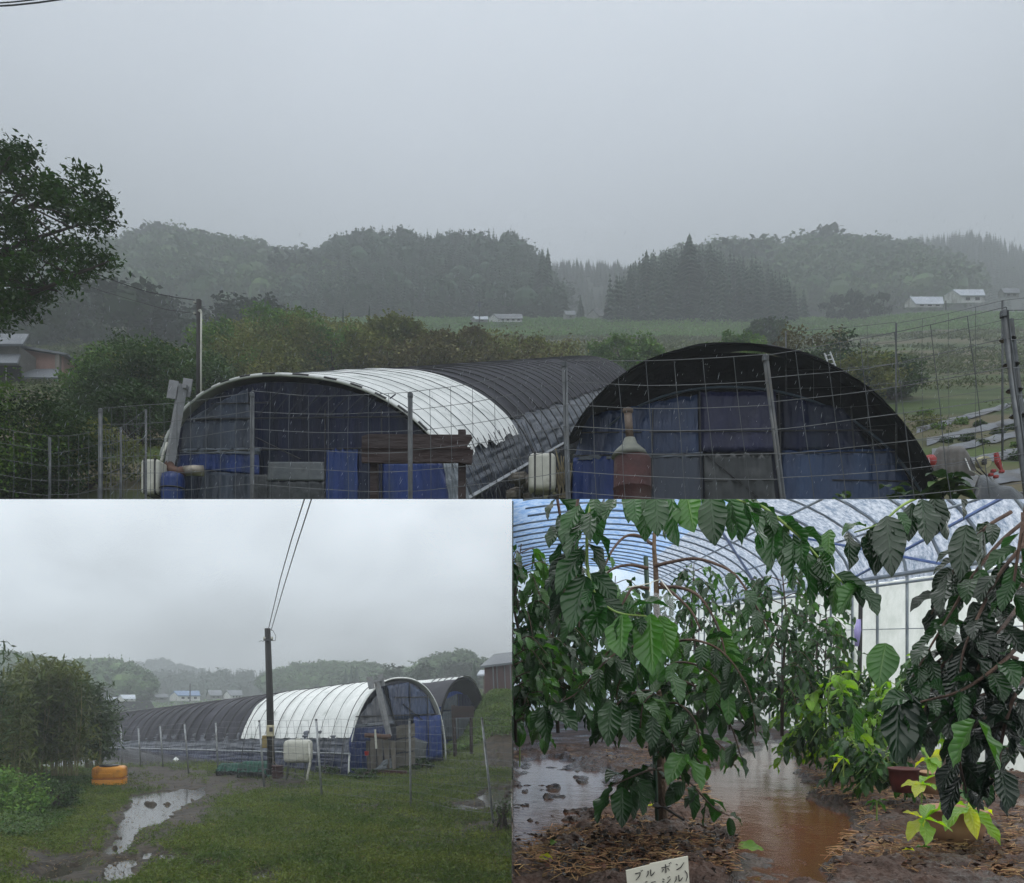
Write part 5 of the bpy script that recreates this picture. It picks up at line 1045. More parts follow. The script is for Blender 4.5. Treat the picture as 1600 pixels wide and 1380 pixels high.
# green nets
M_net = mat('green_net', C3(10, 56, 44), C3(22, 88, 70), 4, rough=.7, bump=.6, bscale=6)
for lab, u0, u1, vb, vt, y in (('low green-netted crates beside the fence, the left stack', 342, 377, 1211, 1193, 22), ('larger green-netted crate stack just left of the pole', 375, 423, 1217, 1190, 21.3)):
    t = thing('net_pile', lab, 'crates', at((u0 + u1) / 2, vb, y)); P = []; n_ = 2 if u1 - u0 < 40 else 3; wv = (u1 - u0) / n_
    for k in range(n_):
        mb = MB(); c = at(u0 + wv * (k + .5), (vb + vt) / 2 + 4, y + .1 * (k % 2)); w_ = wv / FPX * y * .9; h_ = (vb - vt) / FPX * y * (.66 + .12 * (k % 2)); mb.box(c, (w_, .5, h_ * .3), None); mb.box(c + Vector((0, 0, h_ * .38)), (w_ * 1.04, .52, .035)); mb.box(c - Vector((0, 0, h_ * .3)), (w_ * 1.04, .52, .035))
        for q in (-.45, -.15, .15, .45): mb.box(c + Vector((w_ * q, 0, .0)), (.03, .53, h_ * .75))
        mb.build('crate', M_dark, t)
    top = (vb - vt) / FPX * y; x0, x1 = at(u0 - 2, vb, y).x, at(u1 + 2, vb, y).x; zb = at(u0, vb, y).z
    for i in range(13):
        row = []
        for j in range(29):
            f = j / 28; g_ = i / 12; edge = min(f, 1 - f) * 6; front = np.interp(g_, [0, .3, .8, 1], [.45, .98, 1, .5]); fl = .22 * float(fbm(j * .35, 3, int(u0)) - .5)
            zz_ = zb + top * min(1, .25 + edge) * (front + (fl if i == 0 else .08 * float(fbm(j * .7, i * .7, 5) - .5) * 2)); row.append(Vector((x0 + (x1 - x0) * f, y - .3 + .62 * g_ + .03 * math.sin(j * 1.7), zz_)))
        P.append(row)
    MB().grid(P).build('net', M_net, t, smooth=False)
t = thing('plastic_bag', 'crumpled white plastic bag at the foot of the dark tunnel', 'bag', hitB(275, 1192)); p = hitB(275, 1192); g3 = random.Random(8); mb = MB()
bm_ = [(p + Vector((.16 * math.cos(a) * s_ * g3.uniform(.6, 1.1), .1 * math.sin(a) * s_, h_))) for h_, s_ in ((0, 1), (.08, 1.1), (.15, .6), (.2, .15)) for a in np.linspace(0, 5.5, 8)]
mb.add(bm_, [(i * 8 + k, i * 8 + (k + 1) % 8, (i + 1) * 8 + (k + 1) % 8, (i + 1) * 8 + k) for i in range(3) for k in range(8)]); mb.build('sheet', M_white, t)
# ---- orange tank
t = thing('water_tank', 'orange plastic water tank with a black lid lying on the grass', 'tank', at(171, 1232, 19.4)); c = at(171.5, 1215.5, 19.6); w = 47 / FPX * 19.4
rot = Matrix.Rotation(.22, 3, 'Z')
MB().rbox(c + Vector((0, 0, -.14)), (w * .96, .5, .29), .055, rot, 5).build('lower_shell', M_ply, t, smooth=True)
MB().rbox(c + Vector((0, 0, .145)), (w * .98, .5, .31), .085, rot, 5).build('upper_shell', M_ply, t, smooth=True)
MB().rbox(c + Vector((0, 0, -.01)), (w * .975, .51, .02), .009, rot, 2).build('seam', mat('orange_seam', C3(150, 88, 14), C3(170, 104, 20), 4, rough=.5), t, smooth=True)
for q in (-.2, .02, .24): MB().rbox(c + rot @ Vector((q, -.252, -.14)), (.14, .015, .13), .006, rot, 2).build('rib', M_ply, t)
MB().rbox(c + rot @ Vector((-.1, -.255, .12)), (.4, .02, .035), .01, rot, 2).build('rib', M_ply, t); MB().rbox(c + rot @ Vector((-.3, -.23, .2)), (.08, .08, .14), .02, rot, 2).build('rib', M_ply, t)
MB().lathe(c + Vector((-.02, 0, .3)), [(.22, 0), (.23, .02), (.21, .035), (.05, .045)], 24).build('lid', M_dark, t, smooth=True)
MB().lathe(c + rot @ Vector((.28, -.25, -.2)), [(.04, -.04), (.045, 0), (.03, .03)], 10).build('outlet_cap', M_dark, t)
# ---- fence
M_galvl = mat('galvanised_bright', C3(128, 132, 134), C3(164, 167, 168), 9, rough=.45, metal=.4, c3=C3(98, 96, 90), s3=5)
def pB(u0, v0, u1, v1): b = hitB(u1, v1); return (at(u0, v0, b.y), b)
pf = [pB(160, 1136, 163, 1188), pB(189, 1134, 191, 1193), pB(216, 1136, 220, 1200), pB(250, 1133, 255, 1200), pB(288, 1130, 295, 1211), pB(337, 1128, 341, 1211), pB(405, 1126, 413, 1232), pB(494, 1124, 503, 1246)]
fence('wire_fence', 'wire mesh fence with galvanised posts along the side of the long tunnel', pf, 0, .15, .3, .026, .0035, wig=.03, seed=11, pm=M_galvl)
fence('wire_fence', 'wire mesh fence crossing in front of the tunnel arches towards the leaning post', [pB(494, 1124, 503, 1246), pB(640, 1124, 642, 1262), pB(753, 1122, 771, 1289), pB(905, 1120, 930, 1310)], 0, .15, .2, .022, .003, wig=.05, seed=12, pm=M_galvl)
g3 = random.Random(5)
# ---- bamboo and bushes at left
def bamboo(label, topl, u0, u1, vb, y0, y1, ncane, m, seed, per=150, size=.2, name='bamboo'):
    g2 = np.random.default_rng(seed); b = at((u0 + u1) / 2, vb, (y0 + y1) / 2); t = thing(name, label, 'bamboo', b); mb = MB(); Cc = []
    for i in range(ncane):
        u = g2.uniform(u0, u1); y = g2.uniform(y0, y1); ut = u + g2.normal() * 10; vt = np.interp(ut, [p[0] for p in topl], [p[1] for p in topl]) + abs(g2.normal()) * 8
        a = at(u, vb, y); e_ = at(ut, vt, y + g2.normal() * .3); m_ = a.lerp(e_, .6) + Vector((g2.normal() * .08, 0, .1)); mb.tube([a, m_, e_], [.014, .01, .003], 4)
        for k in range(13):
            f = .18 + .82 * k / 12; c = (a.lerp(m_, f / .6) if f < .6 else m_.lerp(e_, (f - .6) / .4)); Cc.append(c + Vector((g2.normal() * .16, g2.normal() * .16, 0)))
    mb.build('canes', mat('bamboo_cane', C3(84, 84, 46), C3(120, 112, 66), 4, rough=.6), t)
    polys('foliage', leafquads(np.array([tuple(c) for c in Cc]), .13, max(6, per // 8), size, elong=5, droop=.9, flat=.3, rg=g2), m, t); return t
BAM = mat('bamboo_leaf', C3(50, 66, 26), C3(92, 100, 46), .8, rough=.45, island=.35, trans=.25)
BAMD = mat('bamboo_leaf_dark', C3(40, 58, 30), C3(70, 88, 46), .8, rough=.45, island=.3, trans=.2)
bamboo('feathery olive bamboo clump, the tallest at the left', [(20, 1060), (40, 1042), (60, 1034), (85, 1034), (105, 1044), (120, 1058)], 28, 122, 1212, 18.6, 20.6, 56, BAM, 401)
bamboo('yellow-green bamboo clump cut by the left picture edge', [(-60, 1060), (0, 1062), (20, 1066), (40, 1072)], -60, 34, 1225, 16.4, 18.5, 34, BAM, 402)
bamboo('dark bamboo thicket leaning towards the fence', [(100, 1066), (130, 1060), (138, 1066), (150, 1088), (165, 1105), (174, 1150)], 100, 166, 1200, 20.6, 22.6, 40, BAMD, 403)
bamboo('single taller bamboo spray entering at the left edge', [(-30, 1008), (-4, 1010), (6, 1018)], -34, -4, 1220, 15.5, 16, 5, BAMD, 404, per=110)
bush_at(20, 1200, 1300, 14.2, LEAF_MD, 'low green bush at the lower left edge', seed=405, w=1.1, per=90, size=.07, n=60)
bush_at(75, 1218, 1262, 15.6, LEAF_DK, 'small dark weed patch in front of the bamboo', seed=406, w=2.6, per=60, size=.06, n=40)
for i, (u, v, lab, m) in enumerate([(655, 1197, 'dark weeds at the foot of the plank wall', LEAF_DK), (690, 1176, 'yellowish flowering weeds left of the sign board post', BAM), (740, 1172, 'green weeds right of the sign board', LEAF_MD), (565, 1212, 'weeds along the foot of the white tunnel', LEAF_DK), (784, 1262, 'tall weed in the puddle by the leaning post', BAMD), (515, 1206, 'weeds under the film side of the white tunnel', LEAF_DK)]):
    y = hitB(u, v + 6).y; bush_at(u, v - 12 if i != 4 else 1238, v + 6 if i != 4 else 1300, y if i != 4 else 13.4, m, lab, seed=420 + i, w=3.0 if i != 4 else .35, per=40 if i != 4 else 14, size=.07 if i != 4 else .05, n=30 if i != 4 else 16)
# ================================================================== LOWER RIGHT: inside the planting tunnel
CLIP = 'C'
CH = .70
WC = [[(1196, 1148), (1214, 1158), (1240, 1200), (1262, 1240), (1318, 1268), (1340, 1300), (1326, 1328), (1290, 1345), (1284, 1395), (1170, 1395), (1160, 1345), (1176, 1300), (1120, 1262), (1100, 1225), (1150, 1190), (1186, 1170)], [(1085, 1205), (1200, 1180), (1290, 1250), (1340, 1296), (1300, 1350), (1290, 1400), (1150, 1400), (1146, 1330), (1118, 1270)],
      [(780, 1240), (815, 1185), (862, 1178), (905, 1184), (960, 1204), (1012, 1212), (1004, 1238), (940, 1262), (915, 1300), (860, 1305), (825, 1330), (780, 1340)], [(1545, 1240), (1640, 1225), (1640, 1290), (1575, 1285)], [(800, 1108), (860, 1100), (880, 1106), (830, 1116), (790, 1120)], [(1340, 1352), (1365, 1345), (1372, 1360), (1345, 1368)]]
def softC(u, v, k=1.0):
    w = np.zeros_like(u)
    for dx, dy in ((0, 0), (8, 2), (-8, 2), (5, -4), (-5, 4), (15, 0), (-15, 0), (0, 8), (0, -8)):
        nu = u + dx * k + 46 * (fbm(u * .018, v * .04, 61) - .5); nv = v + dy * k + 22 * (fbm(u * .02, v * .05, 62) - .5); m_ = np.zeros(np.shape(u), bool)
        for p in WC: m_ |= poly_in(nu, nv, p)
        w = w + m_ / 9.0
    return w
def moundC(x, y):
    b = at(1036, 1312, 3.5)
    return .05 * np.exp(-(((x - b.x) / .5) ** 2 + ((y - 3.1) / .5) ** 2)) - .03 * np.exp(-((x - .5) / .3) ** 2 - ((y - 2.5) / .25) ** 2) + .06 * np.clip((x - 1.75) / .8, 0, 1) * np.exp(-((y - 3.4) / 1.6) ** 2)
yc = np.concatenate([np.array([.6, 1.6]), np.geomspace(2.3, 6, 420), np.geomspace(6.05, 26, 120)]); uc = np.linspace(0.0, .9, 620)
Y, U = np.meshgrid(yc, uc, indexing='ij'); X = Y * U; uu = HX + U * FPX; vv = HY + CH / Y * FPX
wet = softC(uu, vv); rough_ = (fbm(X * 9, Y * 9, 63, 5) - .5)
wet = wet * np.where((uu < 1030), np.clip((fbm(uu * .022, vv * .07, 69, 3) - .27) * 4.5, .5, 1), 1)
Z = -CH + moundC(X, Y) + .035 + rough_ * .11 * (Y < 9) * (1 - .75 * np.clip(wet, 0, 1)) + (fbm(X * 30, Y * 30, 64, 3) - .5) * .022 * (Y < 6) + (fbm(X * 2.2, Y * 2.2, 65) - .5) * .06 - .085 * np.clip(wet * 1.1, 0, 1)
M_mud = ground_mat('tunnel_mud', C3(52, 38, 32), C3(92, 70, 60), C3(34, 23, 18), C3(70, 50, 40), 5.0, .22)
M_mud.node_tree.nodes['Principled BSDF'].inputs['Specular IOR Level'].default_value = .5
o = gridmesh('ground', np.stack([X, Y, Z], -1), M_mud); with_mud(o, np.clip(.35 + wet + (fbm(X * 3, Y * 3, 66) - .5), 0, 1)); kind(o, 'structure', 'churned wet mud floor of the planting tunnel')
# water with rain rings
g2 = np.random.default_rng(71); xs = np.linspace(0, 4.2, 560); yw = np.linspace(2.3, 12, 900); Yw, Xw = np.meshgrid(yw, xs, indexing='ij'); H = (fbm(Xw * 4, Yw * 4, 72) - .5) * .004
for (u, v, r0, am) in [(1245, 1290, .10, .0022), (1255, 1343, .05, .002), (1210, 1352, .08, .002), (1236, 1248, .05, .0015), (1200, 1245, .09, .002), (1150, 1270, .05, .0015), (1225, 1215, .06, .0015), (1270, 1315, .04, .0015), (1186, 1330, .06, .0018), (1170, 1262, .05, .0015), (1215, 1300, .05, .0016), (900, 1200, .06, .0012), (860, 1250, .05, .0012), (950, 1225, .05, .001), (1196, 1195, .05, .0012)]:
    y0 = CH * FPX / (v - HY); x0 = (u - HX) / FPX * y0; d = np.sqrt((Xw - x0) ** 2 + (Yw - y0) ** 2); H = H + am * np.cos(d / r0 * 22) * np.exp(-(d / r0) ** 2 * 1.1)
P = np.stack([Xw, Yw, np.full_like(Xw, -CH - .012) + H], -1)
o = gridmesh('water', P, water_mat('muddy_water', C3(92, 58, 38), .14, 26, .3, .006, .14)); kind(o, 'structure', 'brown rainwater flooding the path between the coffee rows')
# straw litter
def straws(name, label, n, region, Lr, m, seed, r=.0016, zoff=.02):
    g2 = np.random.default_rng(seed); mb = []; k = 0
    U_, V_ = [], []
    while len(U_) < n:
        u = g2.uniform(800, 1600, 4000); v = g2.uniform(1165, 1385, 4000); k_ = region(u, v); U_ += list(u[k_]); V_ += list(v[k_])
    u = np.array(U_[:n]); v = np.array(V_[:n]); y = CH * FPX / (v - HY); x = (u - HX) / FPX * y
    a = g2.uniform(0, math.pi * 2, n); l = g2.uniform(*Lr, n); d = np.stack([np.cos(a), np.sin(a), g2.normal(size=n) * .16], -1) * l[:, None] / 2
    z = -CH + moundC(x, y) + zoff + g2.uniform(0, .03, n); P = np.stack([x, y, z], -1); r = r * g2.uniform(.6, 1.6, n)[:, None]; Q = []
    side = np.stack([-np.sin(a), np.cos(a), np.zeros(n)], -1) * r; up = np.array([0, 0, 1.]) * r
    mid = P + np.stack([g2.normal(size=n) * .004, g2.normal(size=n) * .004, np.full(n, .004)], -1)
    for s1, s2 in ((side, up), (up, -side), (-side, side)):
        Q.append(np.stack([P - d + s1, P - d + s2, mid + s2, mid + s1], 1)); Q.append(np.stack([mid + s1, mid + s2, P + d + s2, P + d + s1], 1))
    kind(polys(name, np.concatenate(Q), m), 'stuff', label)
M_straw = mat('straw', C3(116, 88, 60), C3(172, 140, 102), 9, rough=.7, island=.35)
nw = lambda u, v: (softC(u, v) < .35)
straws('straw_litter', 'pale broken straw scattered over the mud', 5200, lambda u, v: nw(u, v) & (fbm(u * .012, v * .03, 81) > .36), (.03, .13), M_straw, 91)
straws('straw_litter', 'matted straw around the foot of the main coffee tree and the pots', 5200, lambda u, v: nw(u, v) & (((u - 1060) / 150) ** 2 + ((v - 1345) / 55) ** 2 < 1.2) | ((u > 1240) & (v > 1180) & nw(u, v) & (fbm(u * .02, v * .04, 82) > .4)), (.02, .09), mat('straw_dark', C3(70, 48, 36), C3(122, 88, 62), 9, rough=.7, island=.4), 92, .0013)
n = 2600; g2 = np.random.default_rng(95); u = g2.uniform(800, 1600, n); v = g2.uniform(1170, 1385, n); k_ = nw(u, v); u, v = u[k_], v[k_]; y = CH * FPX / (v - HY); x = (u - HX) / FPX * y
Q = leafquads(np.stack([x, y, -CH + moundC(x, y) + .05], -1), .015, 1, .03, flat=1.5, elong=1.6, rg=g2)
kind(polys('dead_leaves', Q, mat('dead_leaf', C3(34, 24, 20), C3(84, 60, 42), 8, rough=.6, island=.5)), 'stuff', 'dark dead leaf scraps trodden into the mud')
n = 420; u = g2.uniform(860, 1150, n); v = 1340 + g2.normal(size=n) * 26; y = CH * FPX / np.maximum(v - HY, 90); x = (u - HX) / FPX * y
k_ = nw(u, v); P_ = np.stack([x, y, -CH + moundC(x, y) + .03], -1)[k_]
kind(polys('mud_clods', leafquads(P_, .018, 7, .024, flat=.3, elong=1.2, rg=g2), mat('clod', C3(34, 30, 28), C3(60, 52, 46), 12, rough=.35, bump=.5)), 'stuff', 'black wet clods of compost around the main coffee tree')
# ---- tunnel shell
def xR(y): return 3.6 + .0625 * y
def zE(y): return .5 + .079 * y
def film_mat(name, c1, c2, tr, scale, island=0):
    m = bpy.data.materials.new(name); m.use_nodes = True; t = m.node_tree; t.nodes.clear(); L = t.links.new
    o = nd(t, 'ShaderNodeOutputMaterial'); d = nd(t, 'ShaderNodeBsdfDiffuse'); tr_ = nd(t, 'ShaderNodeBsdfTranslucent'); g = nd(t, 'ShaderNodeBsdfGlossy'); g.inputs['Roughness'].default_value = .25
    tc = nd(t, 'ShaderNodeTexCoord'); n = nd(t, 'ShaderNodeTexNoise'); n.inputs['Scale'].default_value = scale; n.inputs['Detail'].default_value = 7; n.inputs['Roughness'].default_value = .75; L(tc.outputs['Object'], n.inputs['Vector'])
    r = nd(t, 'ShaderNodeValToRGB'); r.color_ramp.elements[0].position = .38; r.color_ramp.elements[1].position = .6; r.color_ramp.elements[0].color = c1; r.color_ramp.elements[1].color = c2; L(n.outputs['Fac'], r.inputs[0])
    L(r.outputs[0], tr_.inputs['Color']); L(r.outputs[0], d.inputs['Color']); a = nd(t, 'ShaderNodeMixShader'); a.inputs[0].default_value = tr; L(d.outputs[0], a.inputs[1]); L(tr_.outputs[0], a.inputs[2])
    b = nd(t, 'ShaderNodeMixShader'); b.inputs[0].default_value = .06; L(a.outputs[0], b.inputs[1]); L(g.outputs[0], b.inputs[2]); L(b.outputs[0], o.inputs['Surface']); return m
F_white = film_mat('film_wall', C3(214, 220, 214), C3(236, 240, 236), .62, 2.2)
F_roofw = film_mat('film_wet_roof', C3(120, 138, 162), C3(214, 220, 232), .55, 16)
F_blue = film_mat('film_blue_roof', C3(122, 164, 220), C3(190, 212, 240), .55, 9)
tun = thing('planting_tunnel', 'inside of a plastic planting tunnel with blue roof film and white side film', 'greenhouse', (1.3, 10, -CH))
Rr = 3.0; RH = 1.3
def roofpt(y, th, off=0): return Vector((xR(y) - Rr + (Rr + off) * math.cos(th), y, zE(y) + (RH + off) * math.sin(th)))
def shell(name, m, th0, th1, y0=2.0, y1=22.5, off=0, n=34, ny=90):
    P = [[roofpt(y0 + (y1 - y0) * i / ny, th0 + (th1 - th0) * j / n, off - .03 * abs(math.sin(i * math.pi / 2))) for j in range(n + 1)] for i in range(ny + 1)]
    return MB().grid(P).build(name, m, tun, smooth=True)
shell('white_roof_film', F_roofw, .0, 1.02); shell('blue_roof_film', F_blue, 1.02, math.pi * .98)
P = [[Vector((xR(y) + .0, y, z)) for z in np.linspace(-CH - .1, zE(y) - .0, 10)] for y in np.linspace(2, 22.5, 60)]; MB().grid([[p for p in r] for r in P]).build('side_wall_film', F_white, tun)
P = [[Vector((x, 22.5, z)) for z in (-CH - .1, 1, 2, 5)] for x in np.linspace(.0, 5.3, 12)]; MB().grid(P).build('end_wall_film', film_mat('film_end', C3(196, 214, 232), C3(226, 236, 242), .6, 1.5), tun)
P = [[Vector((.004, y, z)) for z in (-CH - .1, .2, PK * y * .99)] for y in (2.3, 8, 15, 22.5)]; MB().grid(P).build('light_divider', film_mat('divider_sheet', C3(40, 48, 42), C3(56, 64, 58), .1, 1.5), tun)  # added edge-on sheet that keeps tunnel light off the field
M_pipe = mat('steel_pipe', C3(112, 122, 134), C3(146, 156, 164), 6, rough=.4, metal=.3)
M_pipeb = mat('blue_pipe', C3(60, 84, 140), C3(86, 112, 168), 6, rough=.4)
yy = 4.2
while yy < 22:
    pts = [roofpt(yy, a, -.03) for a in np.linspace(0, math.pi * .95, 24)]; pts = [p for p in pts if p.x > -.1]
    MB().tube([Vector((xR(yy) - .03, yy, -CH - .05))] + pts, .017, 6).build('hoop', M_pipe, tun, smooth=True); yy += .74
def rail(name, y0, y1, fn, r=.016, m=M_pipe): MB().tube([fn(y) for y in np.linspace(y0, y1, 14)], r, 6).build(name, m, tun, smooth=True)
rail('eave_rail', 3.5, 22, lambda y: roofpt(y, .04, -.06), .024); rail('eave_rail', 3.5, 22, lambda y: roofpt(y, .04, -.06) + Vector((0, 0, -.09)), .014)
rail('purlin', 6, 22, lambda y: roofpt(y, .75, -.06)); rail('purlin', 8, 22, lambda y: roofpt(y, math.pi / 2, -.06)); rail('purlin', 5, 22, lambda y: roofpt(y, .42, -.06), .012)
rail('purlin', 8, 22, lambda y: roofpt(y, 2.2, -.06)); rail('side_wire', 3.5, 22, lambda y: Vector((xR(y) - .03, y, zE(y) - .42 - .012 * y)), .005)
MB().tube([roofpt(7, .05, -.05), roofpt(10.5, .75, -.08)], .014, 6).build('brace', M_pipeb, tun); MB().tube([roofpt(5, .45, -.08), roofpt(9.5, .05, -.06)], .016, 6).build('brace', M_pipeb, tun)
MB().tube([roofpt(9, 1.25, -.05), roofpt(13.5, .1, -.06)], .02, 6).build('brace', M_pipeb, tun)
# ---- coffee leaves
def leaf_mat(name, c1, c2, rough=.26, trans=.25, vein=C3(110, 140, 80), nv=8.0, bst=.5):
    m = bpy.data.materials.new(name); m.use_nodes = True; t = m.node_tree; L = t.links.new; b = t.nodes['Principled BSDF']; o = t.nodes['Material Output']
    uv = nd(t, 'ShaderNodeUVMap'); s = nd(t, 'ShaderNodeSeparateXYZ'); L(uv.outputs[0], s.inputs[0])
    def M(op, a, b_=None, c_=None):
        n = nd(t, 'ShaderNodeMath', operation=op)
        for i, q in enumerate((a, b_, c_)):
            if q is None: continue
            if isinstance(q, (int, float)): n.inputs[i].default_value = q
            else: L(q, n.inputs[i])
        return n.outputs[0]
    au = M('MULTIPLY', M('ABSOLUTE', M('SUBTRACT', s.outputs['X'], .5)), 2.0)
    ph = M('SUBTRACT', M('MULTIPLY', s.outputs['Y'], nv), M('MULTIPLY', M('POWER', au, .8), 1.7)); w = M('ABSOLUTE', M('SINE', M('MULTIPLY', ph, math.pi)))
    veinh = M('POWER', w, .55); mid = M('SMOOTH_MIN', M('MULTIPLY', au, 9.0), 1.0, .3)
    hgt = M('MULTIPLY', veinh, M('MINIMUM', mid, 1.0))
    bp = nd(t, 'ShaderNodeBump'); bp.inputs['Strength'].default_value = bst; bp.inputs['Distance'].default_value = .006; L(hgt, bp.inputs['Height']); L(bp.outputs[0], b.inputs['Normal'])
    tc = nd(t, 'ShaderNodeTexCoord'); n1 = nd(t, 'ShaderNodeTexNoise'); n1.inputs['Scale'].default_value = 3.5; L(tc.outputs['Object'], n1.inputs['Vector'])
    r = nd(t, 'ShaderNodeValToRGB'); r.color_ramp.elements[0].position = .35; r.color_ramp.elements[1].position = .65; r.color_ramp.elements[0].color = c1; r.color_ramp.elements[1].color = c2; L(n1.outputs['Fac'], r.inputs[0])
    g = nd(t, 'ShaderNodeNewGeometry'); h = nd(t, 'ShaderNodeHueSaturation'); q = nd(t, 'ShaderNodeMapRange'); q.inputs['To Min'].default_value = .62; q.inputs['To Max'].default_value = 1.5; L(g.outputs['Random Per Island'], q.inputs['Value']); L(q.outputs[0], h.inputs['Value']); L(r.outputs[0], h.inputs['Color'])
    vm = M('SUBTRACT', 1.0, M('MINIMUM', M('MULTIPLY', w, 5.0), 1.0)); mm = M('SUBTRACT', 1.0, M('MINIMUM', M('MULTIPLY', au, 16.0), 1.0)); vs = M('MULTIPLY', M('MAXIMUM', M('MULTIPLY', vm, .4), mm), .45)
    mx = nd(t, 'ShaderNodeMix', data_type='RGBA'); L(vs, mx.inputs['Factor']); L(h.outputs[0], mx.inputs['A']); mx.inputs['B'].default_value = vein; L(mx.outputs['Result'], b.inputs['Base Color'])
    b.inputs['Roughness'].default_value = rough; b.inputs['Specular IOR Level'].default_value = .46
    tr = nd(t, 'ShaderNodeBsdfTranslucent'); hs = nd(t, 'ShaderNodeHueSaturation'); hs.inputs['Value'].default_value = 2.6; hs.inputs['Saturation'].default_value = 1.15; hs.inputs['Hue'].default_value = .485; L(mx.outputs['Result'], hs.inputs['Color']); L(hs.outputs[0], tr.inputs['Color'])
    ms = nd(t, 'ShaderNodeMixShader'); ms.inputs[0].default_value = trans; L(b.outputs[0], ms.inputs[1]); L(tr.outputs[0], ms.inputs[2]); L(ms.outputs[0], o.inputs['Surface']); return m
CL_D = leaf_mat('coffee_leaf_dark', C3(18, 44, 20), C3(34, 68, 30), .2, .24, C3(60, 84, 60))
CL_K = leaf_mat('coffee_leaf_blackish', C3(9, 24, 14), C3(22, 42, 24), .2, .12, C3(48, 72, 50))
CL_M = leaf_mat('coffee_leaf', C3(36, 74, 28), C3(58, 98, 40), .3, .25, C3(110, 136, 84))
CL_B = leaf_mat('coffee_leaf_bright', C3(86, 128, 44), C3(120, 156, 62), .32, .4, C3(180, 200, 110))
CL_Y = leaf_mat('coffee_leaf_yellow', C3(140, 156, 50), C3(176, 182, 76), .35, .45, C3(200, 200, 110))
M_twig = mat('coffee_twig', C3(52, 36, 30), C3(88, 66, 54), 14, rough=.75, bump=.4); M_twg = mat('green_twig', C3(92, 118, 52), C3(126, 148, 70), 14, rough=.5)
def leafmesh(name, base, dirs, L_, wr, m, parent, rg, na=10, nb=7, sag=1.1):
    """many curved coffee leaves in one foliage part; base (n,3), dirs (n,3) starting direction, L_ (n)"""
    base = np.asarray(base, float); D = np.asarray(dirs, float); n = len(base)
    if n == 0: return None
    D = D / np.linalg.norm(D, axis=1)[:, None]; L_ = np.broadcast_to(L_, n); G = np.array([0, 0, -1.])
    side = np.cross(D, G); side += rg.normal(size=(n, 3)) * .22; side -= D * (side * D).sum(1)[:, None]; side /= np.linalg.norm(side, axis=1)[:, None] + 1e-9
    roll = rg.normal(size=n) * .45; up0 = np.cross(side, D); side = side * np.cos(roll)[:, None] + up0 * np.sin(roll)[:, None]
    P = np.zeros((n, na, nb, 3)); p = base.copy(); d = D.copy(); ph = rg.uniform(0, 6, n); sg = sag * rg.uniform(.5, 1.4, n)
    s = np.linspace(-1, 1, nb); wv = rg.uniform(.78, 1.14, n)
    for i in range(na):
        f = i / (na - 1); w = (np.sin(math.pi * min(1, .03 + f * .97) ** .93) ** .88); w = 0.02 if i in (0,) else w; w = .015 if i == na - 1 else w
        nrm = np.cross(side, d); hw = (L_ * wr * wv * w / 2)
        ruf = .055 * L_[:, None] * np.abs(s)[None] ** 2 * np.sin(f * 15 + ph[:, None] + (s[None] > 0) * 1.7); fold = -.10 * L_[:, None] * wr * 2 * np.abs(s)[None] ** 1.3 * w
        P[:, i] = p[:, None] + side[:, None] * (hw[:, None] * s[None])[..., None] + nrm[:, None] * ((ruf * w + fold))[..., None]
        d = d + G * (sg / na)[:, None]; d /= np.linalg.norm(d, axis=1)[:, None]; side = side - d * (side * d).sum(1)[:, None]; side /= np.linalg.norm(side, axis=1)[:, None]
        p = p + d * (L_ / (na - 1))[:, None]
    keep = np.ones(n, bool); cross = []
    for co, no in planes():
        S_ = (P @ np.array(no, float)) >= 0; keep &= S_.any(axis=(1, 2)); cross.append((no, S_.all(axis=(1, 2))))
    need = [no for no, al in cross if not al[keep].all()]; P = P[keep]; n = len(P)
    if n == 0: return None
    b0 = np.array(rootloc(parent)) if parent is not None else base[keep][0]
    idx = np.arange(na * nb).reshape(na, nb); F = np.stack([idx[:-1, :-1], idx[:-1, 1:], idx[1:, 1:], idx[1:, :-1]], -1).reshape(-1, 4)
    FF = (F[None] + (np.arange(n) * na * nb)[:, None, None]).reshape(-1, 4)
    uvg = np.stack(np.meshgrid(np.linspace(0, 1, na), np.linspace(0, 1, nb), indexing='ij')[::-1], -1).reshape(-1, 2)
    me = bpy.data.meshes.new(name); V = (P.reshape(-1, 3) - b0).astype(np.float32)
    me.vertices.add(len(V)); me.vertices.foreach_set('co', V.ravel()); me.loops.add(FF.size); me.loops.foreach_set('vertex_index', FF.astype(np.int32).ravel())
    me.polygons.add(len(FF)); me.polygons.foreach_set('loop_start', np.arange(0, FF.size, 4, dtype=np.int32)); me.polygons.foreach_set('use_smooth', np.ones(len(FF), bool))
    ul = me.uv_layers.new(name='UVMap'); ul.data.foreach_set('uv', np.tile(uvg, (n, 1))[FF.ravel()].astype(np.float32).ravel())
    me.update(calc_edges=True); me.materials.append(m)
    if need:
        bm = bmesh.new(); bm.from_mesh(me)
        for no in need: bmesh.ops.bisect_plane(bm, geom=bm.verts[:] + bm.edges[:] + bm.faces[:], plane_co=-Vector(b0), plane_no=-Vector(no), clear_outer=True)
        bm.to_mesh(me); bm.free()
        if len(me.polygons) == 0: bpy.data.meshes.remove(me); return None
    o = bpy.data.objects.new(name, me); COL.objects.link(o)
    if parent is not None: o.parent = parent
    else: o.location = tuple(b0)
    return o
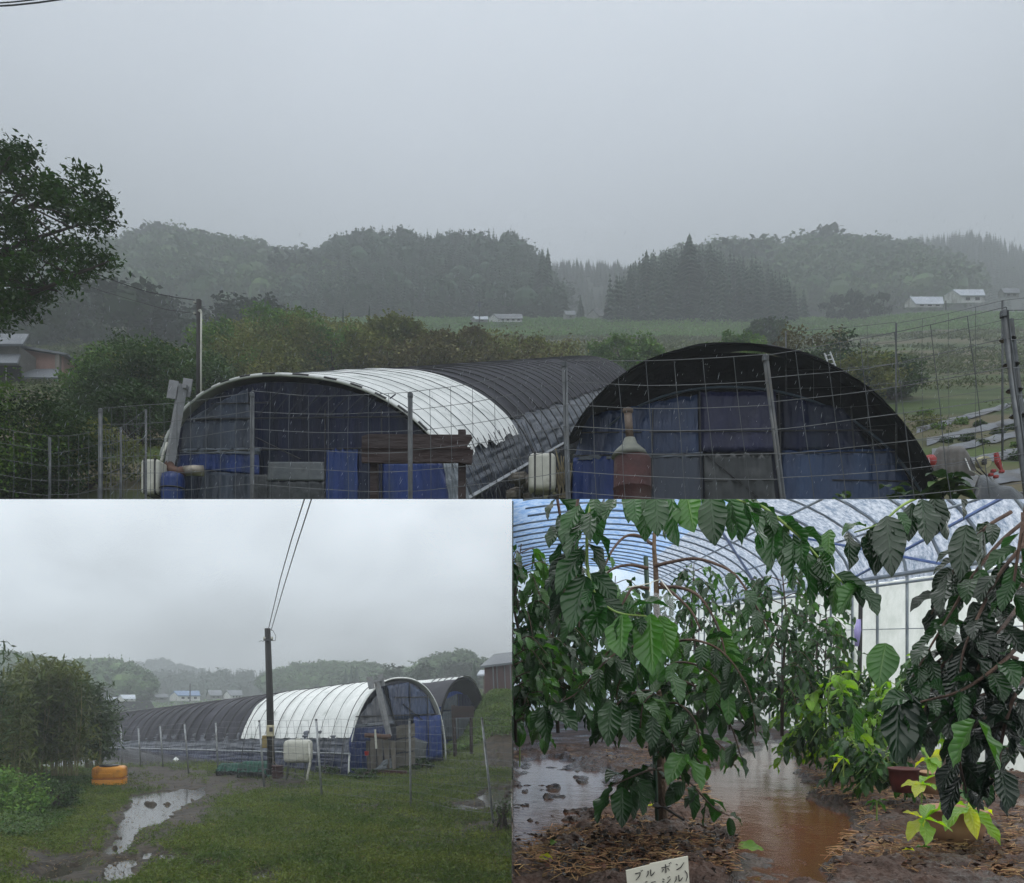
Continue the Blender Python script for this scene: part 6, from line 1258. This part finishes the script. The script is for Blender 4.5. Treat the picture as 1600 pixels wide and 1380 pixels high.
def catmull(pts, k=6):
    P = [Vector(p) for p in pts]; P = [P[0] * 2 - P[1]] + P + [P[-1] * 2 - P[-2]]; out_ = []
    for i in range(1, len(P) - 2):
        for j in range(k):
            t_ = j / k; out_.append(.5 * ((2 * P[i]) + (P[i + 1] - P[i - 1]) * t_ + (2 * P[i - 1] - 5 * P[i] + 4 * P[i + 1] - P[i + 2]) * t_ ** 2 + (3 * P[i] - P[i - 1] - 3 * P[i + 1] + P[i + 2]) * t_ ** 3))
    return out_ + [P[-2]]
def bough(parent, pts, L_, gap, m, seed, twig=M_twig, r=.007, start=0.0, wr=.46, drop=.35, tip=None, name='branch', out_=.9, m2=None):
    """one branch with pairs of hanging leaves; pts are points in space"""
    g2 = np.random.default_rng(seed); c = catmull(pts, 7); o = MB().tube(c, [r * (1 - .6 * i / len(c)) for i in range(len(c))], 6).build(name, twig, parent, smooth=True)
    ln = [0]
    for a, b in zip(c[:-1], c[1:]): ln.append(ln[-1] + (b - a).length)
    tot = ln[-1]; s_ = tot * start + g2.uniform(0, gap); B_, D_, LL = [], [], []
    k = 0
    while s_ <= tot + 1e-6:
        i = min(len(c) - 2, max(0, int(np.searchsorted(ln, s_)) - 1)); f = (s_ - ln[i]) / max(1e-6, ln[i + 1] - ln[i]); p = c[i].lerp(c[i + 1], f); t_ = (c[i + 1] - c[i]).normalized()
        sd = t_.cross(Vector((0, 0, 1))); sd = sd.normalized() if sd.length > .2 else Vector((1, 0, 0)); 
        if k % 2: sd = (sd * .4 + t_.cross(sd) * .9).normalized()
        for sg in (-1, 1):
            if g2.random() < .1: continue
            d = sd * sg * out_ + t_ * .35 + Vector((g2.normal() * .3, g2.normal() * .3, g2.normal() * .2 - drop)); B_.append(tuple(p + d.normalized() * .008)); D_.append(tuple(d)); LL.append(L_ * g2.uniform(.72, 1.18) * (.75 if s_ > tot * .92 else 1))
        s_ += gap * g2.uniform(.8, 1.2); k += 1
    leafmesh('foliage', B_, D_, np.array(LL), wr, m, o, g2, sag=1.5)
    return o
def leaf_at(parent, items, m, wr=.5, sag=.5, seed=0, name='leaf'):
    """single well visible leaves: (base u,v,y, tip u,v,y)"""
    for k, (a, b) in enumerate(items):
        g2 = np.random.default_rng(seed + k); A, B = at(*a), at(*b); d = B - A; o = leafmesh(name, [tuple(A)], [tuple(d + Vector((0, 0, d.length * sag * .35)))], np.array([d.length * 1.03]), wr, m, parent, g2, na=14, nb=9, sag=sag)
# main tree
mt = thing('coffee_tree', 'main coffee tree with arching brown branches, a plastic tag on its trunk', 'coffee tree', at(1036, 1315, 3.45))
tr_ = [at(1037, 1318, 3.45), at(1036, 1260, 3.45), at(1033, 1180, 3.45), at(1031, 1080, 3.44), at(1027, 980, 3.43), at(1025, 900, 3.42), at(1022, 850, 3.42), at(1026, 800, 3.42)]
MB().tube(catmull(tr_, 5), [.024 - .0005 * i for i in range(36)], 10).build('trunk', mat('coffee_bark', C3(70, 54, 42), C3(112, 92, 72), 18, rough=.8, bump=.6, stretch=(1, 1, .4), c3=C3(72, 56, 44), s3=10), mt, smooth=True)
Y0 = 3.42
arch = [([(1022, 885, Y0), (1050, 878, 3.35), (1085, 873, 3.3), (1120, 882, 3.2), (1150, 900, 3.1), (1180, 945, 3.05), (1200, 985, 3.0)], .55, .11), ([(1028, 918, Y0), (1060, 918, 3.35), (1090, 930, 3.25), (1112, 960, 3.2), (1128, 1000, 3.15), (1140, 1060, 3.1)], .45, .12), ([(1032, 912, Y0), (1055, 930, 3.3), (1080, 955, 3.2), (1095, 985, 3.15)], .5, .11),
        ([(1018, 850, Y0), (1000, 838, 3.5), (978, 838, 3.5), (958, 858, 3.45), (945, 885, 3.4), (940, 900, 3.4)], .7, .1), ([(1012, 888, Y0), (985, 883, 3.4), (960, 888, 3.35), (935, 905, 3.3)], .6, .12), ([(1015, 920, 3.4), (990, 918, 3.35), (975, 940, 3.3), (955, 980, 3.3)], .5, .12),
        ([(1030, 1000, 3.4), (1000, 985, 3.3), (965, 1000, 3.2), (935, 1040, 3.1), (900, 1080, 3.0)], .2, .15), ([(1030, 1020, 3.4), (990, 1010, 3.2), (950, 1030, 3.0), (905, 1080, 2.95), (870, 1100, 2.9)], .3, .16), ([(1031, 1050, 3.4), (1060, 1035, 3.25), (1100, 1045, 3.1), (1140, 1085, 3.0), (1165, 1130, 3.0)], .2, .15), ([(1031, 1060, 3.4), (1070, 1065, 3.2), (1110, 1090, 3.1), (1140, 1130, 3.0), (1160, 1190, 3.0)], .2, .14),
        ([(1032, 1080, 3.4), (1000, 1080, 3.2), (970, 1095, 3.05), (950, 1125, 3.0), (940, 1160, 3.0)], .15, .16), ([(1032, 1090, 3.4), (1020, 1085, 3.2), (1005, 1100, 3.0), (1000, 1140, 2.95)], .1, .17), ([(1033, 1100, 3.4), (1060, 1100, 3.15), (1085, 1125, 3.0), (1095, 1165, 2.95)], .15, .15), ([(1034, 1150, 3.4), (1060, 1160, 3.2), (1080, 1175, 3.1), (1100, 1200, 3.05)], .15, .14),
        ([(1034, 1200, 3.4), (1010, 1205, 3.2), (985, 1215, 3.1), (955, 1228, 3.05)], .2, .17), ([(1034, 1215, 3.4), (1060, 1215, 3.3), (1080, 1225, 3.2), (1115, 1262, 3.1), (1140, 1275, 3.1)], .35, .14), ([(1030, 960, 3.45), (1045, 985, 3.6), (1070, 1030, 3.7), (1090, 1090, 3.7)], .2, .14), ([(1030, 990, 3.45), (1000, 1020, 3.6), (970, 1060, 3.7), (960, 1110, 3.7)], .2, .15),
        ([(1032, 1120, 3.45), (1060, 1130, 3.6), (1120, 1160, 3.6), (1150, 1200, 3.5)], .2, .13), ([(1032, 1010, 3.35), (1080, 1000, 3.1), (1130, 1020, 3.0), (1170, 1080, 2.9), (1182, 1150, 2.9)], .35, .14), ([(1032, 1140, 3.4), (1045, 1150, 3.1), (1055, 1180, 3.0), (1060, 1210, 2.95)], .1, .15)]
for i, (pts, st, L_) in enumerate(arch):
    bough(mt, [at(*p) for p in pts], L_ * .82, .05, (CL_D, CL_M, CL_D, CL_M, CL_D)[i % 5], 500 + i, r=.0085 if i < 6 else .006, start=st)
leaf_at(mt, [((975, 962, 2.9), (972, 1028, 2.8)), ((1012, 962, 2.85), (1020, 1055, 2.75)), ((1036, 962, 2.85), (1050, 1026, 2.85))], CL_M, .54, .3, 600)
leaf_at(mt, [((1070, 1178, 2.95), (1043, 1222, 2.8)), ((1072, 1178, 2.95), (1096, 1232, 2.8)), ((1048, 1050, 2.9), (1062, 1100, 2.8))], CL_M, .5, .4, 610)
leaf_at(mt, [((955, 1230, 3.0), (934, 1286, 2.9)), ((972, 1230, 3.0), (972, 1290, 2.9)), ((995, 1222, 3.0), (1003, 1275, 2.9)), ((985, 1228, 3.05), (990, 1280, 3.0)), ((1020, 1120, 2.85), (1017, 1170, 2.8)), ((955, 1095, 2.9), (950, 1165, 2.8)), ((985, 1110, 2.9), (985, 1158, 2.8)), ((858, 1102, 2.9), (902, 1140, 2.8)), ((850, 1105, 2.9), (858, 1160, 2.8)), ((848, 1105, 2.9), (828, 1140, 2.9))], CL_D, .5, .4, 620)
rod('stake', mat('green_stake', C3(30, 58, 44), C3(44, 76, 58), 8, rough=.4), at(1029, 1320, 3.52), at(1009, 870, 3.52), .011, mt, 8)
MB().lathe(at(1034, 1259, 3.47), [(.03, -.012), (.045, 0), (.03, .012)], 12).build('tie', M_dark, mt); rod('stay', M_dark, at(1038, 1262, 3.42), at(1068, 1281, 3.2), .006, mt)
pt_ = thing('plastic_tag', 'clear plastic tag hanging by a string from the main coffee trunk', 'tag', at(1035, 930, 3.2))
P = [[at(1015 + 37 * j / 6 + 7 * i / 8, 925 + 6 * j / 6 + (40 + 20 * j / 6) * i / 8, 3.2 - .03 * math.sin(j * 1.1 + i * .5)) for j in range(7)] for i in range(9)]
m = bpy.data.materials.new('clear_sheet'); m.use_nodes = True; b_ = m.node_tree.nodes['Principled BSDF']; b_.inputs['Base Color'].default_value = (.8, .85, .9, 1); b_.inputs['Roughness'].default_value = .15; b_.inputs['Alpha'].default_value = .24
MB().grid(P).build('sheet', m, pt_, smooth=True); MB().tube([at(1015, 925, 3.2), at(1017, 910, 3.35), at(1032, 905, 3.38), at(1051, 931, 3.2)], .0025, 4).build('string', M_plw, pt_)
MB().tube([at(980, 918, 3.3), at(1000, 915, 3.35), at(1018, 911, 3.38)], .0025, 4).build('string', M_plw, pt_)
# overhanging boughs of nearer trees
def plant(label, base, loc_name='coffee_tree'): return thing(loc_name, label, 'coffee tree', base)
b1 = plant('nearer coffee tree whose green-stemmed bough hangs down at the left of the tag', at(925, 740, 2.2))
bough(b1, [at(928, 770, 2.1), at(920, 810, 2.1), at(917, 850, 2.1), at(920, 900, 2.08), at(935, 935, 2.05), at(965, 957, 2.0), at(1010, 963, 1.98)], .115, .042, CL_D, 700, twig=M_twg, r=.0055, wr=.5, out_=1.0)
bough(b1, [at(905, 770, 2.3), at(895, 830, 2.3), at(885, 890, 2.3), at(880, 950, 2.3)], .12, .05, CL_K, 701, twig=M_twig, r=.005)
bough(b1, [at(870, 775, 2.5), at(880, 830, 2.5), at(900, 900, 2.45), at(905, 980, 2.4)], .12, .055, CL_D, 702, r=.005)
leaf_at(b1, [((972, 960, 1.98), (970, 1026, 1.92)), ((1015, 960, 1.97), (1020, 1052, 1.9)), ((1030, 962, 1.99), (1046, 1026, 1.97))], CL_M, .55, .25, 710)
leaf_at(b1, [((925, 925, 2.05), (936, 996, 2.0)), ((915, 810, 2.1), (884, 870, 2.05)), ((912, 860, 2.1), (868, 925, 2.05)), ((915, 900, 2.08), (892, 985, 2.02)), ((905, 790, 2.12), (880, 850, 2.1))], CL_D, .5, .4, 715)
b2 = plant('coffee bough crossing the top with large leaves hanging down', at(1080, 740, 2.1))
bough(b2, [at(985, 768, 2.2), at(1030, 772, 2.15), at(1080, 770, 2.1), at(1130, 775, 2.1), at(1180, 790, 2.15)], .12, .04, CL_D, 720, twig=M_twg, r=.005)
leaf_at(b2, [((1025, 772, 2.0), (1028, 836, 1.95)), ((1048, 772, 2.0), (1060, 852, 1.95)), ((1110, 775, 2.05), (1118, 850, 2.0)), ((1140, 778, 2.05), (1160, 850, 2.0)), ((1165, 785, 2.05), (1195, 860, 2.0)), ((990, 776, 2.05), (995, 818, 2.0)), ((960, 776, 2.1), (945, 815, 2.05))], CL_D, .5, .3, 725)
leaf_at(b2, [((1072, 770, 1.95), (1085, 830, 1.9)), ((1000, 775, 2.1), (988, 806, 2.1))], CL_M, .6, .3, 735)
b3 = plant('coffee bough slanting down to the right through the middle of the tunnel view', at(1180, 740, 2.2))
bough(b3, [at(1160, 770, 2.3), at(1200, 798, 2.3), at(1245, 835, 2.3), at(1285, 878, 2.25), at(1318, 912, 2.2)], .11, .036, CL_D, 740, twig=M_twg, r=.006, wr=.5)
leaf_at(b3, [((1240, 845, 2.25), (1238, 920, 2.2)), ((1258, 860, 2.25), (1266, 945, 2.2)), ((1280, 880, 2.22), (1290, 962, 2.2)), ((1210, 815, 2.3), (1205, 888, 2.25)), ((1345, 915, 2.2), (1372, 960, 2.15)), ((1225, 830, 2.3), (1225, 890, 2.3)), ((1205, 800, 2.3), (1180, 860, 2.3))], CL_D, .5, .35, 745)
leaf_at(b3, [((1340, 914, 2.2), (1312, 958, 2.15)), ((1295, 828, 2.35), (1296, 880, 2.3)), ((1305, 900, 2.25), (1300, 958, 2.2))], CL_M, .55, .35, 755)
b4 = plant('coffee bough with a few large leaves against the white roof film', at(1440, 740, 2.3))
bough(b4, [at(1450, 770, 2.3), at(1410, 790, 2.3), at(1375, 818, 2.3), at(1335, 832, 2.3)], .09, .12, CL_D, 760, twig=M_twg, r=.005)
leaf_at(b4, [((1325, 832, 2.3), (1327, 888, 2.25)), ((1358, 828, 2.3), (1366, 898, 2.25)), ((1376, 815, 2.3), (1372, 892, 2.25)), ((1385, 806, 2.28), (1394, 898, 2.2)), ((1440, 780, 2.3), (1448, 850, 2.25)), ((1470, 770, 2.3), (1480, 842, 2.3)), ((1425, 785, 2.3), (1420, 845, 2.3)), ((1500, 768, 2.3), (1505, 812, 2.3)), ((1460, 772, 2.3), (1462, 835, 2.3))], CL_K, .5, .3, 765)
b5 = plant('big dark coffee tree filling the right edge, backlit by the white wall', at(1590, 1330, 2.9))
MB().tube([at(1625, 1345, 2.9), at(1618, 1150, 2.9), at(1605, 950, 2.85), at(1600, 800, 2.8)], [.022, .02, .016, .01], 8).build('trunk', M_twig, b5, smooth=True)
B5 = [[(1600, 815, 2.3), (1560, 850, 2.3), (1520, 900, 2.3), (1490, 950, 2.3), (1460, 1000, 2.25), (1425, 1060, 2.2)], [(1580, 800, 2.4), (1540, 825, 2.4), (1505, 865, 2.4), (1480, 910, 2.4), (1455, 960, 2.4)], [(1600, 850, 2.2), (1560, 900, 2.2), (1530, 960, 2.2), (1505, 1020, 2.15), (1500, 1080, 2.15)], [(1590, 950, 2.3), (1560, 990, 2.2), (1530, 1040, 2.15), (1510, 1110, 2.1)],
      [(1600, 1000, 2.2), (1560, 1040, 2.1), (1500, 1080, 2.1), (1430, 1100, 2.1), (1400, 1120, 2.1)], [(1600, 1060, 2.2), (1580, 1100, 2.1), (1565, 1160, 2.1), (1560, 1220, 2.1)], [(1590, 1100, 2.3), (1540, 1120, 2.2), (1500, 1170, 2.15), (1510, 1240, 2.15)], [(1590, 1030, 2.3), (1530, 1010, 2.3), (1480, 1030, 2.3), (1450, 1090, 2.25), (1440, 1150, 2.2)], [(1605, 780, 2.1), (1590, 870, 2.1), (1580, 940, 2.1)], [(1595, 1120, 2.5), (1580, 1180, 2.4), (1540, 1230, 2.4)], [(1610, 900, 2.5), (1570, 940, 2.5), (1530, 1000, 2.5), (1480, 1060, 2.5)], [(1600, 1060, 2.6), (1550, 1080, 2.6), (1480, 1110, 2.6), (1430, 1160, 2.6)], [(1600, 1160, 2.4), (1560, 1180, 2.4), (1530, 1230, 2.4)], [(1560, 1000, 2.6), (1500, 1010, 2.6), (1440, 1060, 2.6), (1410, 1130, 2.6)]]
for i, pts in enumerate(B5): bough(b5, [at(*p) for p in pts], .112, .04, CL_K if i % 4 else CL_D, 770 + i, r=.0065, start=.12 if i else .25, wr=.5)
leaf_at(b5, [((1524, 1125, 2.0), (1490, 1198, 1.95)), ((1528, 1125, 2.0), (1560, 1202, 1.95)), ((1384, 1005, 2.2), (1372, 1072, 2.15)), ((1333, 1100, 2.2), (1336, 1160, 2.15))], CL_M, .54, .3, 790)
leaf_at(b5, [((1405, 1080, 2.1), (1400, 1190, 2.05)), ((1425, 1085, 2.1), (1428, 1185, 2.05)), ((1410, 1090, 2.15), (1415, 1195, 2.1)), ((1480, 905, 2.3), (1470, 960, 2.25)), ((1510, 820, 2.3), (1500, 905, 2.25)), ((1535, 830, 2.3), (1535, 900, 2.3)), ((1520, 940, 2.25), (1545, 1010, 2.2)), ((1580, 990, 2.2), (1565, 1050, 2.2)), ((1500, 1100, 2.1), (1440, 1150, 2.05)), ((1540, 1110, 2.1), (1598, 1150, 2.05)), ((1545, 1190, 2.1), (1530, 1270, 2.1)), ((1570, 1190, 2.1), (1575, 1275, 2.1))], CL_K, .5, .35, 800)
# plants farther back
def bgplant(label, u, vt, vb, y, m, L_, nb_, seed, spread=.45, twig=M_twig, trunkm=M_trunk, cat='coffee tree', name='coffee_tree'):
    g3 = random.Random(seed); b, tp = at(u, vb, y), at(u + g3.uniform(-6, 6), vt, y); t = thing(name, label, cat, b); H = (tp - b).length
    MB().tube([b, b.lerp(tp, .33) + Vector((g3.uniform(-.04, .04), 0, 0)), b.lerp(tp, .66) + Vector((g3.uniform(-.05, .05), 0, 0)), tp], [.013 * min(1, H), .011 * min(1, H), .008 * min(1, H), .003], 6).build('trunk', trunkm, t, smooth=True)
    for k in range(nb_):
        f = .18 + .8 * k / nb_; a = k * 2.4 + g3.random(); s = b.lerp(tp, f); r_ = spread * (1.1 - .55 * f) * g3.uniform(.7, 1.1); e_ = s + Vector((math.cos(a) * r_, math.sin(a) * r_ * .8, -r_ * .35)); mid = s.lerp(e_, .5) + Vector((0, 0, r_ * .3))
        bough(t, [s, mid, e_], L_, L_ * .36, m[k % len(m)], seed * 10 + k, r=.004, start=.2, twig=twig)
    return t
bgl = [('coffee tree at the left edge beside the mud path', 815, 850, 1140, 4.6, [CL_D, CL_D, CL_M], .13, 20, .45), ('coffee tree second from the left behind the hanging bough', 872, 880, 1145, 5.2, [CL_D, CL_D], .13, 20, .5), ('coffee tree behind the main trunk on its left', 960, 900, 1135, 6.0, [CL_D, CL_M], .13, 18, .5), ('coffee tree behind the main trunk on its right', 1090, 880, 1130, 6.3, [CL_M, CL_D], .13, 18, .5),
       ('coffee tree with a bare brown stem in the middle distance', 1222, 880, 1150, 5.4, [CL_D, CL_D, CL_M], .11, 20, .42), ('coffee tree in the middle row right of the bare-stemmed one', 1285, 960, 1150, 6.2, [CL_D, CL_M], .12, 16, .45), ('coffee tree far back between the main trunk and the path', 1160, 900, 1120, 8.5, [CL_M, CL_D], .14, 16, .5), ('far coffee tree at the end of the left row', 890, 930, 1110, 9, [CL_D, CL_M], .15, 16, .6), ('far coffee tree in front of the end wall', 1020, 930, 1115, 10, [CL_M, CL_D], .16, 14, .7), ('small dark coffee tree left of the path at the back', 1140, 1000, 1140, 6.6, [CL_D], .11, 14, .4), ('far pale coffee tree beside the white wall', 1290, 930, 1120, 9.5, [CL_M, CL_D], .14, 14, .6),
       ('lower coffee tree at the very left edge', 806, 980, 1160, 3.9, [CL_M, CL_D], .11, 14, .3)]
for i, (lab, u, vt, vb, y, ms_, L_, nb_, sp) in enumerate(bgl): bgplant(lab, u, vt, vb, y, ms_, L_ * .85, int(nb_ * 1.5), 40 + i, sp)
low = [('bright green coffee bush right of the path', 1300, 1050, 1185, 5.2, [CL_M, CL_D, CL_B], .1, 16, .3), ('bright leafy bush below the purple umbrella', 1350, 1040, 1180, 6.0, [CL_M, CL_B, CL_D], .11, 16, .4), ('green coffee bush behind the dark hanging leaves', 1400, 1060, 1190, 5.6, [CL_M, CL_B], .11, 14, .4), ('bushy seedling cluster on the right bank of the path', 1330, 1150, 1225, 4.6, [CL_M, CL_D], .085, 12, .22), ('low green seedling at the edge of the flooded path', 1262, 1130, 1190, 5.6, [CL_M, CL_B], .09, 12, .28),
       ('young coffee plant with dark leaves on the right bank', 1380, 1170, 1235, 4.2, [CL_M, CL_D], .08, 12, .2), ('pale bush against the white side wall', 1450, 1020, 1170, 6.6, [CL_M, CL_B, CL_M], .12, 12, .45), ('pale seedlings far back along the path', 1245, 1060, 1150, 7.6, [CL_B, CL_M], .12, 12, .35)]
for i, (lab, u, vt, vb, y, ms_, L_, nb_, sp) in enumerate(low): bgplant(lab, u, vt, vb, y, ms_, L_, int(nb_ * 1.5), 60 + i, sp, twig=M_twg, trunkm=M_twg, cat='bush', name='coffee_bush')
# pots
def pot(label, u, vb, vt, y, wpx, m, sp=(), depth=None, name='pot'):
    b = at(u, vb, y); h = (vb - vt) / FPX * y; r = wpx / 2 / FPX * y; t = thing(name, label, 'pot', b)
    MB().lathe(b, [(r * .62, 0), (r * .72, h * .02), (r * .93, h * .5), (r, h * .92), (r * 1.05, h * .93), (r * 1.05, h), (r * .95, h), (r * .9, h * .8)], 28).build('pot_body', m, t, smooth=True)
    MB().lathe(b + Vector((0, 0, h * .82)), [(r * .9, 0), (r * .02, .01)], 20).build('soil', MATS['clod'], t); return t, b + Vector((0, 0, h * .85)), r
M_terra = mat('terracotta', C3(150, 114, 88), C3(172, 136, 108), 4, rough=.6, c3=C3(124, 92, 70), s3=5); M_maroon = mat('maroon_plastic', C3(70, 30, 30), C3(92, 42, 40), 4, rough=.45)
pot('wide terracotta bowl at the right with seedlings', 1494, 1318, 1262, 3.3, 88, M_terra)
pot('maroon plastic pot half hidden under the seedlings', 1412, 1238, 1200, 4.0, 44, M_maroon); pot('brown pot behind the terracotta bowl', 1464, 1240, 1206, 4.0, 56, M_terra)
pot('small brown pot at the far bend of the path', 1274, 1144, 1126, 8.2, 18, M_brick)
def seedling(label, u, v, y, specs, m, seed):
    b = at(u, v + 30, y); t = thing('seedling', label, 'seedling', b); rod('stem', M_twg, b, at(u, v, y), .004, t, 5)
    for k, (u1, v1, dy) in enumerate(specs):
        g2 = np.random.default_rng(seed + k); A = at(u, v, y); B = at(u1, v1, y + dy); d = B - A; leafmesh('leaf', [tuple(A)], [tuple(d + Vector((0, 0, d.length * .35)))], np.array([d.length * 1.03]), .42, m if k % 3 else CL_Y if m is CL_B else m, t, g2, na=12, nb=7, sag=.7)
seedling('yellow-green seedling in front of the terracotta bowl', 1444, 1280, 3.0, [(1420, 1316, -.05), (1446, 1326, -.1), (1488, 1300, -.1), (1410, 1272, 0), (1480, 1274, .1), (1455, 1262, .1)], CL_B, 900)
seedling('bright seedling drooping over the rim of the terracotta bowl', 1512, 1262, 3.1, [(1526, 1312, -.1), (1558, 1322, -.05), (1476, 1294, -.1), (1552, 1268, .05), (1490, 1258, .1)], CL_B, 910)
seedling('pale yellow seedling above the maroon pot', 1450, 1185, 3.8, [(1428, 1200, 0), (1470, 1200, -.1), (1440, 1172, .1), (1476, 1180, .1), (1456, 1215, -.1)], CL_B, 920)
seedling('yellow-green seedling between the two brown pots', 1440, 1225, 3.6, [(1408, 1230, 0), (1462, 1236, -.1), (1470, 1215, .1), (1430, 1250, -.1), (1480, 1245, 0)], CL_B, 930)
seedling('green seedling behind the terracotta bowl', 1490, 1235, 3.7, [(1468, 1250, -.05), (1512, 1252, -.1), (1485, 1262, -.1), (1505, 1225, .05), (1470, 1225, .05)], CL_M, 940)
seedling('lone yellow-green leaves beside the flooded path', 1318, 1184, 4.2, [(1302, 1208, -.05), (1296, 1186, 0), (1326, 1196, 0)], CL_B, 950)
seedling('small dull seedling below the maroon pot', 1370, 1252, 3.7, [(1360, 1268, 0), (1384, 1268, 0), (1350, 1258, 0), (1388, 1250, 0)], CL_M, 960)
seedling('tiny green weed left of the name plate', 1135, 1328, 3.1, [(1120, 1342, 0), (1128, 1350, 0), (1146, 1348, 0), (1150, 1338, 0)], CL_M, 965)
seedling('weed at the water edge in the bottom centre', 1372, 1358, 2.8, [(1360, 1368, 0), (1388, 1368, 0), (1378, 1375, 0), (1365, 1350, 0)], CL_M, 970)
seedling('small weed on the mud at the left', 812, 1168, 4.2, [(802, 1130, 0), (818, 1132, 0), (808, 1128, .1)], CL_M, 975)
def fallen(label, u, v, Lpx, ang, m, seed, grp=None):
    y = CH * FPX / (v - HY) * .96; g2 = np.random.default_rng(seed); A = at(u, v, y) + Vector((0, 0, .03)); L_ = Lpx / FPX * y; d = Vector((math.cos(ang), math.sin(ang), .12))
    o = leafmesh('fallen_leaf', [tuple(A)], [tuple(d)], np.array([L_]), .5, m, None, g2, na=12, nb=7, sag=.35)
    if o: tag(o, label, 'fallen leaf', grp)
fallen('yellow-green fallen leaf lying right of the name plate', 1152, 1336, 44, .1, CL_B, 980); fallen('curled green leaf fallen on the mud at the left', 860, 1334, 30, 1.1, CL_B, 981); fallen('pale yellow leaf fallen at the lower left', 842, 1352, 26, -.6, CL_Y, 982); fallen('small yellow leaf beside the weed right of the trunk', 1128, 1338, 18, 1.2, CL_Y, 983); fallen('yellow leaf beside the foot of the stake', 1012, 1268, 22, .3, CL_Y, 984)
fallen('yellow scrap of leaf near the bottom right water edge', 1410, 1340, 22, .2, CL_Y, 985); fallen('olive fallen leaf below the terracotta bowl', 1430, 1336, 28, .2, CL_M, 986); fallen('orange-brown dead leaf at the far left edge of the path', 1194, 1143, 14, .1, mat('leaf_orange', C3(150, 92, 54), C3(180, 120, 76), 9), 987); fallen('reddish dead leaf at the right edge', 1588, 1326, 20, .4, MATS['leaf_orange'], 988)
# purple folded umbrella on a pole
t = thing('folded_umbrella', 'lavender folded umbrella hanging on a thin post by the white wall', 'umbrella', at(1344, 1060, 7.5))
rod('post', M_dark, at(1345, 935, 7.55), at(1343, 1060, 7.55), .022, t); MB().tube([at(1342, 968, 7.4), at(1340, 985, 7.4), at(1338.5, 1010, 7.4)], [.02, .035, .02], 8).build('umbrella_cloth', mat('lavender', C3(132, 124, 180), C3(160, 152, 204), 8, rough=.5), t, smooth=True)
# name plate with writing
YP = 2.4
t = thing('name_plate', 'white name plate handwritten in black katakana, stuck in the mud before the trunk', 'plant label', at(1030, 1385, YP))
M_plate = mat('plate_white', C3(216, 214, 196), C3(232, 230, 214), 10, rough=.5, c3=C3(186, 180, 158), s3=14, p3=.66)
pl_ = MB().poly([at(978, 1360.5, YP), at(1015, 1351.5, YP), at(1016, 1349.5, YP), at(1075, 1338, YP), at(1079, 1410, YP + .0), at(984, 1420, YP)], (0, .006, 0)).build('plate', M_plate, t)
M_ink = mat('black_ink', C3(16, 16, 18), C3(26, 26, 28), 5, rough=.5)
ca, sa = math.cos(-.222), math.sin(-.222)
def glyph(ou, ov, w, h, strokes, nm):
    mb = MB()
    for st in strokes:
        pts = []
        for (gx, gy) in st: dx, dy = gx * w, gy * h; pts.append(at(ou + dx * ca - dy * sa * .3, ov + dx * sa + dy, YP - .003))
        mb.tube(pts, [.0016] * (len(pts) - 1) + [.0009], 5)
    o = mb.build(nm, M_ink, pl_); o['label'] = 'handwritten black katakana character'
BU = [[(.1, .15), (.75, .12)], [(.75, .12), (.62, .55), (.15, 1.0)], [(.82, -.1), (.9, .05)], [(.97, -.14), (1.06, 0)]]
RU = [[(.25, .15), (.24, .6), (.0, .98)], [(.55, .05), (.54, .95), (.72, .85), (1.0, .5)]]
BO = [[(.08, .32), (.92, .28)], [(.5, 0), (.5, .98), (.38, .9)], [(.28, .5), (.1, .85)], [(.68, .5), (.88, .82)], [(.86, -.05), (.94, .1)], [(1.0, -.1), (1.08, .04)]]
NN = [[(.08, .15), (.3, .35)], [(.1, .98), (.6, .75), (1.0, .15)]]
RA = [[(.15, .05), (.8, .03)], [(.08, .38), (.85, .35), (.7, .7), (.25, 1.0)]]
JI = [[(.1, .08), (.32, .22)], [(.05, .42), (.27, .56)], [(.1, .98), (.6, .78), (1.0, .3)], [(.7, .0), (.78, .15)], [(.86, -.06), (.94, .08)]]
PO = [[(.7, -.1), (.3, .3), (.25, .7), (.6, 1.1)]]; PC = [[(.2, -.15), (.7, .2), (.75, .6), (.3, 1.05)]]
for (u, v, w, h, g_) in [(991, 1364, 13, 12, BU), (1009, 1360, 14, 11, RU), (1032, 1352.5, 16, 13, BO), (1055, 1349, 14, 11, NN), (991, 1383, 6, 12, PO), (1000, 1381, 11, 11, BU), (1016, 1379, 11, 10, RA), (1034, 1373, 14, 11, JI), (1053, 1368.5, 14, 11, RU), (1069, 1363, 6, 14, PC)]: glyph(u, v, w, h, g_, 'letter')
# ================================================================== haze
CLIP = None
def haze_box():
    bm = bmesh.new(); bmesh.ops.create_cube(bm, size=1)
    for v in bm.verts: v.co = Vector((v.co.x * 1300, 300 + v.co.y * 660, 120 + v.co.z * 330))
    me = bpy.data.meshes.new('haze'); bm.to_mesh(me); bm.free()
    m = bpy.data.materials.new('haze'); m.use_nodes = True; t = m.node_tree; t.nodes.clear()
    o = nd(t, 'ShaderNodeOutputMaterial'); p = nd(t, 'ShaderNodeVolumePrincipled')
    p.inputs['Color'].default_value = (.91, .95, .975, 1); p.inputs['Density'].default_value = HAZE; p.inputs['Anisotropy'].default_value = 0.0
    t.links.new(p.outputs[0], o.inputs['Volume']); me.materials.append(m)
    ob = bpy.data.objects.new('haze', me); COL.objects.link(ob); kind(ob, 'stuff', 'rainy haze over the whole valley')
HAZE = 0.0024
haze_box()
